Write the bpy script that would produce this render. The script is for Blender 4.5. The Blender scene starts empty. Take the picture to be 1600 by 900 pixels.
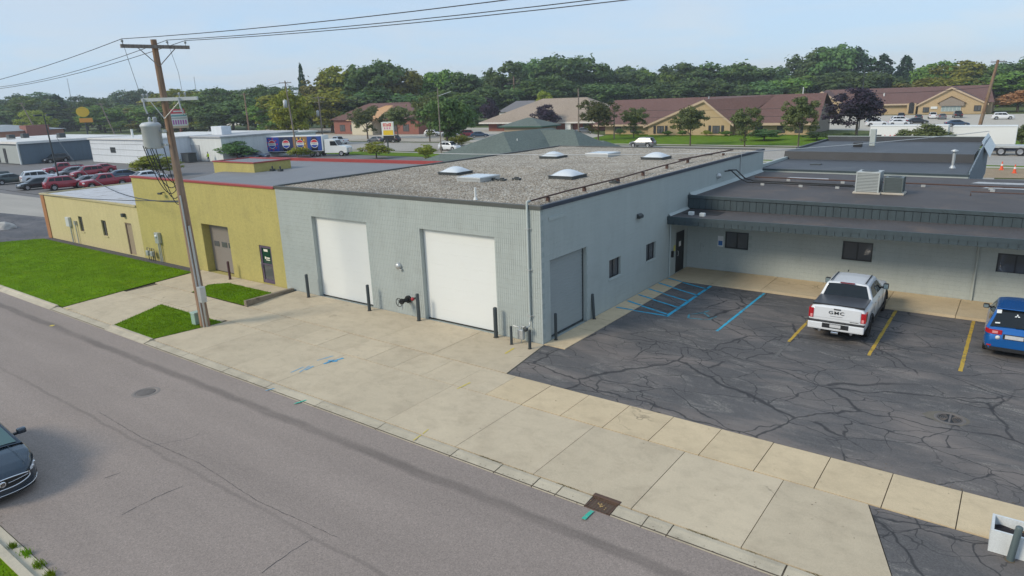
import bpy, bmesh, math, random
import numpy as np
from mathutils import Vector, Matrix, noise as mnoise
R = math.radians
random.seed(7); RNG = np.random.default_rng(11)
S = bpy.context.scene
C = S.collection
# ---------------------------------------------------------------- camera, sky, sun, exposure
cam = bpy.data.objects.new('camera', bpy.data.cameras.new('camera')); C.objects.link(cam)
cam.data.lens = 24.0; cam.data.sensor_width = 36.0; cam.data.clip_start = 0.1; cam.data.clip_end = 6000
_yaw, _pit, _rol = -0.64507, 0.272745, -0.035741
_f = Vector((math.sin(_yaw)*math.cos(_pit), math.cos(_yaw)*math.cos(_pit), -math.sin(_pit)))
_r = Vector((math.cos(_yaw), -math.sin(_yaw), 0)); _u = _r.cross(_f)
_r2 = _r*math.cos(_rol)+_u*math.sin(_rol); _u2 = -_r*math.sin(_rol)+_u*math.cos(_rol)
cam.matrix_world = Matrix(((_r2.x, _u2.x, -_f.x, 14.1916), (_r2.y, _u2.y, -_f.y, -20.7694), (_r2.z, _u2.z, -_f.z, 9.4097), (0, 0, 0, 1)))
S.camera = cam
S.cycles.max_bounces = 5; S.cycles.diffuse_bounces = 3; S.cycles.glossy_bounces = 3; S.cycles.transmission_bounces = 3; S.cycles.volume_bounces = 0
S.view_settings.view_transform = 'Standard'; S.view_settings.look = 'None'
S.view_settings.exposure = 0.98; S.view_settings.gamma = 1.0; S.view_settings.use_curve_mapping = False
SUN_EL, SUN_AZ = R(33), R(31)          # the sun stands behind the camera: its light travels +Y and a little +X
W = bpy.data.worlds.new('World'); S.world = W; W.use_nodes = True
wn, wl = W.node_tree.nodes, W.node_tree.links
wn.clear()
sky = wn.new('ShaderNodeTexSky'); sky.sky_type = 'NISHITA'; sky.sun_disc = False
sky.sun_elevation = SUN_EL; sky.sun_rotation = math.pi + SUN_AZ; sky.altitude = 200; sky.air_density = 1.0; sky.dust_density = 0.35; sky.ozone_density = 1.2
geo = wn.new('ShaderNodeTexCoord')
sep = wn.new('ShaderNodeSeparateXYZ'); wl.new(geo.outputs['Generated'], sep.inputs[0])
# flat cloud sheet: direction divided by height above the horizon
addz = wn.new('ShaderNodeMath'); addz.operation = 'ADD'; addz.inputs[1].default_value = 0.10; wl.new(sep.outputs['Z'], addz.inputs[0])
dv = wn.new('ShaderNodeVectorMath'); dv.operation = 'DIVIDE'; wl.new(geo.outputs['Generated'], dv.inputs[0])
cz = wn.new('ShaderNodeCombineXYZ')
for i in range(3): wl.new(addz.outputs[0], cz.inputs[i])
wl.new(cz.outputs[0], dv.inputs[1])
cn = wn.new('ShaderNodeTexNoise'); cn.inputs['Scale'].default_value = 0.8; cn.inputs['Detail'].default_value = 6; cn.inputs['Roughness'].default_value = 0.55
cn.inputs['Distortion'].default_value = 0.6
wl.new(dv.outputs[0], cn.inputs['Vector'])
cr = wn.new('ShaderNodeValToRGB'); cr.color_ramp.elements[0].position = 0.38; cr.color_ramp.elements[1].position = 0.64
cr.color_ramp.elements[0].color = (2.2, 3.05, 4.1, 1); cr.color_ramp.elements[1].color = (2.62, 3.1, 3.75, 1)      # thin veil, greyer where the cloud is thicker
wl.new(cn.outputs['Fac'], cr.inputs[0])
mx = wn.new('ShaderNodeMix'); mx.data_type = 'RGBA'; mx.inputs['Factor'].default_value = 0.86
wl.new(sky.outputs[0], mx.inputs['A']); wl.new(cr.outputs[0], mx.inputs['B'])
bg = wn.new('ShaderNodeBackground'); bg.inputs['Strength'].default_value = 0.11
wl.new(mx.outputs['Result'], bg.inputs[0])
wo = wn.new('ShaderNodeOutputWorld'); wl.new(bg.outputs[0], wo.inputs[0])
sun = bpy.data.objects.new('sun', bpy.data.lights.new('sun', 'SUN')); C.objects.link(sun)
sun.data.energy = 1.35; sun.data.angle = R(17); sun.data.color = (1.0, 0.88, 0.70)
_d = Vector((math.sin(SUN_AZ)*math.cos(SUN_EL), math.cos(SUN_AZ)*math.cos(SUN_EL), -math.sin(SUN_EL)))
sun.rotation_euler = _d.to_track_quat('-Z', 'Y').to_euler(); sun.location = (0, -60, 60)

# ---------------------------------------------------------------- materials
def _nt(name):
    m = bpy.data.materials.new(name); m.use_nodes = True
    n = m.node_tree.nodes; l = m.node_tree.links
    return m, n, l, n['Principled BSDF']
def _pos(n): return n.new('ShaderNodeNewGeometry').outputs['Position']
def _noise(n, l, vec, scale, detail=4, rough=0.55, dist=0.0):
    t = n.new('ShaderNodeTexNoise'); t.inputs['Scale'].default_value = scale; t.inputs['Detail'].default_value = detail
    t.inputs['Roughness'].default_value = rough; t.inputs['Distortion'].default_value = dist
    l.new(vec, t.inputs['Vector']); return t.outputs['Fac']
def _ramp(n, l, fac, *stops):
    r = n.new('ShaderNodeValToRGB'); e = r.color_ramp.elements
    while len(e) < len(stops): e.new(0.5)
    for q, (p, c) in zip(e, stops):
        q.position = p; q.color = (*c, 1) if isinstance(c, tuple) else (c, c, c, 1)
    l.new(fac, r.inputs[0]); return r.outputs[0]
def _mix(n, l, fac, a, b, mode='MIX'):
    m = n.new('ShaderNodeMix'); m.data_type = 'RGBA'; m.blend_type = mode
    for s, v in (('Factor', fac), ('A', a), ('B', b)):
        if isinstance(v, (int, float)): m.inputs[s].default_value = v if s == 'Factor' else (v, v, v, 1)
        elif isinstance(v, tuple): m.inputs[s].default_value = (*v, 1)
        else: l.new(v, m.inputs[s])
    return m.outputs['Result']
def _math(n, l, op, a, b=None):
    m = n.new('ShaderNodeMath'); m.operation = op
    for i, v in enumerate((a, b)):
        if v is None: continue
        if isinstance(v, (int, float)): m.inputs[i].default_value = v
        else: l.new(v, m.inputs[i])
    return m.outputs[0]
def _map(n, l, vec, scale=(1, 1, 1), rot=(0, 0, 0), loc=(0, 0, 0)):
    m = n.new('ShaderNodeMapping'); l.new(vec, m.inputs[0])
    m.inputs['Scale'].default_value = scale; m.inputs['Rotation'].default_value = rot; m.inputs['Location'].default_value = loc
    return m.outputs[0]
def _bump(n, l, b, h, strength=0.3, dist=0.01):
    k = n.new('ShaderNodeBump'); k.inputs['Strength'].default_value = strength; k.inputs['Distance'].default_value = dist
    l.new(h, k.inputs['Height']); l.new(k.outputs[0], b.inputs['Normal'])
def _rnd(n): return n.new('ShaderNodeObjectInfo').outputs['Random']
def _hsv(n, l, col, val=None, hue=None, sat=None):
    h = n.new('ShaderNodeHueSaturation'); l.new(col, h.inputs['Color'])
    for s, v in (('Value', val), ('Hue', hue), ('Saturation', sat)):
        if v is None: continue
        if isinstance(v, (int, float)): h.inputs[s].default_value = v
        else: l.new(v, h.inputs[s])
    return h.outputs[0]
def _range(n, l, f, lo, hi):
    m = n.new('ShaderNodeMapRange'); l.new(f, m.inputs[0]); m.inputs['To Min'].default_value = lo; m.inputs['To Max'].default_value = hi
    return m.outputs[0]
MATS = {}
def pm(name, c, rough=0.6, metal=0.0, var=0.12, scale=2.0, fine=0.06, fscale=60, bump=0.0, bscale=40, bdist=0.005, streak=0.0, rand=0.0, coat=0.0, spec=None, dirt=None):
    """painted / plain surface: base colour with broad mottling, fine grain, optional rain streaks and relief"""
    if name in MATS: return MATS[name]
    m, n, l, b = _nt(name); P = _pos(n)
    col = _mix(n, l, _noise(n, l, P, scale, 5), tuple(x*(1-var) for x in c), tuple(min(1, x*(1+var)) for x in c))
    if fine: col = _mix(n, l, 1.0, col, _ramp(n, l, _noise(n, l, P, fscale, 3), (0.3, 1-fine*1.6), (0.7, 1+fine*1.6)), 'MULTIPLY')
    if streak: col = _mix(n, l, 1.0, col, _ramp(n, l, _noise(n, l, _map(n, l, P, (2.2, 2.2, 0.12)), 1.5, 5), (0.35, 1-streak), (0.62, 1.0)), 'MULTIPLY')
    if dirt: col = _mix(n, l, _ramp(n, l, _noise(n, l, P, dirt[1], 7, 0.65, 0.5), (0.52, 0.0), (0.72, dirt[2])), col, dirt[0])
    if rand: col = _hsv(n, l, col, val=_range(n, l, _rnd(n), 1-rand, 1+rand))
    l.new(col, b.inputs['Base Color']); b.inputs['Roughness'].default_value = rough; b.inputs['Metallic'].default_value = metal
    if coat: b.inputs['Coat Weight'].default_value = coat; b.inputs['Coat Roughness'].default_value = 0.06
    if spec is not None: b.inputs['Specular IOR Level'].default_value = spec
    if bump: _bump(n, l, b, _noise(n, l, P, bscale, 4), bump, bdist)
    MATS[name] = m; return m
def emit(name, c, s):
    m, n, l, b = _nt(name); b.inputs['Base Color'].default_value = (*c, 1); b.inputs['Emission Color'].default_value = (*c, 1); b.inputs['Emission Strength'].default_value = s
    return m
def concrete(name, c, stain=(0.30, 0.24, 0.16), amt=0.5, crack=True):
    m, n, l, b = _nt(name); P = _pos(n)
    col = _mix(n, l, _noise(n, l, P, 0.55, 6, 0.6, 0.4), tuple(x*0.86 for x in c), tuple(x*1.10 for x in c))
    col = _mix(n, l, _ramp(n, l, _noise(n, l, P, 0.8, 9, 0.66, 0.4), (0.50, 0.0), (0.75, amt)), col, stain)
    col = _mix(n, l, 1.0, col, _ramp(n, l, _noise(n, l, P, 45, 4, 0.7), (0.28, 0.86), (0.5, 1.0), (0.75, 1.09)), 'MULTIPLY')
    sw = _noise(n, l, _map(n, l, P, (0.9, 1.2, 1), (0, 0, R(12))), 2.1, 6, 0.65, 0.4)
    col = _mix(n, l, 1.0, col, _ramp(n, l, sw, (0.32, 0.90), (0.5, 1.0), (0.7, 1.04)), 'MULTIPLY')
    spots = _ramp(n, l, _noise(n, l, P, 3.2, 3, 0.5), (0.70, 1.0), (0.78, 0.80)); col = _mix(n, l, 1.0, col, spots, 'MULTIPLY')
    col = _mix(n, l, 1.0, col, _ramp(n, l, _noise(n, l, P, 150, 2, 0.6), (0.25, 0.80), (0.45, 1.0), (0.8, 1.06)), 'MULTIPLY')
    if crack:
        v = n.new('ShaderNodeTexVoronoi'); v.feature = 'DISTANCE_TO_EDGE'; v.inputs['Scale'].default_value = 0.28
        w = n.new('ShaderNodeVectorMath'); w.operation = 'ADD'; l.new(P, w.inputs[0])
        t = n.new('ShaderNodeTexNoise'); t.inputs['Scale'].default_value = 1.2; t.inputs['Detail'].default_value = 5; l.new(P, t.inputs['Vector'])
        l.new(t.outputs['Color'], w.inputs[1]); l.new(w.outputs[0], v.inputs['Vector'])
        ln = _ramp(n, l, v.outputs['Distance'], (0.0, 0.45), (0.006, 1.0))
        msk = _ramp(n, l, _noise(n, l, P, 0.23, 2), (0.60, 0.0), (0.64, 1.0))
        col = _mix(n, l, msk, col, _mix(n, l, 1.0, col, ln, 'MULTIPLY'))
    col = _hsv(n, l, col, val=_range(n, l, _rnd(n), 0.93, 1.06))
    l.new(col, b.inputs['Base Color']); b.inputs['Roughness'].default_value = 0.88
    _bump(n, l, b, _noise(n, l, P, 70, 4), 0.25, 0.004)
    MATS[name] = m; return m
def asphalt(name, c, tint=0.12, crack=0.0, scuff=0.0, seam=None):
    """worn asphalt; crack = strength of the tarred cracks, scuff = pale scraped patches"""
    m, n, l, b = _nt(name); P = _pos(n)
    col = _mix(n, l, _noise(n, l, P, 0.16, 6, 0.6, 0.6), tuple(x*(1-tint) for x in c), tuple(x*(1+tint) for x in c))
    col = _mix(n, l, 1.0, col, _ramp(n, l, _noise(n, l, _map(n, l, P, (0.08, 0.75, 1)), 0.8, 5), (0.35, 0.92), (0.65, 1.07)), 'MULTIPLY')
    v0 = n.new('ShaderNodeTexVoronoi'); v0.inputs['Scale'].default_value = 38; l.new(P, v0.inputs['Vector'])
    col = _mix(n, l, 1.0, col, _ramp(n, l, _noise(n, l, v0.outputs['Color'], 3.0, 1), (0.3, 0.80), (0.7, 1.22)), 'MULTIPLY')
    if scuff:
        s1 = _noise(n, l, _map(n, l, P, (0.55, 1.5, 1), (0, 0, R(-8))), 1.1, 9, 0.72, 1.2)
        big = _noise(n, l, P, 0.22, 3)
        s = _math(n, l, 'MULTIPLY', _ramp(n, l, s1, (0.52, 0.0), (0.63, 1.0)), _ramp(n, l, big, (0.36, 0.15), (0.56, 1.0)))
        grn = _ramp(n, l, _noise(n, l, P, 22, 3, 0.8), (0.42, 0.0), (0.58, 1.0))
        col = _mix(n, l, _math(n, l, 'MULTIPLY', _math(n, l, 'MULTIPLY', s, grn), scuff), col, (0.25, 0.235, 0.21))
        brn = _ramp(n, l, _noise(n, l, _map(n, l, P, (0.2, 0.45, 1), loc=(3, 7, 0)), 1.0, 6, 0.6, 0.7), (0.46, 0.0), (0.66, 0.7))
        col = _mix(n, l, brn, col, tuple(x*f for x, f in zip(c, (2.2, 1.95, 1.75))))
    if crack:
        t = n.new('ShaderNodeTexNoise'); t.inputs['Scale'].default_value = 0.8; t.inputs['Detail'].default_value = 4; t.inputs['Roughness'].default_value = 0.5; l.new(P, t.inputs['Vector'])
        w = n.new('ShaderNodeVectorMath'); w.operation = 'MULTIPLY_ADD'; l.new(t.outputs['Color'], w.inputs[0]); w.inputs[1].default_value = (1.0, 1.0, 0); l.new(P, w.inputs[2])
        for sc, wd, ms, off in ((0.20, 0.0075, 0.36, 0), (0.42, 0.0085, 0.42, 9), (0.80, 0.010, 0.47, 21), (1.5, 0.012, 0.54, 40)):
            v = n.new('ShaderNodeTexVoronoi'); v.feature = 'DISTANCE_TO_EDGE'; v.inputs['Scale'].default_value = sc
            l.new(_map(n, l, w.outputs[0], (0.8, 1.25, 1), loc=(off, off*.7, 0)), v.inputs['Vector'])
            ln = _ramp(n, l, v.outputs['Distance'], (wd*.55, 1.0), (wd*1.15, 0.0))
            msk = _ramp(n, l, _noise(n, l, _map(n, l, P, loc=(off*3, off, 0)), 0.16, 3), (ms, 0.0), (ms+.06, 1.0))
            col = _mix(n, l, _math(n, l, 'MULTIPLY', _math(n, l, 'MULTIPLY', ln, msk), crack), col, (0.026, 0.026, 0.028))
    if seam is not None:                       # tar-filled paving seam along the street
        sp = n.new('ShaderNodeSeparateXYZ'); l.new(P, sp.inputs[0])
        wob = _math(n, l, 'MULTIPLY', _noise(n, l, _map(n, l, P, (0.6, 0, 0)), 1.0, 4), 0.34)
        for y0, hw, k in seam:
            d = _math(n, l, 'ABSOLUTE', _math(n, l, 'SUBTRACT', _math(n, l, 'ADD', sp.outputs['Y'], wob), y0+.17))
            f = _ramp(n, l, d, (hw*.55, k), (hw*1.5, 0.0))
            f = _math(n, l, 'MULTIPLY', f, _ramp(n, l, _noise(n, l, _map(n, l, P, (0.35, 2, 1)), 1.0, 5), (0.3, 0.45), (0.6, 1.0)))
            col = _mix(n, l, f, col, tuple(x*0.30 for x in c))
    l.new(col, b.inputs['Base Color']); b.inputs['Roughness'].default_value = 0.85
    _bump(n, l, b, _noise(n, l, P, 95, 3, 0.7), 0.35, 0.006)
    MATS[name] = m; return m
def leafmat(name, c, c2=None, trans=0.25):
    m, n, l, b = _nt(name); P = _pos(n); c2 = c2 or tuple(x*1.7 for x in c)
    col = _mix(n, l, _ramp(n, l, _noise(n, l, P, 0.35, 4), (0.35, 0.0), (0.65, 1.0)), c, c2)
    col = _mix(n, l, 1.0, col, _ramp(n, l, _noise(n, l, P, 2.5, 3), (0.3, 0.72), (0.7, 1.28)), 'MULTIPLY')
    col = _hsv(n, l, col, val=_range(n, l, _rnd(n), 0.72, 1.36), hue=_range(n, l, _rnd(n), 0.478, 0.515))
    l.new(col, b.inputs['Base Color']); b.inputs['Roughness'].default_value = 0.6; b.inputs['Specular IOR Level'].default_value = 0.25
    tr = n.new('ShaderNodeBsdfTranslucent'); l.new(_hsv(n, l, col, val=1.25), tr.inputs[0])
    ms = n.new('ShaderNodeMixShader'); ms.inputs[0].default_value = trans
    l.new(b.outputs[0], ms.inputs[1]); l.new(tr.outputs[0], ms.inputs[2]); l.new(ms.outputs[0], n['Material Output'].inputs[0])
    MATS[name] = m; return m
def glass(name, c=(0.02, 0.025, 0.03), rough=0.05):
    if name in MATS: return MATS[name]
    m, n, l, b = _nt(name); b.inputs['Base Color'].default_value = (*c, 1); b.inputs['Roughness'].default_value = rough; b.inputs['Specular IOR Level'].default_value = 0.4
    MATS[name] = m; return m
def grassmat(name, c):
    m, n, l, b = _nt(name); P = _pos(n)
    col = _mix(n, l, _ramp(n, l, _noise(n, l, P, 0.8, 6), (0.3, 0.0), (0.7, 1.0)), tuple(x*.75 for x in c), tuple(x*1.25 for x in c))
    col = _mix(n, l, _ramp(n, l, _noise(n, l, _map(n, l, P, (0.4, 1.6, 1), (0, 0, R(20))), 1.4, 5), (0.55, 0.0), (0.8, 0.45)), col, (c[0]*1.9, c[1]*1.35, c[2]*1.3))
    col = _mix(n, l, 1.0, col, _ramp(n, l, _noise(n, l, P, 30, 3, 0.7), (0.3, 0.7), (0.7, 1.3)), 'MULTIPLY')
    l.new(col, b.inputs['Base Color']); b.inputs['Roughness'].default_value = 0.85; b.inputs['Specular IOR Level'].default_value = 0.04
    _bump(n, l, b, _noise(n, l, P, 25, 4), 0.6, 0.04)
    MATS[name] = m; return m
def gravelmat(name):
    m, n, l, b = _nt(name); P = _pos(n)
    v = n.new('ShaderNodeTexVoronoi'); v.inputs['Scale'].default_value = 15.0; l.new(P, v.inputs['Vector'])
    rc = n.new('ShaderNodeSeparateColor'); l.new(v.outputs['Color'], rc.inputs[0])
    col = _ramp(n, l, rc.outputs[0], (0.0, (0.22, 0.175, 0.125)), (0.3, (0.37, 0.31, 0.235)), (0.6, (0.48, 0.415, 0.325)), (0.85, (0.58, 0.53, 0.44)), (1.0, (0.76, 0.73, 0.66)))
    col = _mix(n, l, 1.0, col, _ramp(n, l, v.outputs['Distance'], (0.25, 1.0), (0.75, 0.55)), 'MULTIPLY')
    col = _mix(n, l, 1.0, col, _ramp(n, l, _noise(n, l, P, 0.35, 6, 0.6, 0.5), (0.35, 0.92), (0.65, 1.24)), 'MULTIPLY')
    col = _mix(n, l, _ramp(n, l, _noise(n, l, P, 0.18, 5, 0.6, 1.0), (0.58, 0.0), (0.72, 0.45)), col, (0.16, 0.13, 0.10))
    l.new(col, b.inputs['Base Color']); b.inputs['Roughness'].default_value = 0.9
    k = n.new('ShaderNodeMath'); k.operation = 'SUBTRACT'; k.inputs[0].default_value = 1; l.new(v.outputs['Distance'], k.inputs[1])
    _bump(n, l, b, k.outputs[0], 1.0, 0.04)
    MATS[name] = m; return m
def shingles(name, c, sc=1.0):
    m, n, l, b = _nt(name); P = _pos(n)
    col = _mix(n, l, _noise(n, l, P, 0.25*sc, 6, 0.6, 0.5), tuple(x*.78 for x in c), tuple(x*1.18 for x in c))
    w = n.new('ShaderNodeTexWave'); w.bands_direction = 'Z'; w.inputs['Scale'].default_value = 3.2*sc; w.inputs['Distortion'].default_value = 0.6; l.new(P, w.inputs['Vector'])
    col = _mix(n, l, 1.0, col, _ramp(n, l, w.outputs['Fac'], (0.0, 0.86), (0.4, 1.04)), 'MULTIPLY')
    col = _mix(n, l, 1.0, col, _ramp(n, l, _noise(n, l, P, 5*sc, 3), (0.3, 0.82), (0.7, 1.15)), 'MULTIPLY')
    l.new(col, b.inputs['Base Color']); b.inputs['Roughness'].default_value = 0.9
    MATS[name] = m; return m

# ---------------------------------------------------------------- mesh helpers
class MB:
    """collects shapes, then links them as ONE mesh object"""
    def __init__(s): s.v = []; s.f = []; s.m = []; s.mi = 0; s.smooth = set()
    def add(s, vs, fs, smooth=False):
        o = len(s.v); s.v += [tuple(p) for p in vs]
        for f in fs:
            if smooth: s.smooth.add(len(s.f))
            s.f.append(tuple(i+o for i in f)); s.m.append(s.mi)
        return s
    def box(s, x0, x1, y0, y1, z0, z1):
        return s.add([(x0,y0,z0),(x1,y0,z0),(x1,y1,z0),(x0,y1,z0),(x0,y0,z1),(x1,y0,z1),(x1,y1,z1),(x0,y1,z1)],
                     [(0,3,2,1),(4,5,6,7),(0,1,5,4),(1,2,6,5),(2,3,7,6),(3,0,4,7)])
    def quad(s, a, b, c, d): return s.add([a, b, c, d], [(0, 1, 2, 3)])
    def poly(s, pts): return s.add(pts, [tuple(range(len(pts)))])
    def prism(s, pts, z0, z1):           # 2-D outline (x, y), counter-clockwise
        n = len(pts)
        return s.add([(x, y, z0) for x, y in pts]+[(x, y, z1) for x, y in pts],
                     [tuple(reversed(range(n))), tuple(range(n, 2*n))]+[(i, (i+1) % n, n+(i+1) % n, n+i) for i in range(n)])
    def prismY(s, pts, y0, y1):          # outline (x, z) swept along Y
        n = len(pts)
        return s.add([(x, y0, z) for x, z in pts]+[(x, y1, z) for x, z in pts],
                     [tuple(range(n)), tuple(reversed(range(n, 2*n)))]+[(i, n+i, n+(i+1) % n, (i+1) % n) for i in range(n)])
    def prismX(s, pts, x0, x1):          # outline (y, z) swept along X
        n = len(pts)
        return s.add([(x0, y, z) for y, z in pts]+[(x1, y, z) for y, z in pts],
                     [tuple(reversed(range(n))), tuple(range(n, 2*n))]+[(i, (i+1) % n, n+(i+1) % n, n+i) for i in range(n)])
    def cyl(s, a, b, r0, r1=None, n=12, caps=True):
        a = Vector(a); b = Vector(b); r1 = r0 if r1 is None else r1
        d = (b-a).normalized(); t = Vector((1, 0, 0)) if abs(d.x) < 0.9 else Vector((0, 1, 0))
        u = d.cross(t).normalized(); w = d.cross(u)
        vs = [a+(u*math.cos(2*math.pi*i/n)+w*math.sin(2*math.pi*i/n))*r0 for i in range(n)]+[b+(u*math.cos(2*math.pi*i/n)+w*math.sin(2*math.pi*i/n))*r1 for i in range(n)]
        s.add(vs, [(i, (i+1) % n, n+(i+1) % n, n+i) for i in range(n)], True)
        if caps: s.add(vs, [tuple(reversed(range(n))), tuple(range(n, 2*n))])
        return s
    def tube(s, pts, r, n=6):
        pts = [Vector(p) for p in pts]; rings = []; u = None
        for i, p in enumerate(pts):
            d = (pts[min(i+1, len(pts)-1)]-pts[max(i-1, 0)]).normalized()
            if u is None: u = d.cross(Vector((0, 0, 1)) if abs(d.z) < 0.9 else Vector((1, 0, 0))).normalized()
            u = (u-d*u.dot(d)).normalized(); w = d.cross(u)
            rr = r[i] if isinstance(r, (list, tuple)) else r
            rings.append([p+(u*math.cos(2*math.pi*k/n)+w*math.sin(2*math.pi*k/n))*rr for k in range(n)])
        vs = [q for g in rings for q in g]
        fs = [(i*n+k, i*n+(k+1) % n, (i+1)*n+(k+1) % n, (i+1)*n+k) for i in range(len(pts)-1) for k in range(n)]
        s.add(vs, fs, True); s.add(vs, [tuple(reversed(range(n))), tuple(range(len(vs)-n, len(vs)))])
        return s
    def lathe(s, prof, c=(0, 0, 0), n=16, axis='Z'):
        vs = []
        for r, z in prof:
            for k in range(n):
                a = 2*math.pi*k/n; x, y = r*math.cos(a), r*math.sin(a)
                q = {'Z': (x, y, z), 'Y': (x, z, y), 'X': (z, x, y)}[axis]
                vs.append((q[0]+c[0], q[1]+c[1], q[2]+c[2]))
        m = len(prof)
        fs = [(i*n+k, i*n+(k+1) % n, (i+1)*n+(k+1) % n, (i+1)*n+k) for i in range(m-1) for k in range(n)]
        if axis == 'Y': fs = [tuple(reversed(f)) for f in fs]
        return s.add(vs, fs, True)
    def xf(s, M):
        s.v = [tuple(M @ Vector(p)) for p in s.v]; return s
    def mesh(s, name, mats, rel=(0, 0, 0)):
        me = bpy.data.meshes.new(name)
        me.from_pydata([(a-rel[0], b-rel[1], c-rel[2]) for a, b, c in s.v], [], s.f)
        for m in (mats if isinstance(mats, (list, tuple)) else [mats]): me.materials.append(m)
        me.polygons.foreach_set('material_index', s.m)
        me.polygons.foreach_set('use_smooth', [i in s.smooth for i in range(len(s.f))])
        me.update(); return me
    def build(s, name, mats, parent=None, bevel=0, world=True, seg=2):
        rel = ABS.get(parent.name, (0, 0, 0)) if (parent and world) else (0, 0, 0)
        me = s.mesh(name, mats, rel)
        if bevel: bev(me, bevel, seg)
        return link(name, me, parent)
ABS = {}     # world origin of things authored in world coordinates
def bev(me, w, seg=2):
    b = bmesh.new(); b.from_mesh(me); bmesh.ops.remove_doubles(b, verts=b.verts, dist=1e-5)
    bmesh.ops.bevel(b, geom=[e for e in b.edges if len(e.link_faces) == 2 and e.calc_face_angle(0) > 0.3], offset=w, segments=seg, affect='EDGES', profile=0.6, clamp_overlap=True)
    b.to_mesh(me); b.free()
def link(name, me, parent=None, loc=None, rz=None, mat=None):
    o = bpy.data.objects.new(name, me); C.objects.link(o)
    if parent: o.parent = parent
    if loc: o.location = loc
    if rz is not None: o.rotation_euler = (0, 0, rz)
    if mat:
        for i in range(len(o.material_slots)):
            pass
    return o
def setmat(o, mat, i=0):
    o.material_slots[i].link = 'OBJECT'; o.material_slots[i].material = mat
def tag(o, label, cat, group=None):
    o['label'] = label; o['category'] = cat
    if group: o['group'] = group
    return o
def thing(name, label, cat, loc=(0, 0, 0), rz=0, group=None, world=True):
    o = bpy.data.objects.new(name, None); C.objects.link(o); o.location = loc; o.rotation_euler = (0, 0, rz); o.empty_display_size = 0.3
    if world: ABS[o.name] = loc
    return tag(o, label, cat, group)
def structure(o, kind='structure'): o['kind'] = kind; return o
def copy_tree(o, parent=None, swap=None):
    c = o.copy(); C.objects.link(c); c.parent = parent
    for ch in o.children: copy_tree(ch, c)
    return c
def clone(root, label, loc=None, rz=None):
    c = copy_tree(root); c['label'] = label
    if loc: c.location = loc
    if rz is not None: c.rotation_euler = (0, 0, rz)
    return c
_txt = {}
def text_mesh(body, size, mat, depth=0.004, shear=0.0, bold=0.0):
    k = (body, size, mat.name, shear)
    if k in _txt: return _txt[k]
    cu = bpy.data.curves.new('lettering', 'FONT'); cu.body = body; cu.size = size; cu.align_x = 'CENTER'; cu.align_y = 'CENTER'
    cu.extrude = depth; cu.space_character = 1.18; cu.shear = shear; cu.offset = bold; cu.resolution_u = 3
    t = bpy.data.objects.new('lettering', cu); C.objects.link(t)
    me = bpy.data.meshes.new_from_object(t.evaluated_get(bpy.context.evaluated_depsgraph_get()))
    bpy.data.objects.remove(t); me.materials.clear(); me.materials.append(mat); me.name = 'lettering'; _txt[k] = me
    return me
def lettering(body, size, mat, parent, loc, rot, depth=0.004, shear=0.0, bold=0.0, sx=1.0):
    o = link('lettering', text_mesh(body, size, mat, depth, shear, bold), parent, loc); o.rotation_euler = rot; o.scale.x = sx
    return o
def catenary(a, b, sag, n=14):
    a = Vector(a); b = Vector(b)
    return [a.lerp(b, i/n)-Vector((0, 0, sag*4*(i/n)*(1-i/n))) for i in range(n+1)]
# ---------------------------------------------------------------- the setting: ground, street, pavement, lots, lawns
m_conc = concrete('concrete_apron', (0.53, 0.445, 0.315), (0.36, 0.29, 0.20), 0.5)
m_walk = concrete('concrete_walk', (0.58, 0.465, 0.30), (0.42, 0.33, 0.21), 0.4)
m_curb = concrete('concrete_curb', (0.50, 0.44, 0.33), (0.25, 0.22, 0.17), 0.6)
m_pale = concrete('concrete_pale', (0.47, 0.43, 0.36), (0.36, 0.31, 0.24), 0.35, False)
m_road = asphalt('street_asphalt', (0.275, 0.228, 0.198), 0.10, crack=0.0, seam=((-9.55, 0.16, 0.55), (-12.9, 0.05, 0.3)))
m_lot = asphalt('lot_asphalt', (0.100, 0.096, 0.095), 0.22, crack=0.82, scuff=1.0)
m_lot2 = asphalt('driveway_asphalt', (0.085, 0.088, 0.098), 0.15, crack=0.5, scuff=0.25)
m_far_lot = asphalt('far_lot_asphalt', (0.155, 0.150, 0.148), 0.16)
m_far_road = asphalt('far_road_surface', (0.36, 0.335, 0.295), 0.08)
m_joint = pm('joint_dirt', (0.10, 0.08, 0.055), 0.95, var=0.3, scale=8)
m_grass = grassmat('lawn_grass', (0.115, 0.215, 0.006))
m_gfar = grassmat('verge_grass', (0.11, 0.19, 0.015))
m_ground = grassmat('open_ground', (0.105, 0.13, 0.05))
m_mulch = pm('dark_gravel_mulch', (0.09, 0.085, 0.09), 0.95, var=0.4, scale=9, fine=0.3, fscale=30, bump=1, bscale=22, bdist=0.04)
m_dirt = pm('bare_dirt', (0.30, 0.225, 0.14), 0.95, var=0.25, scale=0.6, fine=0.15, fscale=12)

def sheet(name, pts, z, mat, kind='structure'):
    b = MB(); b.poly([(x, y, z) for x, y in pts]); return structure(b.build(name, mat), kind)
def rect(x0, x1, y0, y1): return [(x0, y0), (x1, y0), (x1, y1), (x0, y1)]
sheet('ground', rect(-1500, 1500, -300, 1600), -0.06, m_ground)
sheet('street', rect(-260, 90, -16.82, -8.52), 0.0, m_road)
pave = structure(MB().add([(-24.8, -8.5, .018), (60, -8.5, .018), (60, 0.02, .018), (-24.8, .02, .018)], [(0, 1, 2, 3)]).build('pavement', m_joint))

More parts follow.
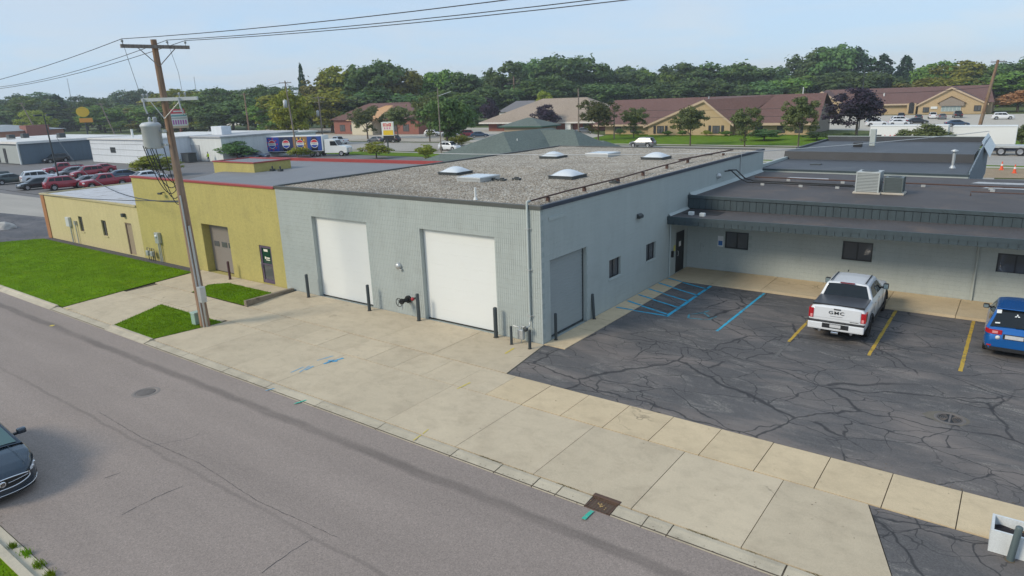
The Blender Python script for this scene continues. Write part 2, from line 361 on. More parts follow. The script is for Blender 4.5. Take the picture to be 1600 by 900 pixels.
def slab(pts, mat=m_conc, z=0.055, parent=pave, g=0.011, zs=None):
    cx = sum(p[0] for p in pts)/len(pts); cy = sum(p[1] for p in pts)/len(pts)
    q = []
    for x, y in pts:
        d = math.hypot(x-cx, y-cy); q.append((x-(x-cx)/d*g*1.4, y-(y-cy)/d*g*1.4))
    b = MB(); n = len(q); jz = random.uniform(-.004, .004)
    zt = [z+jz]*n if zs is None else zs
    b.add([(x, y, -0.02) for x, y in q]+[(x, y, h) for (x, y), h in zip(q, zt)], [tuple(range(n, 2*n))]+[(i, (i+1) % n, n+(i+1) % n, n+i) for i in range(n)])
    return b.build('slab', mat, parent)
# driveway apron between kerb and walk
js = [-14.15, -11.4, -8.6, -5.9, -3.2, -0.4, 2.45, 5.1, 7.88, 10.45]
for a, b_ in zip(js[:-1], js[1:]):
    slab([(a if a > -14 else -14.5, -8.06), (b_, -8.06), (b_, -4.89), (a if a > -14 else -13.95, -4.89)], g=.011 if a > 0 else .004)
slab([(10.45, -8.06), (13.44, -8.06), (12.34, -4.89), (10.45, -4.89)])
# sidewalk squares
x = -23.7
while x < 26:
    if x > 0.2:   slab(rect(x, x+1.45, -4.87, -3.13), m_walk)
    else: slab(rect(x, x+1.45, -4.87, -3.13), m_conc, g=.005)
    x += 1.452
# apron against the buildings
ws = [-15.45, -12.35, -9.2, -6.15, -3.05]
for a, b_ in zip(ws[:-1], ws[1:]): slab(rect(a, b_, -3.09, -0.02), g=.003)
slab([(-3.05, -3.09), (0.52, -3.09), (0.06, -0.02), (-3.05, -0.02)])
for y0, y1 in ((-8.06, -6.6), (-6.6, -5.15), (-5.15, -4.89)):
    f = lambda y: -23.5-(y+8.06)*0.15
    slab([(f(y0), y0), (-18.1-(y0+8.06)*.47, y0), (-18.1-(y1+8.06)*.47, y1), (f(y1), y1)])
slab([(-19.46, -5.15), (-14.2, -5.15), (-14.2, -4.89), (-19.6, -4.89)])
slab([(-24.2, -3.09), (-20.35, -3.09), (-20.95, -1.6), (-24.4, -1.6)]); slab([(-24.4, -1.6), (-20.95, -1.6), (-20.3, -0.95), (-20.3, -0.02), (-24.6, -0.02)])
slab(rect(-20.3, -18.3, -0.98, -0.02)); slab(rect(-18.3, -15.75, -0.98, -0.02))
# strip of concrete along the grey side wall and the walk under the canopy
y = 0.0
for w in (2.35, 1.5, 1.5, 1.5, 1.5, 1.5, 1.45):
    slab(rect(0.02, 1.0, y, y+w), m_walk); y += w
walk2 = structure(MB().add([(0.02, 11.3, .018), (42, 11.3, .018), (42, 14.1, .018), (.02, 14.1, .018)], [(0, 1, 2, 3)]).build('pavement', m_joint))
slab([(0.02, 11.32), (2.45, 11.32), (2.45, 14.08), (0.02, 14.08)], m_walk, parent=walk2, zs=[.05, .06, .12, .10])
slab([(2.45, 11.32), (4.9, 11.32), (4.9, 14.08), (2.45, 14.08)], m_walk, parent=walk2, zs=[.06, .14, .15, .12])
x = 4.9
while x < 30: slab(rect(x, x+2.62, 11.32, 14.08), m_walk, .14, walk2); x += 2.62
# kerb with gutter pan, in lengths with joints
kerb = structure(MB().add([(-120, -8.52, .004), (60, -8.52, .004), (60, -8.06, .012), (-120, -8.06, .012)], [(0, 1, 2, 3)]).build('kerb', m_joint))
ks = [-49, -43, -37.2, -31, -27.4, -23.9, -21, -18.0, -14.4, -11.5, -8.6, -5.9, -3.2, -.3, 2.62, 4.15, 5.35, 6.05, 6.88, 7.56, 8.35, 8.95, 11.4, 14, 17, 20, 24]
for a, b_ in zip(ks[:-1], ks[1:]):
    if abs(a-6.88) < .01: continue                     # the inlet grate sits here
    hi = 0.125 if (b_ <= -23.8 or -18.1 < a < -14.4) else 0.05
    g = random.uniform(.008, .02)
    b = MB(); b.prismX([(-8.52, -.02), (-8.09, -.02), (-8.09, hi-.004), (-8.20, hi), (-8.27, hi*.55+.01), (-8.52, .012)], a+g, b_-g); b.build('kerb_length', m_curb, kerb)
structure(MB().prismX([(-17.32, -.02), (-16.84, -.02), (-16.84, .012), (-17.08, .03), (-17.14, .12), (-17.32, .13)], -60, 9).build('kerb', m_curb))
sheet('parking_lot', [(0.56, -3.105), (42, -3.105), (42, 11.3), (1.0, 11.3), (1.0, -0.03), (0.09, -0.03)], 0.036, m_lot)
sheet('parking_lot', [(12.36, -4.89), (42, -4.89), (42, -8.06), (13.46, -8.06)], 0.036, m_lot)
lot = bpy.data.objects['parking_lot']
# far surfaces
sheet('driveway', [(-78, -8.5), (-47, -8.5), (-48, -3), (-46.6, -.4), (-46.6, 9), (-58, 4.6), (-78, 2)], -0.03, m_lot2)
sheet('side_street', [(-260, -8.5), (-78, -8.5), (-78, 2), (-58, 4.6), (-46.6, 9), (-46.6, 12), (-70, 10.5), (-260, 6)], -0.034, m_far_road)
sheet('car_park', [(-300, 6), (-70, 10.5), (-46.6, 12), (-17, 12), (-17, 66), (-300, 66)], -0.045, m_far_lot)
sheet('main_road', rect(-900, 400, 75.5, 96), -0.02, m_far_road)
sheet('main_road_pavement', rect(-900, 400, 72.5, 74.2), -0.02, m_pale)
sheet('main_road_pavement', rect(-900, 400, 98.2, 100), -0.02, m_pale)
sheet('forecourt', [(-240, 100.5), (-62, 100.5), (-66, 124), (-105, 160), (-240, 160)], -0.035, m_pale)
sheet('rear_yard', rect(-17, 12, 27, 72), -0.03, m_far_road)
sheet('rear_yard', [(12, 24), (60, 24), (60, 70), (12, 62)], -0.032, m_far_lot)
sheet('dirt_strip', [(6, 62), (60, 70), (60, 75), (4, 72.3)], -0.025, m_dirt)
sheet('verge', rect(-16, 60, 72, 75.4), -0.022, m_gfar)
sheet('verge', rect(-300, -60, 66.5, 72.4), -0.022, m_gfar)
sheet('front_lawn', [(-62, 100.1), (16, 100.1), (10, 128), (-66, 128)], -0.03, m_gfar)
sheet('car_park', [(-34, 150), (12, 134), (60, 140), (60, 215), (10, 222), (-60, 222)], -0.03, m_pale)
sheet('mulch_bed', rect(-46.3, -24.65, -0.62, -.01), 0.03, m_mulch)

# lawns: a sheet plus real blades
def inside(px, py, poly):
    r = np.zeros(len(px), bool); j = len(poly)-1
    for i in range(len(poly)):
        xi, yi = poly[i]; xj, yj = poly[j]
        c = ((yi > py) != (yj > py)) & (px < (xj-xi)*(py-yi)/(yj-yi+1e-12)+xi); r ^= c; j = i
    return r
def blades(px, py, z, hmin, hmax, w):
    n = len(px); a = RNG.uniform(0, 6.283, n); h = RNG.uniform(hmin, hmax, n); lean = RNG.uniform(-.5, .5, (n, 2))*h[:, None]
    dx, dy = np.cos(a)*w, np.sin(a)*w
    V = np.empty((n, 3, 3)); V[:, 0] = np.stack([px-dx, py-dy, np.full(n, z)], 1); V[:, 1] = np.stack([px+dx, py+dy, np.full(n, z)], 1)
    V[:, 2] = np.stack([px+lean[:, 0], py+lean[:, 1], z+h], 1)
    return V.reshape(-1, 3), np.arange(3*n).reshape(-1, 3)
def np_mesh(name, V, F, mat, smooth=False):
    me = bpy.data.meshes.new(name); k = F.shape[1]
    me.vertices.add(len(V)); me.vertices.foreach_set('co', V.astype(np.float32).ravel())
    me.loops.add(F.size); me.loops.foreach_set('vertex_index', F.astype(np.int32).ravel())
    me.polygons.add(len(F)); me.polygons.foreach_set('loop_start', np.arange(0, F.size, k, dtype=np.int32)); me.polygons.foreach_set('loop_total', np.full(len(F), k, np.int32))
    if smooth: me.polygons.foreach_set('use_smooth', np.ones(len(F), bool))
    me.materials.append(mat); me.update(calc_edges=True); return me
m_blade = leafmat('grass_blade', (0.085, 0.175, 0.003), (0.145, 0.235, 0.006), 0.3)
def lawn(poly, z, dens, label, h=(.03, .08)):
    o = sheet('lawn', poly, z, m_grass)
    P = np.array(poly); lo, hi = P.min(0)-.03, P.max(0)+.03; n = int((hi-lo).prod()*dens)
    px, py = RNG.uniform(lo[0], hi[0], n), RNG.uniform(lo[1], hi[1], n); k = inside(px, py, poly)
    jx = RNG.normal(0, .035, (2, int(k.sum()))); V, F = blades(px[k]+jx[0], py[k]+jx[1], z-.012, h[0], h[1], .016)
    # ragged fringe over the edges
    g = link('grass', np_mesh('grass', V, F, m_blade)); structure(g, 'stuff'); g['label'] = label
lawn([(-50, -8.06), (-23.55, -8.06), (-24.6, -.64), (-46.4, -.64), (-48, -3), (-50, -4)], .075, 190, 'mown green grass of the wide lawn before the cream wall')
lawn([(-18.05, -8.06), (-14.5, -8.04), (-13.96, -5.17), (-19.45, -5.17)], .075, 520, 'green grass of the patch at the utility pole foot')
lawn([(-20.3, -3.08), (-15.55, -3.08), (-16.0, -1.0), (-20.25, -1.0), (-20.9, -1.75)], .075, 480, 'green grass of the patch before the glass door')
lawn([(-60, -24), (9, -24), (9, -17.32), (-60, -17.32)], .10, 150, 'green grass beside the near kerb at lower left', (.04, .10))
# weeds in the far gutter
for i, (wx, wy, rr) in enumerate(((-3.0, -16.98, .10), (-2.45, -16.9, .13), (-1.75, -16.92, .14), (-1.2, -16.9, .10))):
    n = 140; a = RNG.uniform(0, 6.28, n); q = np.abs(RNG.normal(0, rr*.5, n))
    V, F = blades(wx+q*np.cos(a)*1.5, wy+q*np.sin(a), .01, .04, .16, .012)
    tag(link('weed_tuft', np_mesh('weed_tuft', V, F, m_blade)), ['small', 'leafy', 'broad', 'thin'][i]+' weed tuft in the near gutter, '+['leftmost', 'second from left', 'third from left', 'rightmost'][i]+' of four', 'weed', 'weeds in the near gutter')
# moss and dead leaves along the kerb joint
n = 2600; px = RNG.uniform(2.6, 13, n); k = np.sin(px*2.1)+np.sin(px*5.3+1)+RNG.normal(0, .6, n) > .5; px = px[k]
V, F = blades(px, -8.075+RNG.normal(0, .018, len(px)), .045, .004, .02, .012)
g = structure(link('moss', np_mesh('moss', V, F, pm('moss', (.10, .095, .035), .95, var=.4, scale=6))), 'stuff'); g['label'] = 'thin line of moss and dirt in the kerb joint'

# painted lines (thin sheets laid on the asphalt)
def paintmat(name, c, worn, amt=0.75, sc=3.0):
    m, n, l, b = _nt(name); P = _pos(n)
    w = _ramp(n, l, _noise(n, l, P, sc, 8, 0.72, 0.6), (0.50, 0.0), (0.62, amt))
    col = _mix(n, l, w, _mix(n, l, _noise(n, l, P, 14, 4), tuple(x*.8 for x in c), tuple(x*1.15 for x in c)), worn)
    l.new(col, b.inputs['Base Color']); b.inputs['Roughness'].default_value = 0.7; MATS[name] = m; return m
m_yel = paintmat('yellow_line_paint', (0.52, 0.34, 0.045), (0.10, 0.09, 0.06))
m_blu = paintmat('blue_line_paint', (0.03, 0.38, 0.58), (0.06, 0.12, 0.15), 0.7)
m_blu2 = paintmat('faded_blue_paint', (0.05, 0.22, 0.28), (0.06, 0.061, 0.066), 1.0, 6)
m_grey2 = paintmat('ghost_line', (0.13, 0.125, 0.115), (0.062, 0.062, 0.066), 0.9, 5)
def line(a, b, w, mat, z=0.041, parent=lot, name='painted_line'):
    a = Vector((*a, z)); b = Vector((*b, z)); d = (b-a).normalized(); u = Vector((-d.y, d.x, 0))*w/2
    k = MB(); N = max(2, int((b-a).length/.25)); L = []; Rr = []
    for i in range(N+1):
        p = a.lerp(b, i/N); L.append(p+u*(1+random.uniform(-.16, .16))); Rr.append(p-u*(1+random.uniform(-.16, .16)))
    k.add(L+Rr, [(i, i+N+1, i+N+2, i+1) for i in range(N)]); return k.build(name, mat, parent)
for xx in (7.86, 10.62, 13.4, 16.16, 18.9): line((xx, 5.1), (xx, 11.25), .115, m_yel)
line((7.88, 3.0), (7.88, 5.05), .11, m_grey2)
line((5.13, 4.9), (5.1, 11.2), .11, m_blu)
HT = [((.17, 5.68), (2.62, 5.72)), ((.15, 6.83), (2.5, 5.95)), ((.12, 8.0), (2.5, 7.1)), ((.08, 9.17), (2.55, 8.2)), ((.06, 10.4), (2.6, 9.3)), ((.10, 11.5), (2.55, 10.55))]
walk = pave
for (a, b_) in HT:
    t = (1.0-a[0])/(b_[0]-a[0]); mid = (1.0, a[1]+(b_[1]-a[1])*t)
    line(a, (.99, mid[1]), .14, m_blu, .066, pave); line((1.01, mid[1]), b_, .13, m_blu)
line((2.62, 5.62), (2.5, 11.2), .15, m_blu)
# faded wheelchair symbol
for a, b_ in (((3.5, 5.9), (4.3, 6.1)), ((4.3, 6.1), (4.45, 6.7)), ((3.5, 5.9), (3.35, 6.4)), ((3.35, 6.4), (3.8, 6.9)), ((3.8, 6.9), (4.2, 6.5)), ((3.6, 6.7), (3.9, 7.3))): line(a, b_, .09, m_blu2)
# locators' spray marks on concrete and road
m_sb = paintmat('spray_blue', (.06, .36, .62), (.44, .39, .30), .85, 9); m_sg = paintmat('spray_green', (.02, .42, .30), (.3, .3, .25), .6, 9); m_sy = paintmat('spray_yellow', (.66, .52, .05), (.46, .40, .3), .7, 9)
for a, b_, w, m in (((-5.86, -6.0), (-5.68, -5.2), .10, m_sb), ((-5.92, -5.75), (-5.66, -5.5), .22, m_sb), ((-6.35, -5.9), (-6.2, -5.25), .05, m_sb), ((-5.95, -6.75), (-6.0, -6.35), .07, m_sb), ((-6.15, -6.4), (-5.95, -7.0), .05, m_sb), ((-6.2, -7.2), (-6.25, -6.6), .06, m_sb),
                   ((-.08, -5.05), (-.04, -4.4), .06, m_sy), ((-.66, -1.6), (-.73, -.95), .07, m_sy), ((1.16, -8.02), (1.1, -7.72), .035, m_sy)): line(a, b_, w, m, .0615, pave)
for a, b_, w, m in (((-5.65, -8.62), (-5.5, -8.2), .05, m_sb), ((-3.9, -8.75), (-3.76, -8.2), .07, m_sg), ((1.2, -8.45), (1.16, -8.1), .035, m_sy), ((7.14, -9.0), (7.15, -8.6), .10, m_sg), ((-5.75, -16.5), (-5.5, -16.56), .09, m_sg)):
    line(a, b_, w, m, .058 if b_[1] > -8.55 and a[1] > -8.5 else .03, kerb)
line((-20.9, -9.6), (-20.75, -9.5), .18, m_sy, .005, kerb); line((-22.9, -8.15), (-22.7, -8.0), .1, m_sy, .13, kerb)
# cracks in the street: shallow tarred grooves
m_tar = pm('tar', (.03, .03, .03), .6)
def crack(pts, w, z=.004):
    k = MB(); P = [Vector((*p, z)) for p in pts]; Q = []
    for a, b_ in zip(P[:-1], P[1:]):
        m = max(2, int((b_-a).length/.12)); Q += [a.lerp(b_, i/m)+Vector((random.uniform(-.012, .012), random.uniform(-.012, .012), 0)) for i in range(m)]
    for i in range(len(Q)-1):
        d = (Q[i+1]-Q[i]).normalized(); u = Vector((-d.y, d.x, 0))*w*random.uniform(.3, 1)*.5
        k.add([Q[i]-u, Q[i+1]-u, Q[i+1]+u, Q[i]+u], [(0, 1, 2, 3)])
    k.build('crack', m_tar, bpy.data.objects['street'])
crack([(-2.24, -14.95), (-2.3, -14.1), (-2.2, -13.3)], .022); crack([(2.5, -14.3), (2.42, -13.5), (2.45, -12.8)], .02); crack([(-4.4, -14.4), (-4.3, -13.9)], .02)
crack([(-9, -12.6), (-6.0, -12.7), (-3.0, -12.55), (0, -12.75), (3, -12.6)], .014); crack([(-5.2, -12.9), (-4.6, -11.9), (-4.7, -11.4)], .012)

# grit and dead leaves that collect in the gutter, along the walls and on the lot edge
def litter(n, x0, x1, y0, y1, z, ky=1.0):
    px = RNG.uniform(x0, x1, n); py = y0+(y1-y0)*RNG.random(n)**ky; a = RNG.uniform(0, 6.28, n); r_ = RNG.uniform(.008, .028, n); V = np.empty((n, 3, 3))
    for k in range(3): V[:, k] = np.stack([px+np.cos(a+k*2.1)*r_, py+np.sin(a+k*2.1)*r_*.7, z+RNG.uniform(.002, .016, n)], 1)
    return V.reshape(-1, 3)
LV = np.concatenate([litter(420, -14, 24, -8.52, -8.28, .022), litter(160, -16, 0, -.02, -.6, .056, 3), litter(160, 1.0, 1.25, 0, 11.2, .037), litter(150, 1, 20, 11.28, 11.0, .037, 2), litter(240, .6, 24, -3.1, -2.7, .037, 2), litter(160, -12, 22, -8, 0, .062), litter(130, 2, 20, -3, 11, .037), litter(120, -16, 4, -16.8, -16.5, .003)])
g = structure(link('litter', np_mesh('litter', LV, np.arange(len(LV)).reshape(-1, 3), pm('dry_litter', (.13, .095, .06), .9, var=.5, scale=14))), 'stuff'); g['label'] = 'grit and dead leaves along kerb, walls and lot edge'
# ---------------------------------------------------------------- buildings
def PT(ax, pos, u, d, z):
    """point on a wall: F faces -Y, S faces +X, W faces -X, B faces +Y; d = depth into the wall"""
    return {'F': (u, pos+d, z), 'S': (pos-d, u, z), 'W': (pos+d, u, z), 'B': (u, pos-d, z)}[ax]
def wall(b, ax, pos, u0, u1, z0, z1, holes=(), depth=0.2):
    us = sorted({u0, u1, *[h[0] for h in holes], *[h[1] for h in holes]}); zs = sorted({z0, z1, *[h[2] for h in holes], *[h[3] for h in holes]})
    us = [u for u in us if u0 <= u <= u1]; zs = [z for z in zs if z0 <= z <= z1]
    for a, c in zip(us[:-1], us[1:]):
        for e, g in zip(zs[:-1], zs[1:]):
            m, k = (a+c)/2, (e+g)/2
            if any(h[0] < m < h[1] and h[2] < k < h[3] for h in holes): continue
            b.quad(PT(ax, pos, a, 0, e), PT(ax, pos, c, 0, e), PT(ax, pos, c, 0, g), PT(ax, pos, a, 0, g))
    for a, c, e, g in holes:
        for (p, q) in (((a, e), (a, g)), ((c, e), (c, g)), ((a, g), (c, g)), ((a, e), (c, e))):
            b.quad(PT(ax, pos, p[0], 0, p[1]), PT(ax, pos, q[0], 0, q[1]), PT(ax, pos, q[0], depth, q[1]), PT(ax, pos, p[0], depth, p[1]))
def pbox(b, ax, pos, u0, u1, d0, d1, z0, z1):
    p, q = PT(ax, pos, u0, d0, z0), PT(ax, pos, u1, d1, z1)
    return b.box(min(p[0], q[0]), max(p[0], q[0]), min(p[1], q[1]), max(p[1], q[1]), z0, z1)
m_frame = pm('dark_window_frame', (.022, .024, .027), .45, var=.1)
m_pane = glass('window_pane', (.095, .10, .105), .08)
def window(parent, ax, pos, u0, u1, z0, z1, rec=.10, split=1, fr=.055, mat=None, sill=None, pane=None):
    b = MB(); mat = mat or m_frame
    pbox(b, ax, pos, u0, u1, rec-.03, rec+.05, z0, z0+fr); pbox(b, ax, pos, u0, u1, rec-.03, rec+.05, z1-fr, z1)
    pbox(b, ax, pos, u0, u0+fr, rec-.03, rec+.05, z0+fr, z1-fr); pbox(b, ax, pos, u1-fr, u1, rec-.03, rec+.05, z0+fr, z1-fr)
    w = (u1-u0-2*fr-(split)*fr)/(split+1)
    for i in range(split): pbox(b, ax, pos, u0+fr+w*(i+1)+fr*i, u0+fr+w*(i+1)+fr*(i+1), rec-.03, rec+.05, z0+fr, z1-fr)
    f = b.build('window', mat, parent)
    rel = ABS.get(parent.name, (0, 0, 0))
    for i in range(split+1):
        a = u0+fr+i*(w+fr); k = MB(); pbox(k, ax, pos, a-.004, a+w+.004, rec+.004, rec+.016, z0+fr-.004, z1-fr+.004)
        o = k.build('pane', pane or m_pane, None); o.data.transform(Matrix.Translation((-rel[0], -rel[1], -rel[2]))); o.parent = f
    if sill:
        k = MB(); pbox(k, ax, pos, u0-.06, u1+.06, -.05, .06, z0-.09, z0-.002)
        o = k.build('sill', sill, None); o.data.transform(Matrix.Translation((-rel[0], -rel[1], -rel[2]))); o.parent = f
    return f
def child_of(o, part, root):      # world-authored mesh becomes a sub-part
    rel = ABS.get(root.name, (0, 0, 0)); o.data.transform(Matrix.Translation((-rel[0], -rel[1], -rel[2]))); o.parent = part; return o
def courses(u0, u1, z0, n, holes, mod=.4064, hc=.2032):
    out = []
    for r in range(n):
        z = z0+r*hc; zc = z+hc/2; segs = [(u0, u1)]
        for a, c, e, g in holes:
            if e < zc < g:
                s2 = []
                for (p, q) in segs:
                    if c <= p or a >= q: s2.append((p, q)); continue
                    if a > p: s2.append((p, a))
                    if c < q: s2.append((c, q))
                segs = s2
        for p, q in segs:
            x = math.floor((p-u1)/mod-.01)*mod+u1+(mod/2 if r % 2 else 0)
            while x < q-.01:
                lo, hi = max(x, p), min(x+mod, q)
                if hi-lo > .03: out.append((lo, hi, z, z+hc))
                x += mod
    return out
def rib_block(b, ax, pos, lo, hi, z0, z1, dep=.006, j=.003, off=0.0, ribs=4):
    n = max(1, round((hi-lo)/(.4064/ribs))); w = (hi-lo)/n; g = .0075
    for i in range(n):
        a, c = lo+i*w+g, lo+(i+1)*w-g; y = off
        b.quad(PT(ax, pos, a, y, z0+j), PT(ax, pos, c, y, z0+j), PT(ax, pos, c, y, z1-j), PT(ax, pos, a, y, z1-j))
        for e, s in ((a, -1), (c, 1)):
            b.quad(PT(ax, pos, e, y, z0+j), PT(ax, pos, e+s*g*.6, y+dep, z0+j*.6), PT(ax, pos, e+s*g*.6, y+dep, z1-j*.6), PT(ax, pos, e, y, z1-j))
        b.quad(PT(ax, pos, a, y, z1-j), PT(ax, pos, c, y, z1-j), PT(ax, pos, c, y+dep, z1), PT(ax, pos, a, y+dep, z1))
        b.quad(PT(ax, pos, a, y, z0+j), PT(ax, pos, c, y, z0+j), PT(ax, pos, c, y+dep, z0), PT(ax, pos, a, y+dep, z0))

m_gray = pm('grey_block_paint', (.39, .432, .415), .72, var=.07, scale=.6, fine=.04, fscale=25, streak=.05, dirt=((.27, .285, .265), 1.1, .35), bump=.25, bscale=60, bdist=.003, rand=.015)
m_gray2 = pm('grey_block_paint_side', (.40, .445, .428), .72, var=.06, scale=.6, fine=.03, fscale=25, streak=.04, dirt=((.29, .315, .30), .8, .3), bump=.25, bscale=60, bdist=.003)
m_mort = pm('painted_mortar', (.335, .385, .37), .8, var=.06, scale=3)
m_white = pm('white_door_paint', (.70, .72, .70), .45, var=.02, scale=1.2, fine=0)
m_cope = pm('dark_metal_coping', (.075, .08, .075), .5, var=.2, scale=2)
m_copen = pm('navy_metal_coping', (.035, .045, .065), .5, var=.2, scale=2)
m_gravel = gravelmat('roof_gravel')
m_galv = pm('galvanised_steel', (.50, .52, .52), .42, metal=.55, var=.12, scale=4)
m_rust = pm('rusty_brown_pipe', (.085, .045, .035), .75, var=.35, scale=5)
m_dark = pm('dark_grey_paint', (.045, .055, .058), .5, var=.12, scale=3, streak=.2)
m_dome = pm('skylight_acrylic', (.62, .66, .68), .22, var=.05, scale=3, coat=.3)
m_black = pm('black_plastic', (.012, .013, .014), .5)
m_red = pm('red_paint', (.33, .02, .03), .5)
Z0 = .05; HC = .2032
hb = thing('warehouse', 'large grey painted block warehouse with two white doors and a gravel roof', 'building', (0, 0, 0))
DF = [(-13.62, -9.68, Z0-.05, Z0+20*HC), (-6.30, -2.23, Z0-.05, Z0+20*HC)]
DS = [(.58, 3.36, Z0-.05, Z0+16.5*HC), (5.32, 6.40, 1.40, 2.30), (9.03, 10.10, 1.40, 2.32)]
b = MB()
wall(b, 'F', .010, -16.32, -.012, 0, 5.40, DF, .26); wall(b, 'S', -.009, .012, 26.8, 0, 5.40, DS, .30)
b.quad((-16.32, .01, 0), (-16.32, 26.8, 0), (-16.32, 26.8, 5.4), (-16.32, .01, 5.4)); b.quad((-16.32, 26.8, 0), (-.009, 26.8, 0), (-.009, 26.8, 5.4), (-16.32, 26.8, 5.4))
b.build('wall', m_mort, hb)
# painted reveals of the openings, a hair inside the mortar shell
b = MB()
for h in DF:
    for a, c, e, g in ((h[0], h[0]+.004, 0, h[3]), (h[1]-.004, h[1], 0, h[3]), (h[0], h[1], h[3]-.004, h[3])): b = MB(); pbox(b, 'F', .010, a, c, .004, .26, e, g); b.build('reveal', m_gray2, hb)
for h in DS:
    for a, c, e, g in ((h[0], h[0]+.004, h[2], h[3]), (h[1]-.004, h[1], h[2], h[3]), (h[0], h[1], h[3]-.004, h[3])): b = MB(); pbox(b, 'S', -.009, a, c, .004, .30, e, g); b.build('reveal', m_gray2, hb)
bl = sorted(courses(-16.32, 0, Z0, 26, DF), key=lambda q: -(q[0]+q[1]))
proto = {}; rest = MB()
for i, (lo, hi, z0, z1) in enumerate(bl):
    if i < 300:
        k = round(hi-lo, 3)
        if k not in proto:
            t = MB(); rib_block(t, 'F', 0, 0, hi-lo, 0, z1-z0, dep=.0075, j=.0035, off=0); proto[k] = t.mesh('block', m_gray)
        link('block', proto[k], hb, (lo, random.uniform(-.0015, .0015), z0))
    else: rib_block(rest, 'F', 0, lo, hi, z0, z1, dep=.0075, j=.0035, off=random.uniform(-.0015, .0015))
structure(rest.build('block_courses', m_gray, hb), 'stuff')
rest = MB()
for lo, hi, z0, z1 in courses(0, 26.8, Z0, 26, DS): rib_block(rest, 'S', 0, lo, hi, z0, z1, dep=.004, j=.002, off=random.uniform(-.001, .001))
structure(rest.build('block_courses', m_gray2, hb), 'stuff')
# base strip below first course
for a, c in ((-16.32, -13.62), (-9.68, -6.30), (-2.23, 0)): MB().box(a, c, -.004, .01, 0, Z0).build('footing', m_mort, hb)
for a, c in ((0, .58), (3.36, 26.8)): MB().box(-.01, .005, a, c, 0, Z0).build('footing', m_mort, hb)
# roof
b = MB(); N, Mn = 60, 90; V = []; F = []
for i in range(N+1):
    for j in range(Mn+1):
        x, y = -16.2+16.1*i/N, .08+26.6*j/Mn
        V.append((x, y, 5.41+.030*mnoise.noise((x*.35, y*.35, 0))+.018*mnoise.noise((x*1.7, y*1.7, 3))))
F = [(i*(Mn+1)+j, (i+1)*(Mn+1)+j, (i+1)*(Mn+1)+j+1, i*(Mn+1)+j+1) for i in range(N) for j in range(Mn)]
b.add(V, F, True); b.build('gravel_roof', m_gravel, hb)
# loose stones big enough to catch light, near the front edge
n = 9000; px = -16.1+16*RNG.random(n); py = .1+12*RNG.random(n)**1.3; rr = RNG.uniform(.018, .042, n); base = np.array([(1, 0, .1), (-.5, .87, 0), (-.5, -.87, .05), (.1, 0, 1)])
ang = RNG.uniform(0, 6.28, n); ca, sa = np.cos(ang), np.sin(ang); V = np.empty((n, 4, 3))
for k in range(4):
    x, y, z = base[k]; V[:, k] = np.stack([px+(x*ca-y*sa)*rr, py+(x*sa+y*ca)*rr, 5.425+z*rr*.9], 1)
F = (np.arange(n)[:, None, None]*4+np.array([(0, 1, 3), (1, 2, 3), (2, 0, 3)])[None]).reshape(-1, 3)
g = link('loose_gravel', np_mesh('loose_gravel', V.reshape(-1, 3), F, m_gravel), hb); structure(g, 'stuff')
b = MB(); b.box(-16.36, .045, -.045, .10, 5.335, 5.486); b.build('coping', m_cope, hb, .012)
b = MB(); b.box(-.10, .046, .101, 26.85, 5.335, 5.488); b.build('coping', m_copen, hb, .012)
b = MB(); b.box(-16.40, -16.20, .101, 26.85, 5.345, 5.50); b.box(-16.2, -.101, 26.7, 26.85, 5.345, 5.49); b.build('coping', m_cope, hb, .012)
# overhead doors in sections
m_dgray = pm('grey_door_paint', (.30, .335, .335), .5, var=.03, scale=2, fine=0)
def sect_door(root, ax, pos, u0, u1, z1, rec, n, mat):
    b = MB(); pbox(b, ax, pos, u0+.004, u1-.004, rec+.05, rec+.08, .02, z1-.004); d = b.build('overhead_door', mat, root)
    for i in range(n):
        k = MB(); h = (z1-.07)/n; pbox(k, ax, pos, u0+.012, u1-.012, rec, rec+.045, .06+i*h+.0006, .06+(i+1)*h-.0006)
        o = k.build('panel', mat, None, .0012); child_of(o, d, root)
    return d
for h in DF: sect_door(hb, 'F', 0, h[0]+.005, h[1]-.005, h[3]-.005, .22, 8, m_white)
for h in DF: MB().box(h[0]+.01, h[1]-.01, .19, .26, .0562, .075).build('threshold_seal', m_black, hb)
b = MB(); N = 44
for i in range(N):     # corrugated roll-up curtain of the side door
    z0 = .10+i*3.24/N; b.box(-.235+(.012 if i % 2 else 0), -.20+(.010 if i % 2 else 0), .62, 3.32, z0, z0+3.24/N)
rd = b.build('roll_up_door', m_dgray, hb)
k = MB(); k.box(-.26, -.17, .59, .66, .06, 3.39); k.box(-.26, -.17, 3.29, 3.355, .06, 3.39); child_of(k.build('guide_track', m_dark, None), rd, hb)
k = MB(); k.box(-.245, -.185, .62, 3.32, .06, .12); child_of(k.build('bottom_bar', m_dark, None), rd, hb)
for u0, u1, z0, z1 in DS[1:]: window(hb, 'S', 0, u0, u1, z0, z1, .14, 1, .05)
for u0, u1, z0, z1 in DS[1:]:
    k = MB(); pbox(k, 'S', 0, u0-.04, u1+.04, -.03, .12, z0-.06, z0-.001); k.build('sill', m_gray2, hb)
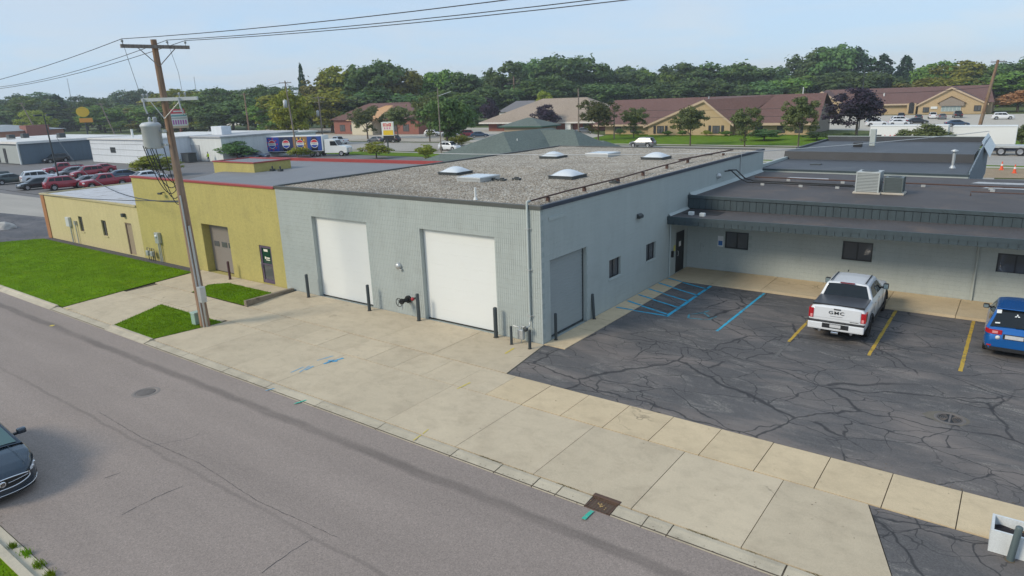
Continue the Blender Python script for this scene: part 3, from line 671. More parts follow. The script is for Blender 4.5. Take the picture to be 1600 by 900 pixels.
# skylights
def skylight(x, y, s, dome, sy=None, rz=0):
    sy = sy or s; k = MB(); z = 5.40
    k.box(x-s, x+s, y-sy, y+sy, z, z+.16); o = k.build('skylight', m_dark if dome else m_galv, hb, .01)
    k = MB()
    if dome:
        n = 12; V = []; F = []
        for i in range(n+1):
            for j in range(n+1):
                u, v = i/n*2-1, j/n*2-1; h = (1-u*u)**.75*(1-v*v)**.75 if abs(u) < 1 and abs(v) < 1 else 0
                V.append((x+u*(s-.06), y+v*(sy-.06), z+.175+.27*h))
        F = [(i*(n+1)+j, (i+1)*(n+1)+j, (i+1)*(n+1)+j+1, i*(n+1)+j+1) for i in range(n) for j in range(n)]
        k.add(V, F, True); child_of(k.build('dome', m_dome, None), o, hb)
        k = MB(); k.box(x-s-.03, x+s+.03, y-sy-.03, y+sy+.03, z+.15, z+.172); child_of(k.build('frame', m_dark, None), o, hb)
    else:
        k.box(x-s-.02, x+s+.02, y-sy-.02, y+sy+.02, z+.15, z+.24); child_of(k.build('lid', m_galv, None, .015), o, hb)
        k = MB(); k.box(x-s+.1, x+s-.1, y-sy+.1, y+sy-.1, z+.241, z+.246); child_of(k.build('pane', m_dome, None), o, hb)
for q in ((-11.0, 7.9, .68, 1), (-7.9, 6.1, .75, 0, .8), (-4.1, 8.5, .70, 1), (-11.0, 17.8, .68, 1), (-8.5, 20.0, .85, 0, .85), (-4.1, 18.8, .70, 1)): skylight(*q[:3], q[3], q[4] if len(q) > 4 else None)
k = MB(); k.cyl((-3.6, .62, 5.4), (-3.6, .62, 5.92), .045); k.cyl((-3.6, .62, 5.4), (-3.6, .62, 5.52), .1, .06); k.build('roof_vent', m_white, hb)
for x, y in ((-6.1, 6.9), (-.9, 7.4), (-7.1, 6.3), (-6.6, 6.35), (-2.0, 22)):
    k = MB(); k.box(x-.22, x+.22, y-.1, y+.12, 5.40, 5.50); k.box(x-.1, x+.1, y-.06, y+.06, 5.5, 5.56); k.build('roof_drain', m_dark, hb, .01)
# fittings on the walls
k = MB(); k.lathe([(.0, -.17), (.10, -.16), (.15, -.10), (.16, 0)], (-7.7, 0, 2.31), 14, 'Y'); k.box(-7.66, -7.5, -.10, -.01, 2.12, 2.2); k.build('vent_hood', m_galv, hb)
k = MB(); k.prismY([(-.02, 0), (.16, 0), (.16, .13), (.04, .2), (-.02, .2)], 7.95, 8.35); k.v = [(x+.004, y, z+3.75) for x, y, z in k.v]; wl_ = k.build('wall_light', m_dark, hb)
k = MB(); k.quad((.03, 7.97, 3.748), (.15, 7.97, 3.748), (.15, 8.33, 3.748), (.03, 8.33, 3.748)); child_of(k.build('lens', m_dome, None), wl_, hb)
k = MB(); k.box(0, .03, .54, 1.78, 4.84, 4.98); k.build('wall_plaque', m_gray2, hb, .004)
k = MB(); k.lathe([(.0, .2), (.13, .17), (.17, .05), (.17, 0)], (0.003, 18.27, 5.2-.6), 12, 'X'); k.build('vent_hood', m_galv, hb)
k = MB(); k.tube([(.04, 22.1, 5.6), (.04, 22.1, 4.2)], .03); k.tube([(.04, 22.1, 5.6), (-.7, 22.0, 5.6)], .03); k.build('conduit', m_galv, hb)
k = MB(); k.tube([(.05, 11.72, .06), (.05, 11.72, 3.1)], .045, 8); k.build('downspout', m_gray2, hb)
# side entrance door beside the wing
b = MB(); b.box(-.05, .016, 12.62, 13.55, .10, 2.22); dd = b.build('entrance_door', m_black, hb, .004)
k = MB(); k.box(.016, .03, 12.57, 12.625, .10, 2.26); k.box(.016, .03, 13.55, 13.6, .1, 2.26); k.box(.016, .03, 12.625, 13.55, 2.2, 2.26); child_of(k.build('frame', m_frame, None), dd, hb)
k = MB(); k.box(.02, .022, 12.93, 13.2, 1.45, 1.72); child_of(k.build('notice', pm('paper', (.75, .75, .72), .8), None), dd, hb)
k = MB(); k.tube([(.03, 12.72, 1.0), (.09, 12.72, 1.0), (.09, 12.72, 1.25), (.03, 12.72, 1.25)], .014); child_of(k.build('handle', m_galv, None), dd, hb)
k = MB(); k.box(.005, .02, 12.28, 12.5, 1.32, 1.62); k.build('notice', pm('yellow_notice', (.62, .58, .14), .7), hb)
k = MB(); k.box(.005, .10, 12.0, 12.14, 1.05, 1.38); k.build('mailbox', m_black, hb, .01)

# gas pipe: along the roof edge, down the front wall to the meter
gp = thing('gas_pipe', 'rusty gas pipe along the gravel roof edge with grey riser down the front wall', 'pipe', (-.55, -.07, 0))
k = MB(); k.tube([(-.55, .05, 5.62), (-.75, 3, 5.62), (-.8, 8, 5.62), (-1.2, 13, 5.62), (-1.35, 17.5, 5.62)], .035, 8); k.build('roof_run', m_rust, gp)
k = MB(); k.tube([(-1.5, 16.2, 5.66), (-.95, 23.4, 5.66)], .045, 8); k.build('roof_run', m_rust, gp)
for x, y in ((-.65, 1.5), (-.77, 4.5), (-.8, 7.6), (-1.0, 10.6), (-1.25, 14), (-1.4, 17.2), (-1.05, 22)):
    k = MB(); k.box(x-.07, x+.07, y-.05, y+.05, 5.41, 5.585); k.build('pipe_support', m_rust, gp)
k = MB(); k.tube([(-.55, -.075, .95), (-.55, -.075, 5.58), (-.55, -.05, 5.62), (-.55, .12, 5.62)], .045, 10); k.build('riser', m_gray2, gp)
for z in (1.15, 3.0, 4.6):
    k = MB(); k.box(-.70, -.40, -.035, -.005, z-.02, z+.02); k.box(-.62, -.48, -.125, -.035, z-.02, z+.02); k.build('bracket', m_galv, gp)
gm = thing('gas_meter', 'small grey gas meter with regulator at the foot of the front wall', 'gas meter', (-.75, -.3, .05))
k = MB(); k.box(-.95, -.68, -.42, -.22, .22, .62); k.build('meter_body', m_galv, gm, .04, seg=3)
k = MB(); k.tube([(-.82, -.3, .62), (-.82, -.3, .74), (-.55, -.3, .74), (-.55, -.1, .74), (-.55, -.1, 1.0)], .025); k.tube([(-.9, -.32, .62), (-.9, -.32, .7), (-1.2, -.32, .7)], .025); k.build('pipework', m_galv, gm)
k = MB(); k.lathe([(0, .05), (.10, .04), (.11, 0), (.10, -.04), (0, -.05)], (-.62, -.3, .66), 12, 'Y'); k.build('regulator', m_dark, gm)
k = MB(); k.cyl((-.82, -.32, .05), (-.82, -.32, .22), .02); k.build('stand', m_galv, gm)
# sprinkler valve with handwheel, and red capped hose connection
fv = thing('fire_valve', 'black sprinkler shut-off valve with handwheel on the front wall', 'valve', (-7.35, 0, .78))
k = MB(); k.cyl((-7.25, 0, .82), (-7.25, -.10, .82), .17, n=18); k.cyl((-7.25, -.1, .82), (-7.25, -.42, .82), .10, .085, n=14); k.cyl((-7.25, -.42, .82), (-7.25, -.5, .82), .13, n=16); k.build('valve_body', m_black, fv)
k = MB(); c = Vector((-7.25, -.62, .82)); ring = [c+Vector((math.cos(a)*.19, 0, math.sin(a)*.19)) for a in np.linspace(0, 6.283, 25)]; k.tube(ring, .016)
for a in (0, 2.09, 4.19): k.cyl(c, c+Vector((math.cos(a)*.19, 0, math.sin(a)*.19)), .012, n=6)
k.cyl((-7.25, -.5, .82), (-7.25, -.64, .82), .025); k.build('handwheel', m_black, fv)
k = MB(); k.tube([(-7.25, -.45, .72), (-7.25, -.45, .55), (-7.2, -.5, .5)], .03); k.build('drain_cock', m_galv, fv)
hcn = thing('hose_connection', 'small red capped hose connection beside the black valve', 'valve', (-6.85, 0, .92))
k = MB(); k.cyl((-6.85, .005, .92), (-6.85, -.14, .92), .045); k.build('spout', m_dark, hcn)
k = MB(); k.lathe([(0, -.23), (.07, -.22), (.085, -.16), (.07, -.12), (0, -.11)], (-6.85, 0, .92), 12, 'Y'); k.build('cap', m_red, hcn)

# ---- olive building
m_olive = pm('olive_wall_paint', (.42, .365, .120), .75, var=.09, scale=.6, fine=.06, fscale=9, streak=.06, dirt=((.27, .24, .10), .9, .35), bump=.4, bscale=18, bdist=.01)
m_cream = pm('cream_wall_paint', (.54, .465, .245), .78, var=.07, scale=.5, fine=.04, fscale=10, streak=.05, dirt=((.43, .36, .20), .9, .3), bump=.3, bscale=18, bdist=.008)
m_redc = pm('red_coping', (.30, .045, .045), .5, var=.2, scale=2)
m_memb = pm('grey_membrane', (.195, .20, .21), .7, var=.07, scale=.25, fine=.03, dirt=((.27, .27, .265), .5, .4))
m_taupe = pm('taupe_door', (.22, .195, .175), .55, var=.05)
ob = thing('olive_workshop', 'olive painted workshop with red coping beside the grey warehouse', 'building', (-24, 0, 0))
GH = [(-24.0, -21.25, 0, 2.93), (-18.45, -17.38, .1, 2.2)]
b = MB(); wall(b, 'F', .02, -31.6, -16.325, 0, 5.30, GH, .5)
b.quad((-31.6, .02, 0), (-31.6, .24, 0), (-31.6, .24, 5.3), (-31.6, .02, 5.3)); b.quad((-31.6, .24, 3.5), (-25.8, .24, 3.5), (-25.8, .24, 5.3), (-31.6, .24, 5.3)); b.quad((-25.8, .24, 0), (-28.7, 3.9, 0), (-28.7, 3.9, 5.22), (-25.8, .24, 5.3)); b.quad((-28.7, 3.9, 0), (-30.3, 4.9, 0), (-30.3, 4.9, 5.1), (-28.7, 3.9, 5.22)); b.quad((-30.4, 7.8, 0), (-33.6, 11.7, 0), (-33.6, 11.7, 5.3), (-30.4, 7.8, 5.28)); b.quad((-30.3, 4.9, 0), (-30.4, 7.8, 0), (-30.4, 7.8, 5.28), (-30.3, 4.9, 5.1)); b.quad((-33.6, 11.7, 0), (-16.41, 12.9, 0), (-16.41, 12.9, 5.3), (-33.6, 11.7, 5.3))
b.build('wall', m_olive, ob)
b = MB(); b.add([(-25.8, .1, 5.30), (-16.41, .1, 5.30), (-16.41, 12.8, 5.30), (-33.4, 11.6, 5.30), (-30.4, 7.8, 5.28), (-30.3, 4.9, 5.1), (-28.7, 3.9, 5.22)], [(0, 1, 2, 3, 4, 5, 6)]); b.build('roof', m_memb, ob)
MB().box(-31.66, -16.41, -.045, .24, 5.30, 5.41).build('coping', m_redc, ob, .01)
b = MB(); b.add([(-33.7, 11.55, 5.28), (-16.41, 12.75, 5.28), (-16.41, 12.95, 5.28), (-33.7, 11.75, 5.28), (-33.7, 11.55, 5.52), (-16.41, 12.75, 5.52), (-16.41, 12.95, 5.52), (-33.7, 11.75, 5.52)], [(4, 5, 6, 7), (0, 1, 5, 4), (1, 2, 6, 5), (2, 3, 7, 6), (3, 0, 4, 7)]); b.build('coping', m_redc, ob)
b = MB(); b.add([(-33.7, 11.6, 5.28), (-30.5, 7.85, 5.5), (-30.3, 7.85, 5.5), (-33.5, 11.6, 5.28), (-33.7, 11.6, 5.52), (-30.5, 7.85, 5.9), (-30.3, 7.85, 5.9), (-33.5, 11.6, 5.52)], [(4, 5, 6, 7), (2, 3, 7, 6), (0, 1, 5, 4)]); b.build('coping', m_redc, ob)
MB().box(-30.3, -25.6, 5.0, 7.8, 4.9, 5.86).build('raised_bay', m_olive, ob)
for q in ((-30.36, -25.54, 4.94, 5.12), (-30.36, -25.54, 7.68, 7.86), (-30.36, -30.18, 5.12, 7.68), (-25.72, -25.54, 5.12, 7.68)): MB().box(*q, 5.86, 5.93).build('coping', m_redc, ob)
MB().quad((-30.2, 5.1, 5.863), (-25.7, 5.1, 5.863), (-25.7, 7.7, 5.863), (-30.2, 7.7, 5.863)).build('roof', m_memb, ob)
for x, y in ((-25.1, 6.0), (-24.4, 6.1)):
    k = MB(); k.box(x-.15, x+.15, y-.12, y+.12, 5.28, 5.45); k.cyl((x, y, 5.45), (x, y, 5.62), .05); k.build('roof_vent', m_dark, ob, .01)
dr = sect_door(ob, 'F', .02, -23.98, -21.27, 2.92, .46, 5, m_taupe)
for u in (-23.4, -22.6, -21.9):
    k = MB(); pbox(k, 'F', .02, u-.26, u+.26, .435, .459, 1.55, 1.86); o = child_of(k.build('pane', m_pane, None, .05), dr, ob)
b = MB(); m_plum = pm('plum_door_frame', (.10, .07, .11), .5)
pbox(b, 'F', .02, -18.45, -18.31, .03, .12, .12, 2.2); pbox(b, 'F', .02, -17.5, -17.38, .03, .12, .12, 2.2); pbox(b, 'F', .02, -18.31, -17.5, .03, .12, 2.06, 2.2); pbox(b, 'F', .02, -18.31, -17.5, .03, .12, .12, .3); pbox(b, 'F', .02, -18.31, -17.5, .03, .12, 1.12, 1.2)
gd = b.build('glass_door', m_plum, ob)
k = MB(); pbox(k, 'F', .02, -18.31, -17.5, .07, .085, .3, 1.12); child_of(k.build('pane', m_pane, None), gd, ob)
k = MB(); pbox(k, 'F', .02, -18.31, -17.5, .07, .085, 1.2, 2.06); child_of(k.build('pane', glass('green_poster_pane', (.01, .05, .035)), None), gd, ob)
m_ivory = pm('ivory_print', (.75, .72, .6), .7)
for u0, u1, z0, z1 in ((-18.15, -17.8, 1.86, 1.99), (-18.12, -18.0, 1.45, 1.58), (-17.97, -17.68, 1.48, 1.55), (-18.02, -17.68, 1.38, 1.43)):
    k = MB(); pbox(k, 'F', .02, u0, u1, .060, .068, z0, z1); child_of(k.build('print_mark', m_ivory, None), gd, ob)
k = MB(); k.tube([(-18.38, .04, .95), (-18.38, -.03, .95), (-18.38, -.03, 1.25), (-18.38, .04, 1.25)], .014); child_of(k.build('handle', m_galv, None), gd, ob)
k = MB(); k.cyl((-27.64, .02, 4.57), (-27.64, -.22, 4.55), .03); k.box(-27.82, -27.46, -.34, -.2, 4.46, 4.56); k.build('wall_light', m_dark, ob, .02)
mb = thing('meter_box', 'grey electric meter box on twin conduits on the olive wall', 'meter', (-29.2, 0, .05))
k = MB(); k.box(-29.45, -29.0, -.2, .02, 1.25, 1.95); k.build('cabinet', m_galv, mb, .03); k = MB(); k.lathe([(0, -.27), (.1, -.26), (.12, -.2)], (-29.22, 0, 1.72), 12, 'Y'); k.build('meter_dial', m_dome, mb)
for x in (-29.33, -29.12):
    k = MB(); k.cyl((x, -.08, .05), (x, -.08, 1.26), .04); k.build('conduit', m_galv, mb)
gm2 = thing('gas_meter', 'twin gas meter pipework at the olive wall corner', 'gas meter', (-30.2, -.2, .05))
for x in (-30.6, -30.05):
    k = MB(); k.box(x-.14, x+.14, -.32, -.12, .35, .68); k.build('meter_body', m_galv, gm2, .04); k = MB(); k.tube([(x, -.2, .05), (x, -.2, .35)], .025); k.build('pipework', m_dark, gm2)
    k = MB(); k.tube([(x-.1, -.2, .66), (x-.1, -.2, .85), (x+.25, -.2, .85), (x+.25, -.2, .05)], .022); k.build('pipework', m_dark, gm2)
# ---- cream annex
cb = thing('cream_annex', 'low cream painted annex with a brown left corner and a pale worn roof', 'building', (-39, 0, 0))
CH = [(-40.9, -40.25, 1.02, 2.12), (-37.2, -36.5, 1.02, 2.12), (-33.68, -32.75, .06, 2.22)]
b = MB(); wall(b, 'F', .025, -46.35, -31.61, 0, 3.38, CH, .18); b.build('wall', m_cream, cb); b = MB(); b.quad((-46.9, 8.5, 0), (-31.61, 8.5, 0), (-31.61, 8.5, 3.3), (-46.9, 8.5, 3.3)); b.build('wall', m_cream, cb)
b = MB(); b.box(-46.95, -46.35, -.03, .6, 0, 3.36); b.box(-46.95, -46.75, .6, 8.5, 0, 3.3); b.build('brick_end', pm('orange_brown_brick', (.36, .165, .07), .8, var=.2, scale=5, bump=.5, bscale=16, bdist=.02), cb)
b = MB(); b.box(-47.0, -31.61, -.06, .14, 3.38, 3.50); b.box(-47.0, -46.8, .14, 8.6, 3.38, 3.50); b.build('coping', pm('buff_coping', (.46, .39, .22), .6), cb, .01)
b = MB(); b.quad((-46.8, .14, 3.40), (-31.61, .14, 3.40), (-31.61, 8.5, 3.44), (-46.8, 8.5, 3.44)); b.build('roof', pm('weathered_white_roof', (.50, .51, .53), .8, var=.1, scale=.5, fine=.05, dirt=((.22, .19, .16), .9, .75)), cb)
for u0, u1, z0, z1 in CH[:2]: window(cb, 'F', .025, u0, u1, z0, z1, .12, 1, .04, pm('bronze_frame', (.10, .075, .055), .5), m_cream)
k = MB(); k.box(-33.66, -32.77, .10, .14, .07, 2.2); d = k.build('steel_door', pm('brown_steel_door', (.34, .265, .185), .6, streak=.15), cb, .004)
k = MB(); k.box(-33.68, -33.6, .05, .15, .06, 2.22); k.box(-32.83, -32.75, .05, .15, .06, 2.22); k.box(-33.6, -32.83, .05, .15, 2.13, 2.22); child_of(k.build('frame', pm('brown_frame', (.20, .14, .10), .6), None), d, cb)
k = MB(); k.box(-33.6, -33.3, -.18, .02, 2.62, 2.86); k.build('wall_light', m_dark, cb, .03)
mb2 = thing('meter_box', 'white electric meter on a conduit at the cream wall', 'meter', (-42.4, 0, .05))
k = MB(); k.box(-42.75, -42.2, -.18, .02, 1.25, 1.95); k.build('cabinet', pm('pale_grey_metal', (.55, .57, .57), .5), mb2, .03)
k = MB(); k.cyl((-42.3, -.08, .05), (-42.3, -.08, 1.26), .045); k.build('conduit', m_galv, mb2); k = MB(); k.cyl((-41.35, -.08, .05), (-41.35, -.08, 1.5), .035); k.box(-41.45, -41.25, -.14, .02, 1.45, 1.75); k.build('conduit', m_galv, mb2)

# ---- single-storey wing with canopy
m_fas = pm('slate_blue_fascia', (.047, .069, .079), .5, var=.12, scale=1.5, streak=.15)
m_roofd = pm('dark_worn_roof', (.072, .066, .066), .75, var=.3, scale=.5, fine=.10, fscale=12, dirt=((.16, .115, .085), .4, .7))
m_roofe = pm('black_membrane', (.052, .058, .066), .55, var=.15, scale=.4, fine=.05, dirt=((.12, .125, .13), .3, .5))
wb = thing('office_wing', 'low grey office wing with slate fascia canopy and dark flat roof', 'building', (8, 14.1, 0))
WH = [(2.08, 3.30, 1.36, 2.25), (7.76, 9.06, 1.38, 2.28), (13.82, 15.12, 1.44, 2.33), (19.5, 20.8, 1.44, 2.33)]
b = MB(); wall(b, 'F', 14.10, 0.006, 24, 0, 3.45, WH, .2); b.quad((24, 14.1, 0), (24, 26.4, 0), (24, 26.4, 4), (24, 14.1, 4)); b.quad((.006, 26.4, 0), (24, 26.4, 0), (24, 26.4, 4.0), (.006, 26.4, 4.0)); b.build('wall', m_mort, wb)
rest = MB()
for lo, hi, z0, z1 in courses(.006, 24, .1, 16, WH):
    o_ = random.uniform(-.001, .001); rest.box(lo+.003, hi-.003, 14.094+o_, 14.099, z0+.003, z1-.003)
structure(rest.build('block_courses', m_gray2, wb), 'stuff')
for u0, u1, z0, z1 in WH: window(wb, 'F', 14.09, u0, u1, z0, z1, .06, 1, .06)
cs = .0115
def cz_(x): return 3.30+cs*x
b = MB(); b.add([(.01, 11.42, cz_(0)-.012), (24, 11.42, cz_(24)-.012), (24, 14.0, cz_(24)+.02), (.01, 14.0, cz_(0)+.02), (.01, 11.42, cz_(0)-.34), (24, 11.42, cz_(24)-.34), (24, 14.08, cz_(24)-.34), (.01, 14.08, cz_(0)-.34)],
             [(0, 1, 2, 3), (4, 7, 6, 5), (0, 4, 5, 1), (1, 5, 6, 2), (0, 3, 7, 4)]); b.build('canopy_roof', m_roofd, wb)
b = MB(); b.add([(.01, 11.36, cz_(0)-.18), (24, 11.36, cz_(24)-.18), (24, 11.36, cz_(24)+.015), (.01, 11.36, cz_(0)+.015), (.01, 11.46, cz_(0)-.18), (24, 11.46, cz_(24)-.18), (24, 11.46, cz_(24)+.015), (.01, 11.46, cz_(0)+.015)], [(0, 1, 2, 3), (3, 2, 6, 7), (4, 7, 6, 5)]); b.build('canopy_trim', m_fas, wb)
t = MB(); t.box(.006, .322, -.012, .018, 0, .21); t.box(.29, .314, -.022, -.012, 0, .21); fl = t.mesh('fascia_panel', m_fas)
t = MB(); t.box(.006, .322, -.012, .018, 0, .5); t.box(.288, .314, -.024, -.012, 0, .5); fu = t.mesh('fascia_panel', m_fas)
x = .02
while x < 20:
    link('fascia_panel', fl, wb, (x-8, 11.385-14.1, cz_(x)-.385)); link('fascia_panel', fu, wb, (x-8, 13.985-14.1, 3.37)); x += .328
b = MB(); b.box(.01, 24, 13.94, 14.06, 3.90, 4.07); b.build('roof_trim', m_fas, wb, .01); b = MB(); b.box(.01, 24, 14.0065, 14.09, 3.3, 3.9); b.build('upper_wall', m_black, wb)
b = MB(); b.quad((.01, 14.07, 4.0), (24, 14.07, 4.0), (24, 26.4, 4.0), (.01, 26.4, 4.0)); b.build('roof', m_roofd, wb)
b = MB(); b.add([(.0, 14.1, 4.002), (.22, 14.1, 4.002), (.22, 26.4, 4.002), (.0, 26.4, 4.002), (.012, 14.1, 4.16), (.012, 26.4, 4.16)], [(1, 2, 5, 4)]); b.box(.004, .02, 14.1, 26.4, 4.16, 4.24); b.build('flashing', m_gray2, wb)
b = MB(); b.add([(.0, 11.5, cz_(0)+.02), (.14, 11.5, cz_(0)+.01), (.14, 13.95, cz_(0)+.035), (.012, 11.5, cz_(0)+.12), (.012, 13.95, cz_(0)+.14)], [(1, 2, 4, 3)]); b.build('flashing', m_gray2, wb)
k = MB(); k.cyl((13.12, 14.03, .14), (13.12, 14.03, 3.12), .04); k.build('downspout', m_gray2, wb)
sg = MB(); sg.box(1.7, 2.0, 14.075, 14.09, 1.42, 1.98); s1 = sg.build('accessible_parking_sign', pm('sign_white', (.72, .74, .74), .5), wb)
k = MB(); k.box(1.74, 1.96, 14.068, 14.075, 1.48, 1.72); child_of(k.build('blue_panel', pm('sign_blue', (.02, .14, .42), .5), None), s1, wb)
k = MB(); k.box(.75, .79, 14.05, 14.09, 1.0, 1.5); k.box(.83, .93, 14.05, 14.09, 1.3, 1.4); k.build('conduit', m_gray2, wb)
for x, y in ((.9, 12.3), (1.55, 12.15)):
    k = MB(); k.box(x-.13, x+.13, y-.1, y+.1, 3.3, 3.48); k.build('roof_vent', m_white, wb, .02)
b = MB(); b.box(.35, 2.2, 12.5, 13.6, 3.335, 3.345); b.build('roof_patch', pm('black_roof_patch', (.02, .02, .022), .5), wb)
m_snow = pm('pale_roof_patch', (.42, .43, .44), .8, var=.2, dirt=((.09, .085, .085), 1.2, .9))
for q in ((2.3, 5.0, 23.2, 23.9), (12.0, 15, 24.2, 25.0), (12.6, 16, 22.3, 23.2)):
    b = MB(); b.quad((q[0], q[2], 4.005), (q[1], q[2], 4.005), (q[1]-.2, q[3], 4.005), (q[0]+.3, q[3], 4.005)); b.build('roof_patch', m_snow, wb)
# condensers
def condenser(x, y, s, h, label, mat, z=4.0):
    t = thing('air_conditioner', label, 'air conditioner', (x, y, z), 0, 'condensers on the office roof')
    k = MB(); k.box(x-s-.12, x+s+.12, y-s-.1, y+s+.1, z+.005, z+.10); k.build('pad', m_pale, t, .02)
    k = MB(); k.box(x-s+.03, x+s-.03, y-s+.03, y+s-.03, z+.1, z+h-.05); k.build('coil', pm('coil_grey', (.17, .185, .185), .6), t)
    k = MB()
    for i in range(4):
        for sx, sy in ((-1, -1), (1, -1), (1, 1), (-1, 1)): pass
    for sx in (-1, 1):
        for sy in (-1, 1): MB().box(x+sx*s-.03, x+sx*s+.03, y+sy*s-.03, y+sy*s+.03, z+.1, z+h).build('corner_post', mat, t)
    for i in range(int(h/.075)-1):
        zz = z+.13+i*.075; k = MB(); k.box(x-s, x+s, y-s-.012, y-s+.02, zz, zz+.045); k.box(x-s, x+s, y+s-.02, y+s+.012, zz, zz+.045); k.box(x-s-.012, x-s+.02, y-s, y+s, zz, zz+.045); k.box(x+s-.02, x+s+.012, y-s, y+s, zz, zz+.045); k.build('louvre', mat, t)
    k = MB(); k.box(x-s-.02, x+s+.02, y-s-.02, y+s+.02, z+h-.05, z+h); k.build('top_panel', mat, t, .02)
    k = MB(); k.cyl((x, y, z+h), (x, y, z+h+.03), s*.75, n=24); k.build('fan_guard', m_dark, t)
condenser(7.9, 18.55, .52, 1.12, 'pale grey louvred condenser, the taller of the two on the office roof', pm('condenser_beige', (.42, .45, .44), .5))
condenser(9.05, 18.6, .40, .86, 'dark green grey condenser, the smaller of the two on the office roof', pm('condenser_green', (.10, .125, .125), .5))
rp = thing('roof_pipes', 'dark refrigerant and gas pipes lying across the office roof', 'pipe', (6, 21, 4))
k = MB(); k.tube([(.02, 19.4, 4.75), (.4, 19.4, 4.8), (.9, 19.5, 4.35), (1.3, 19.6, 4.14), (7.0, 19.6, 4.14), (7.4, 19.0, 4.14)], .04); k.build('insulated_line', m_black, rp)
k = MB(); k.tube([(.02, 20.0, 4.75), (.5, 20.0, 4.78), (1.0, 20.1, 4.3), (1.5, 20.2, 4.16), (6.9, 20.1, 4.15)], .04); k.build('insulated_line', m_black, rp)
k = MB(); k.tube([(1.0, 22.0, 4.16), (23, 21.6, 4.16)], .04); k.tube([(12.3, 19.2, 4.0), (12.3, 19.2, 4.2), (20, 19.2, 4.2)], .03); k.build('gas_line', m_rust, rp)
for x, y in ((2.2, 19.6), (4.3, 19.6), (6.2, 19.6), (3, 21.97), (6, 21.9), (10, 21.83), (13, 21.8), (13.1, 21.0)):
    k = MB(); k.box(x-.1, x+.1, y-.06, y+.06, 4.0, 4.12); k.build('pipe_block', m_galv, rp)

# ---- rear building with dark membrane roof
rb = thing('rear_annex', 'low rear building with black membrane roof, stepped parapet and ribbed grey end', 'building', (6, 34, 0))
b = MB(); b.box(-.4, 11.7, 26.86, 46, 0, 4.05); b.build('wall', m_gray2, rb)
b = MB(); b.quad((-.4, 26.9, 4.12), (11.6, 26.9, 4.12), (11.5, 33.9, 4.16), (-.4, 33.9, 4.16)); b.build('roof', m_roofe, rb)
b = MB(); b.box(-.45, 11.75, 26.82, 26.95, 4.05, 4.17); b.build('coping', m_fas, rb, .01)
b = MB(); b.box(-.5, -.3, 26.96, 33.9, 4.05, 4.33); b.build('coping', m_gray2, rb)
b = MB(); b.quad((-.6, 33.9, 4.16), (11.5, 33.9, 4.16), (11.5, 34.1, 4.70), (-.6, 34.1, 4.72)); b.build('parapet_face', pm('tarred_black', (.022, .025, .030), .6, var=.3, scale=1), rb); b = MB(); b.quad((-.6, 34.1, 4.72), (11.5, 34.1, 4.70), (11.4, 45.6, 4.72), (-.1, 45.6, 4.72)); b.quad((-.6, 33.9, 4.0), (-.6, 34.1, 4.72), (-.1, 45.6, 4.72), (-.1, 45.6, 4)); b.build('upper_roof', m_roofe, rb)
b = MB(); b.box(-.1, 11.5, 45.6, 45.8, 4.6, 5.08); b.box(-.3, -.1, 36, 45.6, 4.6, 4.86); b.build('parapet', m_roofe, rb); b = MB(); b.box(-.15, 11.6, 45.55, 45.85, 5.08, 5.12); b.build('coping', m_gray2, rb)
for i in range(38):                                             # ribbed metal end wall rising to the back
    y = 26.9+i*.5; zt = 4.35+.075*max(0, min(8, y-26.9))*.9+.25*(y > 35)*min(1, (y-35)/6); k = MB(); k.box(11.7, 11.76+.03*(i % 2), y, y+.495, 2.2, zt); k.build('ribbed_panel', pm('blue_grey_metal', (.20, .25, .29), .5, metal=.2, var=.1), rb)
b = MB(); b.add([(11.6, 38, 5.25), (12.2, 38, 4.2), (12.2, 46, 4.4), (11.6, 46, 5.4), (11.66, 46.0, 4.1)], [(0, 1, 2, 3), (3, 2, 4)]); b.build('white_flashing', m_white, rb)
k = MB(); k.cyl((10.6, 30.6, 4.14), (10.6, 30.6, 5.15), .09); k.lathe([(.2, 0), (.2, .06), (0, .14)], (10.6, 30.6, 5.18), 12); k.lathe([(.09, -.02), (.17, .02)], (10.6, 30.6, 5.1), 12); k.cyl((10.6, 30.6, 4.13), (10.6, 30.6, 4.3), .2, .1); k.build('vent_stack', m_galv, rb)
k = MB(); k.box(4.15, 4.55, 40.1, 40.5, 4.72, 6.0); k.build('flue', m_gray2, rb, .03); k = MB(); k.box(3.2, 3.8, 39.0, 39.5, 4.72, 5.05); k.build('roof_fan', m_black, rb, .03)
k = MB(); k.box(2.2, 2.9, 30.2, 30.6, 4.14, 4.2); k.build('roof_hatch', m_dark, rb)

# ---- green hip-roofed building behind the warehouse
m_green = shingles('green_shingles', (.115, .145, .13)); m_gtrim = pm('green_trim', (.02, .085, .055), .5)
gb = thing('green_roof_building', 'building with broad dark green hip roofs and a raised pavilion roof', 'building', (-28, 40, 0))
def hip(b, x0, x1, y0, y1, z, ra, rb_):
    V = [(x0, y0, z), (x1, y0, z), (x1, y1, z), (x0, y1, z), ra, rb_]
    if abs(ra[1]-rb_[1]) > abs(ra[0]-rb_[0]): b.add(V, [(0, 1, 4), (1, 2, 5, 4), (2, 3, 5), (3, 0, 4, 5)])
    else: b.add(V, [(0, 1, 5, 4), (1, 2, 5), (2, 3, 4, 5), (3, 0, 4)])
b = MB(); hip(b, -37, -23.5, 31, 48.5, 3.1, (-28.9, 35.9, 6.0), (-28.2, 44.0, 6.0)); b.build('roof', m_green, gb)
b = MB(); hip(b, -27, -20.0, 37, 46.5, 3.05, (-28.3, 41.6, 5.9), (-24.3, 42.2, 5.9)); b.build('roof', m_green, gb)
b = MB(); hip(b, -29, -24.3, 48.6, 54.5, 3.0, (-27.4, 51.5, 4.1), (-25.9, 51.5, 4.1)); b.build('roof', m_green, gb)
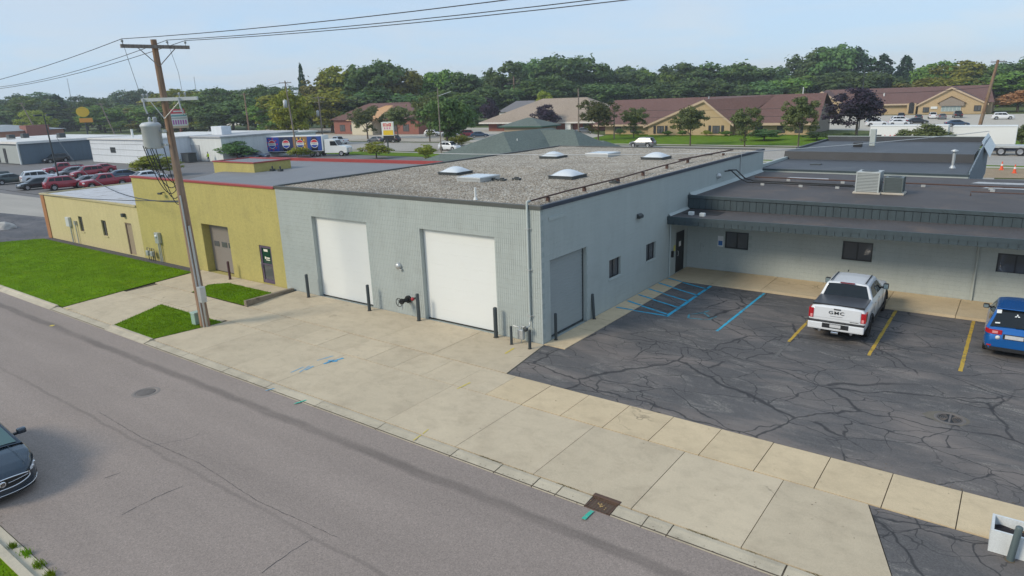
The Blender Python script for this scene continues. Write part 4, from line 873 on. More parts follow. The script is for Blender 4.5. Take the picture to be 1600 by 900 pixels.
b = MB(); hip(b, -36.4, -30.3, 45.0, 49.2, 6.10, (-33.7, 47.1, 7.0), (-33.1, 47.1, 7.0)); b.build('roof', m_green, gb)
for q in ((-36.4, -30.3, 45.0, 49.2, 5.97, 6.095), (-37, -23.5, 31, 48.5, 2.98, 3.095), (-27, -20, 37, 46.5, 2.9, 3.045), (-29, -24.3, 48.6, 54.5, 2.85, 2.996)): MB().box(*q).build('fascia', m_gtrim, gb)
for q in ((-36.2, -24.3, 31.8, 47.7, 0, 2.975), (-35.9, -30.8, 45.4, 48.8, 3, 5.965), (-24.29, -20.7, 37.6, 46.0, 0, 2.89), (-28.5, -24.8, 48.9, 54.0, 0, 2.84)): MB().box(*q).build('wall', pm('tan_brick', (.34, .27, .19), .85, var=.1), gb)
k = MB(); k.cyl((-27.2, 36, 4.6), (-27.2, 36, 5.35), .05); k.build('vent_pipe', m_white, gb)
# ---------------------------------------------------------------- near street furniture
m_boll = pm('bollard_paint', (.042, .055, .060), .5, var=.15, scale=4, streak=.25, fine=.05)
m_bollw = pm('worn_bollard_paint', (.10, .135, .14), .55, var=.2, scale=4, streak=.3)
m_plum2 = pm('plum_bollard_paint', (.075, .03, .035), .55, var=.2)
bp = []
def bollard(x, y, h, r, label, tilt=(0, 0), mat=None, z=.05):
    t = thing('bollard', label, 'bollard', (x, y, z), 0, 'bollards guarding the walls', world=False)
    k = MB(); k.lathe([(r, -.06), (r, h-r*.5), (r*.93, h-r*.25), (r*.7, h-r*.06), (0, h)], (0, 0, 0), 16); k.build('post', mat or m_boll, t, world=False)
    k = MB(); k.lathe([(r*1.45, -.004), (r*1.35, .012), (r*1.0, .02)], (0, 0, 0), 16); k.build('collar', m_joint, t, world=False)
    t.rotation_euler = (tilt[0], tilt[1], 0)
bollard(-13.88, -.50, 1.2, .075, 'dark bollard left of the far white overhead door')
bollard(-9.42, -.48, 1.26, .075, 'dark bollard right of the far white overhead door')
bollard(-6.34, -.38, 1.25, .08, 'dark bollard beside the black sprinkler valve')
bollard(-2.08, -.33, 1.28, .085, 'tall dark bollard right of the near white overhead door')
bollard(-1.06, -.66, .76, .055, 'short thin dark bollard left of the gas meter')
bollard(-.16, -.69, .78, .06, 'short dark bollard at the warehouse corner by the gas meter')
bollard(.16, .66, 1.12, .06, 'dark bollard at the near edge of the grey roll-up side door')
bollard(.14, 3.72, 1.12, .065, 'leaning dark bollard at the far edge of the grey roll-up side door', (R(-3), R(-6)))
bollard(-20.95, -.45, 1.05, .07, 'plum bollard right of the taupe workshop door', mat=m_plum2)
bollard(15.03, -5.47, .82, .065, 'grey steel bollard standing in front of the white planter', (R(1), R(4)), m_bollw, .036)

# planter
pl = thing('planter', 'long white box planter with dark soil in the lower parking lot', 'planter', (15.8, -5.0, .036), 0, world=False)
k = MB(); L, Wd, Hh, t_ = 1.15, .34, .50, .05
for q in ((-L, L, -Wd, -Wd+t_, 0, Hh), (-L, L, Wd-t_, Wd, 0, Hh), (-L, -L+t_, -Wd+t_, Wd-t_, 0, Hh), (L-t_, L, -Wd+t_, Wd-t_, 0, Hh)): k.box(*q)
k.build('box', pm('planter_white', (.66, .69, .69), .5, var=.05, streak=.12), pl, world=False)
k = MB(); n = 20
V = [(-L+t_+(2*L-2*t_)*i/n, -Wd+t_+(2*Wd-2*t_)*j/5, .30+random.uniform(-.03, .03)) for i in range(n+1) for j in range(6)]
k.add(V, [(i*6+j, (i+1)*6+j, (i+1)*6+j+1, i*6+j+1) for i in range(n) for j in range(5)]); k.build('soil', pm('dark_soil', (.018, .016, .02), .95, var=.4, scale=15), pl, world=False)
for i in range(6):
    k = MB(); a = random.uniform(0, 6); x, y = random.uniform(-.95, -.3), random.uniform(-.2, .2); k.add([(x, y, .34), (x+.06*math.cos(a), y+.06*math.sin(a), .35), (x+.03, y+.05, .37)], [(0, 1, 2)]); k.build('dead_leaf', pm('dead_leaf', (.35, .18, .05), .8), pl, world=False)

# timber-edged concrete ledge between the grass patch and the apron
lg = thing('retaining_ledge', 'low weathered concrete ledge between grass patch and grey warehouse apron', 'ledge', (-15.5, -1.6, .04))
k = MB(); k.add([(-15.38, -3.15, .03), (-15.17, -3.15, .03), (-15.62, -.08, .03), (-15.84, -.08, .03), (-15.38, -3.15, .36), (-15.17, -3.15, .36), (-15.62, -.08, .18), (-15.84, -.08, .18)], [(4, 5, 6, 7), (0, 1, 5, 4), (1, 2, 6, 5), (2, 3, 7, 6), (3, 0, 4, 7)])
k.build('ledge_block', pm('weathered_concrete', (.24, .20, .15), .9, var=.2, scale=2, fine=.15, dirt=((.07, .055, .04), 1.5, .8), bump=.6, bscale=14, bdist=.02), lg, .02)

# covers and grates
mh = thing('manhole_cover', 'round iron manhole cover in the street', 'manhole cover', (-9.21, -10.95, 0), 0, world=False)
m_iron = pm('worn_iron', (.17, .15, .135), .6, metal=.3, var=.2, scale=8)
k = MB(); k.lathe([(.0, .010), (.30, .010), (.31, .003)], n=28); 
for i in range(-5, 6):
    w = math.sqrt(max(0, .28**2-(i*.05)**2)); k.box(-w, w, i*.05-.012, i*.05+.012, .010, .016)
k.build('cover', m_iron, mh, world=False)
k = MB(); k.lathe([(.325, .003), (.33, .009), (.40, .009), (.46, .002)], n=28); k.build('frame', pm('manhole_ring', (.21, .185, .165), .8), mh, world=False)
gi = thing('kerb_inlet_grate', 'rusty rectangular inlet grate in the kerb gutter with leaf litter', 'drain grate', (7.22, -8.31, 0), 0, world=False)
m_rg = pm('rusty_iron', (.11, .065, .045), .75, metal=.2, var=.3, scale=9)
k = MB(); k.box(-.33, .33, -.21, -.18, -.05, .018); k.box(-.33, .33, .20, .24, -.05, .05); k.box(-.33, -.29, -.18, .2, -.05, .03); k.box(.29, .33, -.18, .2, -.05, .03); k.build('frame', m_rg, gi, world=False)
for i in range(7):
    k = MB(); x = -.25+i*.083; k.box(x-.017, x+.017, -.18, .20, -.02, .024); k.build('bar', m_rg, gi, world=False)
for i in range(4):
    k = MB(); y = -.11+i*.085; k.box(-.29, .29, y-.014, y+.014, -.03, .020); k.build('bar', m_rg, gi, world=False)
k = MB(); k.quad((-.33, -.21, -.045), (.33, -.21, -.045), (.33, .24, -.045), (-.33, .24, -.045)); k.build('pit', m_black, gi, world=False)
k = MB(); k.box(-.36, .36, .24, .36, -.02, .075); k.build('kerb_hood', m_rg, gi, .02, world=False)
for i in range(16):
    k = MB(); a = random.uniform(0, 6.28); x, y = random.gauss(-.03, .09), random.gauss(.0, .05); r_ = random.uniform(.03, .06)
    k.add([(x, y, .026), (x+r_*math.cos(a), y+r_*math.sin(a), .034), (x+r_*math.cos(a+1), y+r_*math.sin(a+1), .030)], [(0, 1, 2)]); k.build('dead_leaf', pm('leaf_litter', (.45, .30, .12), .8, var=.3, scale=20), gi, world=False)
ld = thing('lot_drain_grate', 'round iron drain grate in the cracked parking lot', 'drain grate', (13.45, 1.0, .036), 0, world=False)
k = MB(); k.lathe([(.30, .004), (.30, .016), (.37, .016), (.40, .004)], n=28); k.build('frame', m_iron, ld, world=False)
k = MB(); k.lathe([(0, .004), (.30, .004)], n=28); k.build('pit', m_black, ld, world=False)
for s in (-1, 1):
    for i in range(5):
        k = MB(); r0 = .05+i*.05; pts = [(s*.03+s*r0*math.cos(a), r0*math.sin(a), .012) for a in np.linspace(-1.2, 1.2, 9)]; k.tube(pts, .011, 5); k.build('bar', m_iron, ld, world=False)
k = MB(); k.box(-.025, .025, -.3, .3, .004, .018); k.build('bar', m_iron, ld, world=False)
k = MB(); n = 22; k.add([((.38 if i % 2 else .38)*math.cos(2*math.pi*i/n)-.0, .38*math.sin(2*math.pi*i/n), .003) for i in range(n)]+[((.46+.20*(math.cos(2*math.pi*i/n) < -.2))*math.cos(2*math.pi*i/n)+random.uniform(-.04, .04), .44*math.sin(2*math.pi*i/n)+random.uniform(-.05, .05), .003) for i in range(n)], [(i, (i+1) % n, n+(i+1) % n, n+i) for i in range(n)])
k.build('cement_collar', pm('stained_cement', (.14, .125, .10), .9, var=.35, scale=3), ld, world=False)

# green pedestal at the pole foot
gx = thing('green_pedestal', 'pale green cable pedestal beside the pole foot', 'utility box', (-14.78, -5.9, .07), 0, world=False)
k = MB(); k.box(-.17, .17, -.17, .17, 0, .50); k.build('housing', pm('pale_green', (.28, .40, .33), .55), gx, .03, world=False); k = MB(); k.box(-.19, .19, -.19, .19, .49, .57); k.build('cap', pm('pale_green_cap', (.33, .44, .38), .55), gx, .03, world=False)

# ---------------------------------------------------------------- utility poles and wires
def woodmat(name, c):
    m, n, l, b = _nt(name); P = _pos(n)
    g = _noise(n, l, _map(n, l, P, (9, 9, .35)), 1.6, 7, .65, .4)
    col = _ramp(n, l, g, (.3, tuple(x*.42 for x in c)), (.5, c), (.7, tuple(x*1.5 for x in c)))
    col = _mix(n, l, _ramp(n, l, _noise(n, l, P, .8, 3), (.45, 0.), (.7, .4)), col, (.30, .26, .22))
    l.new(col, b.inputs['Base Color']); b.inputs['Roughness'].default_value = .85; _bump(n, l, b, g, .6, .02); MATS[name] = m; return m
m_wood = woodmat('weathered_pole', (.225, .140, .090)); m_wood2 = woodmat('grey_pole', (.22, .18, .145)); m_arm = woodmat('crossarm_wood', (.20, .17, .15))
m_wire = pm('cable_black', (.02, .02, .022), .5); m_wireg = pm('cable_grey', (.55, .56, .55), .5); m_porc = pm('porcelain', (.42, .45, .47), .3)
m_tank = pm('transformer_grey', (.50, .53, .54), .45, var=.05, streak=.1)
def insulator(b, p, h=.16):
    b.cyl(p, (p[0], p[1], p[2]+h*.5), .014, n=6); b.lathe([(.02, 0), (.055, .02), (.035, .05), (.055, .06), (.03, .10), (0, .11)], (p[0], p[1], p[2]+h*.35), 10)
UP = thing('utility_pole', 'tall weathered wooden utility pole with crossarms and transformer at the kerb', 'utility pole', (-14.21, -5.85, .05), 0)
bx, by = -14.21, -5.85; tx, ty = -14.36, -5.98    # a slight lean
def on(z): return (bx+(tx-bx)*z/12.1, by+(ty-by)*z/12.1, z)
k = MB(); zs = [0, .5, 2, 4, 6, 8, 10, 11.6, 12.1]; k.tube([on(z) for z in zs], [.215-.0085*z for z in zs], 14); k.build('shaft', m_wood, UP)
def arm(zc, th, a0, a1, mat, t=.055):
    c = Vector(on(zc)); d = Vector((math.cos(th), math.sin(th), 0)); u = Vector((-d.y, d.x, 0))
    c = c-u*.16; k = MB()
    P = lambda s, v, w: c+d*s+u*v+Vector((0, 0, w))
    V = [P(s, v, w) for s in (a0, a1) for v in (-t, t) for w in (-t*1.2, t*1.2)]
    k.add(V, [(0, 1, 3, 2), (4, 6, 7, 5), (0, 4, 5, 1), (2, 3, 7, 6), (1, 5, 7, 3), (0, 2, 6, 4)]); o = k.build('crossarm', mat, UP)
    for s in (a0*.55, a1*.55):
        k = MB(); k.tube([P(s, -.07, -.05), P(0, -.04, -.75)], .018, 5); k.build('brace', m_galv if mat is m_tank else m_arm, UP)
    return P
PA = arm(11.82, R(80), -1.28, 1.28, m_arm)
ins = []
for s in (-1.2, .45, 1.15):
    k = MB(); p = PA(s, 0, .06); insulator(k, p, .22); k.build('insulator', m_porc, UP); ins.append(p+Vector((0, 0, .2)))
PB = arm(9.80, R(32), -.85, 1.5, m_tank)
for s in (-.78, -.6, .75, 1.0):
    k = MB(); p = PB(s, 0, .05); insulator(k, p, .25); k.build('cutout', m_porc, UP)
for s in (-.75, .75):
    k = MB(); k.tube([PB(s, -.1, .05), PB(s+.05, -.14, -.3), PB(s+.1, -.1, -.55)], .035); k.build('arrester', m_porc, UP)
# transformer tank
c = Vector((-14.93, -6.40, 0)); k = MB()
k.lathe([(0, 7.86), (.34, 7.86), (.37, 7.90), (.37, 8.72), (.40, 8.74), (.40, 8.82), (.30, 8.91), (0, 8.94)], (c.x, c.y, 0), 22); tr = k.build('transformer', m_tank, UP)
for a in (.3, 1.5, 2.7):
    k = MB(); p = (c.x+.24*math.cos(a), c.y+.24*math.sin(a), 8.86); k.lathe([(.05, 0), (.05, .08), (.07, .1), (.04, .14), (.07, .17), (.03, .26), (0, .28)], p, 10); child_of(k.build('bushing', m_porc, None), tr, UP)
for z in (7.95, 8.5): child_of(MB().box(-14.66, -14.3, -6.22, -5.98, z, z+.1).build('mounting_bracket', m_galv, None), tr, UP)
k = MB(); k.tube([on(0.02)]+[(on(z)[0]+.2, on(z)[1]-.03, z) for z in (.05, 2, 4.6)], .05, 8); k.build('conduit', m_galv, UP)
k = MB(); k.tube([(on(z)[0]+.13, on(z)[1]-.14, z) for z in (.05, 2, 4, 5.9)], .035, 8); k.build('conduit', m_galv, UP)
k = MB(); k.box(-13.98, -13.7, -6.1, -5.85, 1.25, 1.95); k.build('equipment_box', m_galv, UP, .02)
for (a, b_, s_) in (((c.x-.4, c.y, 8.0), (-14.35, -5.95, 6.0), 1.0), ((c.x-.2, c.y-.35, 8.0), (-14.4, -6.0, 6.2), .9), ((c.x+.1, c.y-.4, 7.95), (-14.4, -6.0, 6.35), .7), ((c.x+.3, c.y-.25, 7.9), (-14.35, -6.0, 6.4), .4), ((c.x+.2, c.y+.3, 7.9), (-14.3, -5.9, 6.1), .8), ((c.x-.3, c.y+.2, 7.85), (-14.3, -5.9, 5.8), 1.1)):
    k = MB(); k.tube(catenary(a, b_, s_, 10), .018, 5); k.build('service_lead', m_wire, UP)
k = MB(); k.tube([ins[0], PA(-1.25, -.6, -.6), PB(-.9, 0, .3)], .008, 4); k.build('jumper_wire', m_wire, UP); k = MB(); k.tube([ins[1], PA(.6, -.3, -1.0), PB(.9, 0, .3)], .008, 4); k.build('jumper_wire', m_wire, UP)

def wire(a, b_, sag, label, r=.013, mat=None, n=18):
    k = MB(); k.tube(catenary(a, b_, sag, n), r, 5); o = k.build('overhead_wire', mat or m_wire)
    return tag(o, label, 'wire', 'overhead wires')
nm = ['nearest', 'middle', 'farthest']
for i, p in enumerate(ins):
    wire(p, (p.x+46, p.y+.6, 12.2), .55, f'black overhead wire leaving the pole top to the upper right, {nm[i]} of three')
    wire(p, (p.x-44, p.y+(-.6, 2.6, .4)[i], (11.3, 11.9, 11.6)[i]), .9, f'black overhead wire leaving the pole top to the left, {nm[i]} of three')
wire(on(5.65), (-62, -3.5, 5.3), .75, 'dark cable sagging from the pole across the cream annex', .018)
wire(on(5.6), (-88, 17.2, 6.5), 2.2, 'thick bundled cable running from the pole to the far lamp post', .03)
wire((-17.3, 13.0, 6.0), (0.05, 22.1, 5.62), .12, 'pale service cable strung low over the gravel roof', .022, m_wireg)
wire((0.05, 22.1, 5.62), (11.7, 44.5, 5.6), .12, 'pale service cable crossing the black rear roof', .026, m_wireg)


rk = thing('boulder', 'pale grey boulder at the left edge beside the driveway', 'rock', (-55.7, -.2, -.04), 0, world=False)
b = bmesh.new(); bmesh.ops.create_icosphere(b, subdivisions=3, radius=.75)
for v in b.verts: v.co *= 1+.28*mnoise.noise(v.co*1.6)+.1*mnoise.noise(v.co*4); v.co.z = max(-.05, v.co.z*.8)
me = bpy.data.meshes.new('boulder_stone'); b.to_mesh(me); b.free(); me.materials.append(pm('boulder_stone', (.42, .40, .37), .9, var=.2, scale=2, bump=.5, bscale=8, bdist=.04)); link('stone', me, rk)
# ---------------------------------------------------------------- vehicles (local axes: +X forward, +Y left, Z up)
def paint(name, c, metal=.25, rough=.28):
    return pm('car_paint_'+name, c, rough, metal=metal, var=.02, scale=1, fine=0, coat=.8)
m_tyre = pm('tyre_rubber', (.018, .018, .019), .85, var=.15); m_rim = pm('alloy_rim', (.42, .43, .45), .35, metal=.8); m_rimk = pm('black_rim', (.03, .03, .033), .35, metal=.4)
m_cglass = glass('car_glass', (.012, .016, .019), .04); m_tail = pm('tail_lamp_red', (.42, .012, .02), .2, var=.1, coat=.6); m_tail2 = pm('tail_lamp_pale', (.75, .30, .30), .2, coat=.6)
m_head = pm('head_lamp', (.62, .66, .70), .15, var=.1, coat=.8); m_chrome = pm('chrome', (.75, .76, .78), .12, metal=1, var=.02); m_trim = pm('black_trim', (.015, .016, .018), .55); m_plate = pm('number_plate', (.55, .56, .57), .5, var=.15, scale=12)
SEC = [(0, 0), (.84, 0), (.955, .07), (.992, .20), (1.0, .38), (.992, .60), (.968, .82), (.93, .93), (.86, .985), (.55, 1.0), (0, 1.0)]
def interp(pts, x): return float(np.interp(x, [p[0] for p in pts], [p[1] for p in pts]))
class Car:
    """smooth lofted body, lofted cabin and panels that follow their surfaces"""
    def __init__(s, L, W, top, plan, zb, axles, rw, cab, crown=.035):
        s.L, s.W, s.top, s.plan, s.zb, s.ax, s.rw, s.cab, s.crown = L, W, top, plan, zb, axles, rw, cab, crown
    def hw(s, x): return interp(s.plan, x)*s.W/2
    def zt(s, x): return interp(s.top, x)
    def xend(s, y, front=True):
        P = [p for p in s.plan if (p[0] > 0) == front]; P.sort(key=lambda p: -abs(p[0]))
        return float(np.interp(min(abs(y)/(s.W/2), P[-1][1]), [p[1] for p in P], [p[0] for p in P]))
    def body(s, step=.07):
        xs = sorted(set([round(x, 3) for x in np.arange(-s.L/2, s.L/2+.001, step)]+[p[0] for p in s.plan]+[p[0] for p in s.top]+[s.L/2]))
        V = []; n = len(SEC)
        ring = 2*n-2
        for x in xs:
            w, zt, zb = s.hw(x), s.zt(x), s.zb+.10*max(0, abs(x)-s.L/2+.35)
            for a in s.ax:
                d = abs(x-a); rr = s.rw*1.16
                if d < rr: zb = max(zb, min(zt-.12, s.rw+math.sqrt(rr*rr-d*d)))
            half = [(y*w, zb+t*(zt-zb)+(s.crown*(1-y*y) if t > .98 else 0)) for y, t in SEC]
            V += [(x, y, z) for y, z in half]+[(x, -y, z) for y, z in half[-2:0:-1]]
        m = len(xs); b = MB()
        b.add(V, [(i*ring+k, i*ring+(k+1) % ring, (i+1)*ring+(k+1) % ring, (i+1)*ring+k) for i in range(m-1) for k in range(ring)], True)
        b.add(V, [tuple(range(ring)), tuple(reversed(range((m-1)*ring, m*ring)))]); return b
    def cw(s, z):
        x0, x1, x2, x3, zb, zr, hb, hr = s.cab; return hb-(hb-hr)*(z-zb)/(zr-zb)
    def cabin(s):
        x0, x1, x2, x3, zb, zr, hb, hr = s.cab; b = MB(); prof = [(x0, zb), (x1, zr-.01), ((x1*.65+x2*.35), zr+.012), (x2, zr-.02), (x3, zb)]
        xs = sorted(set(list(np.linspace(x3, x0, 40))+[x1, x2])); V = []
        for x in xs:
            zt = max(zb+.002, float(np.interp(x, [p[0] for p in prof[::-1]], [p[1] for p in prof[::-1]]))); w = s.cw(zt); e = min(.09, (zt-zb)*.5)
            half = [(s.cw(zb-.06), zb-.06), (s.cw(zb), zb), (s.cw(zt-e), zt-e), (s.cw(zt-e*.4)-.012, zt-e*.35), (w*.93, zt-.004), (w*.6, zt+s.crown*.64), (0, zt+s.crown)]
            V += [(x, y, z) for y, z in half]+[(x, -y, z) for y, z in half[-2::-1]]
        r = 13; m = len(xs)
        b.add(V, [(i*r+k, i*r+k+1, (i+1)*r+k+1, (i+1)*r+k) for i in range(m-1) for k in range(r-1)], True); return b
    def screen(s, front=True, a=.06, c=.90, wf=.88, n=8, off=.012):
        x0, x1, x2, x3, zb, zr, hb, hr = s.cab; p, q = ((x0, zb), (x1, zr-.01)) if front else ((x3, zb), (x2, zr-.02)); V = []; nx = (1 if front else -1)
        for i in range(5):
            t = a+(c-a)*i/4; x, z = p[0]+(q[0]-p[0])*t, p[1]+(q[1]-p[1])*t
            for j in range(n+1):
                u = -1+2*j/n; V.append((x+nx*off, u*s.cw(z)*wf, z+s.crown*(1-(u*wf)**2)+off))
        return MB().add(V, [(i*(n+1)+j, i*(n+1)+j+1, (i+1)*(n+1)+j+1, (i+1)*(n+1)+j) for i in range(4) for j in range(n)], True)
    def side(s, pts, sgn, off=.008):
        return MB().poly([(x, sgn*(s.cw(z)+off), z) for x, z in pts])
    def patch(s, y0, y1, z0, z1, front, off=.01, n=8, slope=0.0, m=2, wrap=None):
        """panel that follows the curved nose or tail"""
        V = []
        for i in range(m+1):
            z = z0+(z1-z0)*i/m
            for j in range(n+1):
                y = y0+(y1-y0)*j/n; x = s.xend(y, front); V.append((x+(off if front else -off)+slope*(z-z0), y, z))
        return MB().add(V, [(i*(n+1)+j, i*(n+1)+j+1, (i+1)*(n+1)+j+1, (i+1)*(n+1)+j) for i in range(m) for j in range(n)], True)
def wheel_parts(root, x, y, r, w, rim, share={}):
    k = (round(r, 3), round(w, 3), rim.name)
    if k not in share:
        t = MB(); t.lathe([(r*.62, -w/2+.01), (r*.93, -w/2), (r, -w/2+.03), (r, w/2-.03), (r*.93, w/2), (r*.62, w/2-.01)], n=22, axis='Y')
        q = MB(); q.lathe([(0, w*.30), (r*.12, w*.34), (r*.2, w*.28), (r*.5, w*.36), (r*.64, w*.46), (r*.66, w*.3)], n=20, axis='Y'); q.lathe([(0, -w*.30), (r*.12, -w*.34), (r*.2, -w*.28), (r*.5, -w*.36), (r*.64, -w*.46), (r*.66, -w*.3)], n=20, axis='Y')
        for s_ in (1, -1):
            for i in range(5):
                a = i*2*math.pi/5; q.box(-.03, .03, s_*w*.33-.02, s_*w*.33+.02, r*.12, r*.62); vs = q.v[-8:]; ca, sa = math.cos(a), math.sin(a); q.v[-8:] = [(vx*ca+vz*sa, vy, -vx*sa+vz*ca) for vx, vy, vz in vs]
        share[k] = (t.mesh('tyre', m_tyre), q.mesh('rim', rim))
    t, q = share[k]; o = link('wheel', t, root, (x, y, r)); link('rim', q, o); return o
def dress(root, c, col, rim=None, sides=(), tint=None):
    B = lambda mb, nm, mat, par=None: mb.build(nm, mat, par or root, world=False)
    body = B(c.body(), 'body', col); cab = B(c.cabin(), 'cabin', col)
    B(c.screen(True), 'windscreen', tint or m_cglass, cab); B(c.screen(False), 'rear_window', m_cglass, cab)
    for pts in sides:
        for s_ in (1, -1): B(c.side(pts, s_), 'side_window', m_cglass, cab)
    for a in c.ax:
        for s_ in (1, -1): wheel_parts(root, a, s_*(c.W/2-.13), c.rw, .22, rim or m_rim)
    return body, cab

# --- white pickup
def mirror(root, x, y, z, s_, mat, w=.20, h=.24):
    k = MB(); k.box(x-.06, x+.08, min(y, y+s_*w), max(y, y+s_*w), z, z+h); o = k.build('mirror', mat, root, .05, world=False, seg=3)
    k = MB(); k.box(x-.066, x-.061, min(y+s_*.03, y+s_*(w-.02)), max(y+s_*.03, y+s_*(w-.02)), z+.03, z+h-.03); k.build('mirror_glass', pm('mirror_face', (.35, .45, .47), .08, metal=.6), o, world=False)
    k = MB(); k.box(x-.03, x+.03, min(y, y-s_*.12), max(y, y-s_*.12), z+.03, z+.09); k.build('mirror_arm', m_trim, o, world=False)
pw = paint('white', (.70, .72, .74), .0, .3)
TRK = thing('pickup_truck', 'white crew cab pickup with black bed cover parked nose to the office wing', 'pickup truck', (9.24, 8.92, .037), R(91), world=False)
T = Car(5.86, 2.04, [(-2.93, .95), (-2.90, 1.335), (-2.8, 1.345), (-1.4, 1.345), (-1.3, 1.30), (1.0, 1.29), (1.25, 1.31), (2.3, 1.25), (2.75, 1.16), (2.93, .9)],
        [(-2.93, .93), (-2.88, .965), (-2.6, .98), (-1, 1), (1.6, 1), (2.3, .975), (2.7, .93), (2.86, .82), (2.93, .70)], .42, (-1.72, 2.0), .42, (1.22, .40, -1.24, -1.42, 1.28, 1.90, .965, .73))
body, cab = dress(TRK, T, pw, m_rimk, [[(.90, 1.34), (.34, 1.76), (-.18, 1.80), (-.22, 1.36)], [(-.30, 1.36), (-.26, 1.80), (-1.02, 1.78), (-1.16, 1.40)]])
Bt = lambda mb, nm, mat, par=TRK, bv=0: mb.build(nm, mat, par, bv, world=False)
Bt(MB().box(-2.80, -1.44, -.90, .90, 1.352, 1.405), 'bed_cover', pm('bed_cover_vinyl', (.055, .06, .07), .35, var=.1), TRK, .015)
Bt(MB().box(-2.82, -2.77, -.9, .9, 1.35, 1.41), 'bed_cover_rail', m_trim)
tg = Bt(T.patch(-.80, .80, .80, 1.30, False, .012, 10), 'tailgate', pw)
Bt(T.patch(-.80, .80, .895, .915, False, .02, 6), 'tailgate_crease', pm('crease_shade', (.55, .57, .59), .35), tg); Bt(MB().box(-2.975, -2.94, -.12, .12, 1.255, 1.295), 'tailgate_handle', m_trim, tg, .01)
lt = lettering('GMC', .17, m_black, tg, (-2.962, .02, 1.13), (R(90), 0, R(-90)), .004, 0, .001, 1.35)
Bt(MB().box(-2.955, -2.946, -.2, .24, .985, 1.0), 'badge_strip', pm('badge_grey', (.35, .36, .38), .3, metal=.5), tg); Bt(MB().box(-2.955, -2.946, -.76, -.46, .845, .862), 'badge_strip', m_trim, tg)
for s_ in (1, -1):
    o = Bt(T.patch(s_*.82, s_*.985, .86, 1.24, False, .016, 5), 'tail_light', m_tail); Bt(T.patch(s_*.85, s_*.93, .88, 1.0, False, .022, 3), 'reverse_lens', m_tail2, o)
    Bt(MB().box(-2.95, -2.60, s_*.972-.02, s_*.972+.02, .88, 1.24), 'tail_light_wrap', m_tail, o, .01)
    mirror(TRK, .84, s_*1.0, 1.28, s_, m_trim)
    Bt(MB().box(-1.1, 1.45, s_*.96-.07, s_*.96+.09, .40, .47), 'running_board', m_trim, TRK, .02)
    Bt(MB().box(-1.15, .32, s_*.62-.02, s_*.62+.02, 1.925, 1.945), 'roof_seam', m_trim)
    k = MB(); pts = [(T.ax[0]+math.cos(a)*.50, s_*1.012, .42+math.sin(a)*.50) for a in np.linspace(.0, 3.14, 15)]; k.tube(pts, .03, 6); Bt(k, 'wheel_arch', m_trim)
    k = MB(); pts = [(T.ax[1]+math.cos(a)*.50, s_*1.005, .42+math.sin(a)*.50) for a in np.linspace(.0, 3.14, 15)]; k.tube(pts, .03, 6); Bt(k, 'wheel_arch', m_trim)
    for xx in (-.05, -.9): Bt(MB().box(xx-.1, xx+.1, s_*1.02-.012, s_*1.02+.012, 1.16, 1.19), 'door_handle', pw, TRK, .008)
    for xx in (.85, -.24, -1.2): Bt(MB().box(xx-.005, xx+.005, s_*1.018-.004, s_*1.018+.004, .55, 1.27), 'door_gap', m_trim)
    Bt(MB().box(-3.06, -2.86, min(s_*.62, s_*1.0), max(s_*.62, s_*1.0), .50, .62), 'bumper_corner_step', m_trim, TRK, .03)
    Bt(MB().cyl((-3.04, s_*.55, .42), (-2.8, s_*.55, .42), .05, n=12), 'exhaust_tip', m_chrome)
bm = Bt(MB().box(-3.10, -2.84, -.98, .98, .47, .76), 'rear_bumper', pw, TRK, .05); Bt(MB().box(-3.112, -3.09, -.46, .46, .56, .74), 'bumper_recess', m_trim, bm, .02); Bt(MB().box(-3.118, -3.11, -.19, .19, .60, .72), 'number_plate', m_plate, bm); Bt(MB().box(-3.09, -2.86, -.98, .98, .762, .80), 'bumper_pad', m_trim, bm, .01)
Bt(MB().box(-3.14, -2.95, -.13, .13, .36, .44), 'tow_hitch', m_chrome, bm, .02)
Bt(MB().box(-1.31, -1.27, -.26, .26, 1.885, 1.925), 'third_brake_light', pm('brake_light_dark', (.20, .03, .04), .3), cab); Bt(MB().prismX([(-.02, 0), (.02, 0), (0, .07)], .45, .62).xf(Matrix.Translation((0, .3, 1.935))), 'antenna', m_black, cab)
Bt(MB().box(-2.8, 2.6, -.75, .75, .34, .52), 'chassis', m_black)
# --- blue crossover
pb = paint('blue', (.006, .125, .42), .35, .25)
SUV = thing('crossover_car', 'bright blue crossover parked at the right edge of the lot', 'car', (14.72, 9.26, .037), R(90), world=False)
U = Car(4.3, 1.78, [(-2.15, .62), (-2.12, .98), (-2.0, 1.03), (-1.2, 1.04), (.9, .99), (1.5, .94), (2.0, .82), (2.15, .6)],
        [(-2.15, .80), (-2.08, .90), (-1.9, .965), (-1.4, 1), (1.2, 1), (1.7, .95), (2.05, .82), (2.15, .62)], .27, (-1.28, 1.36), .345, (1.05, .30, -1.30, -1.98, 1.0, 1.58, .85, .60), .05)
body, cab = dress(SUV, U, pb, m_rim, [[(.72, 1.06), (.28, 1.46), (-.28, 1.49), (-.30, 1.08)], [(-.36, 1.08), (-.34, 1.49), (-1.0, 1.46), (-1.22, 1.12)], [(-1.27, 1.14), (-1.1, 1.44), (-1.35, 1.38), (-1.6, 1.2)]])
Bs = lambda mb, nm, mat, par=SUV, bv=0: mb.build(nm, mat, par, bv, world=False)
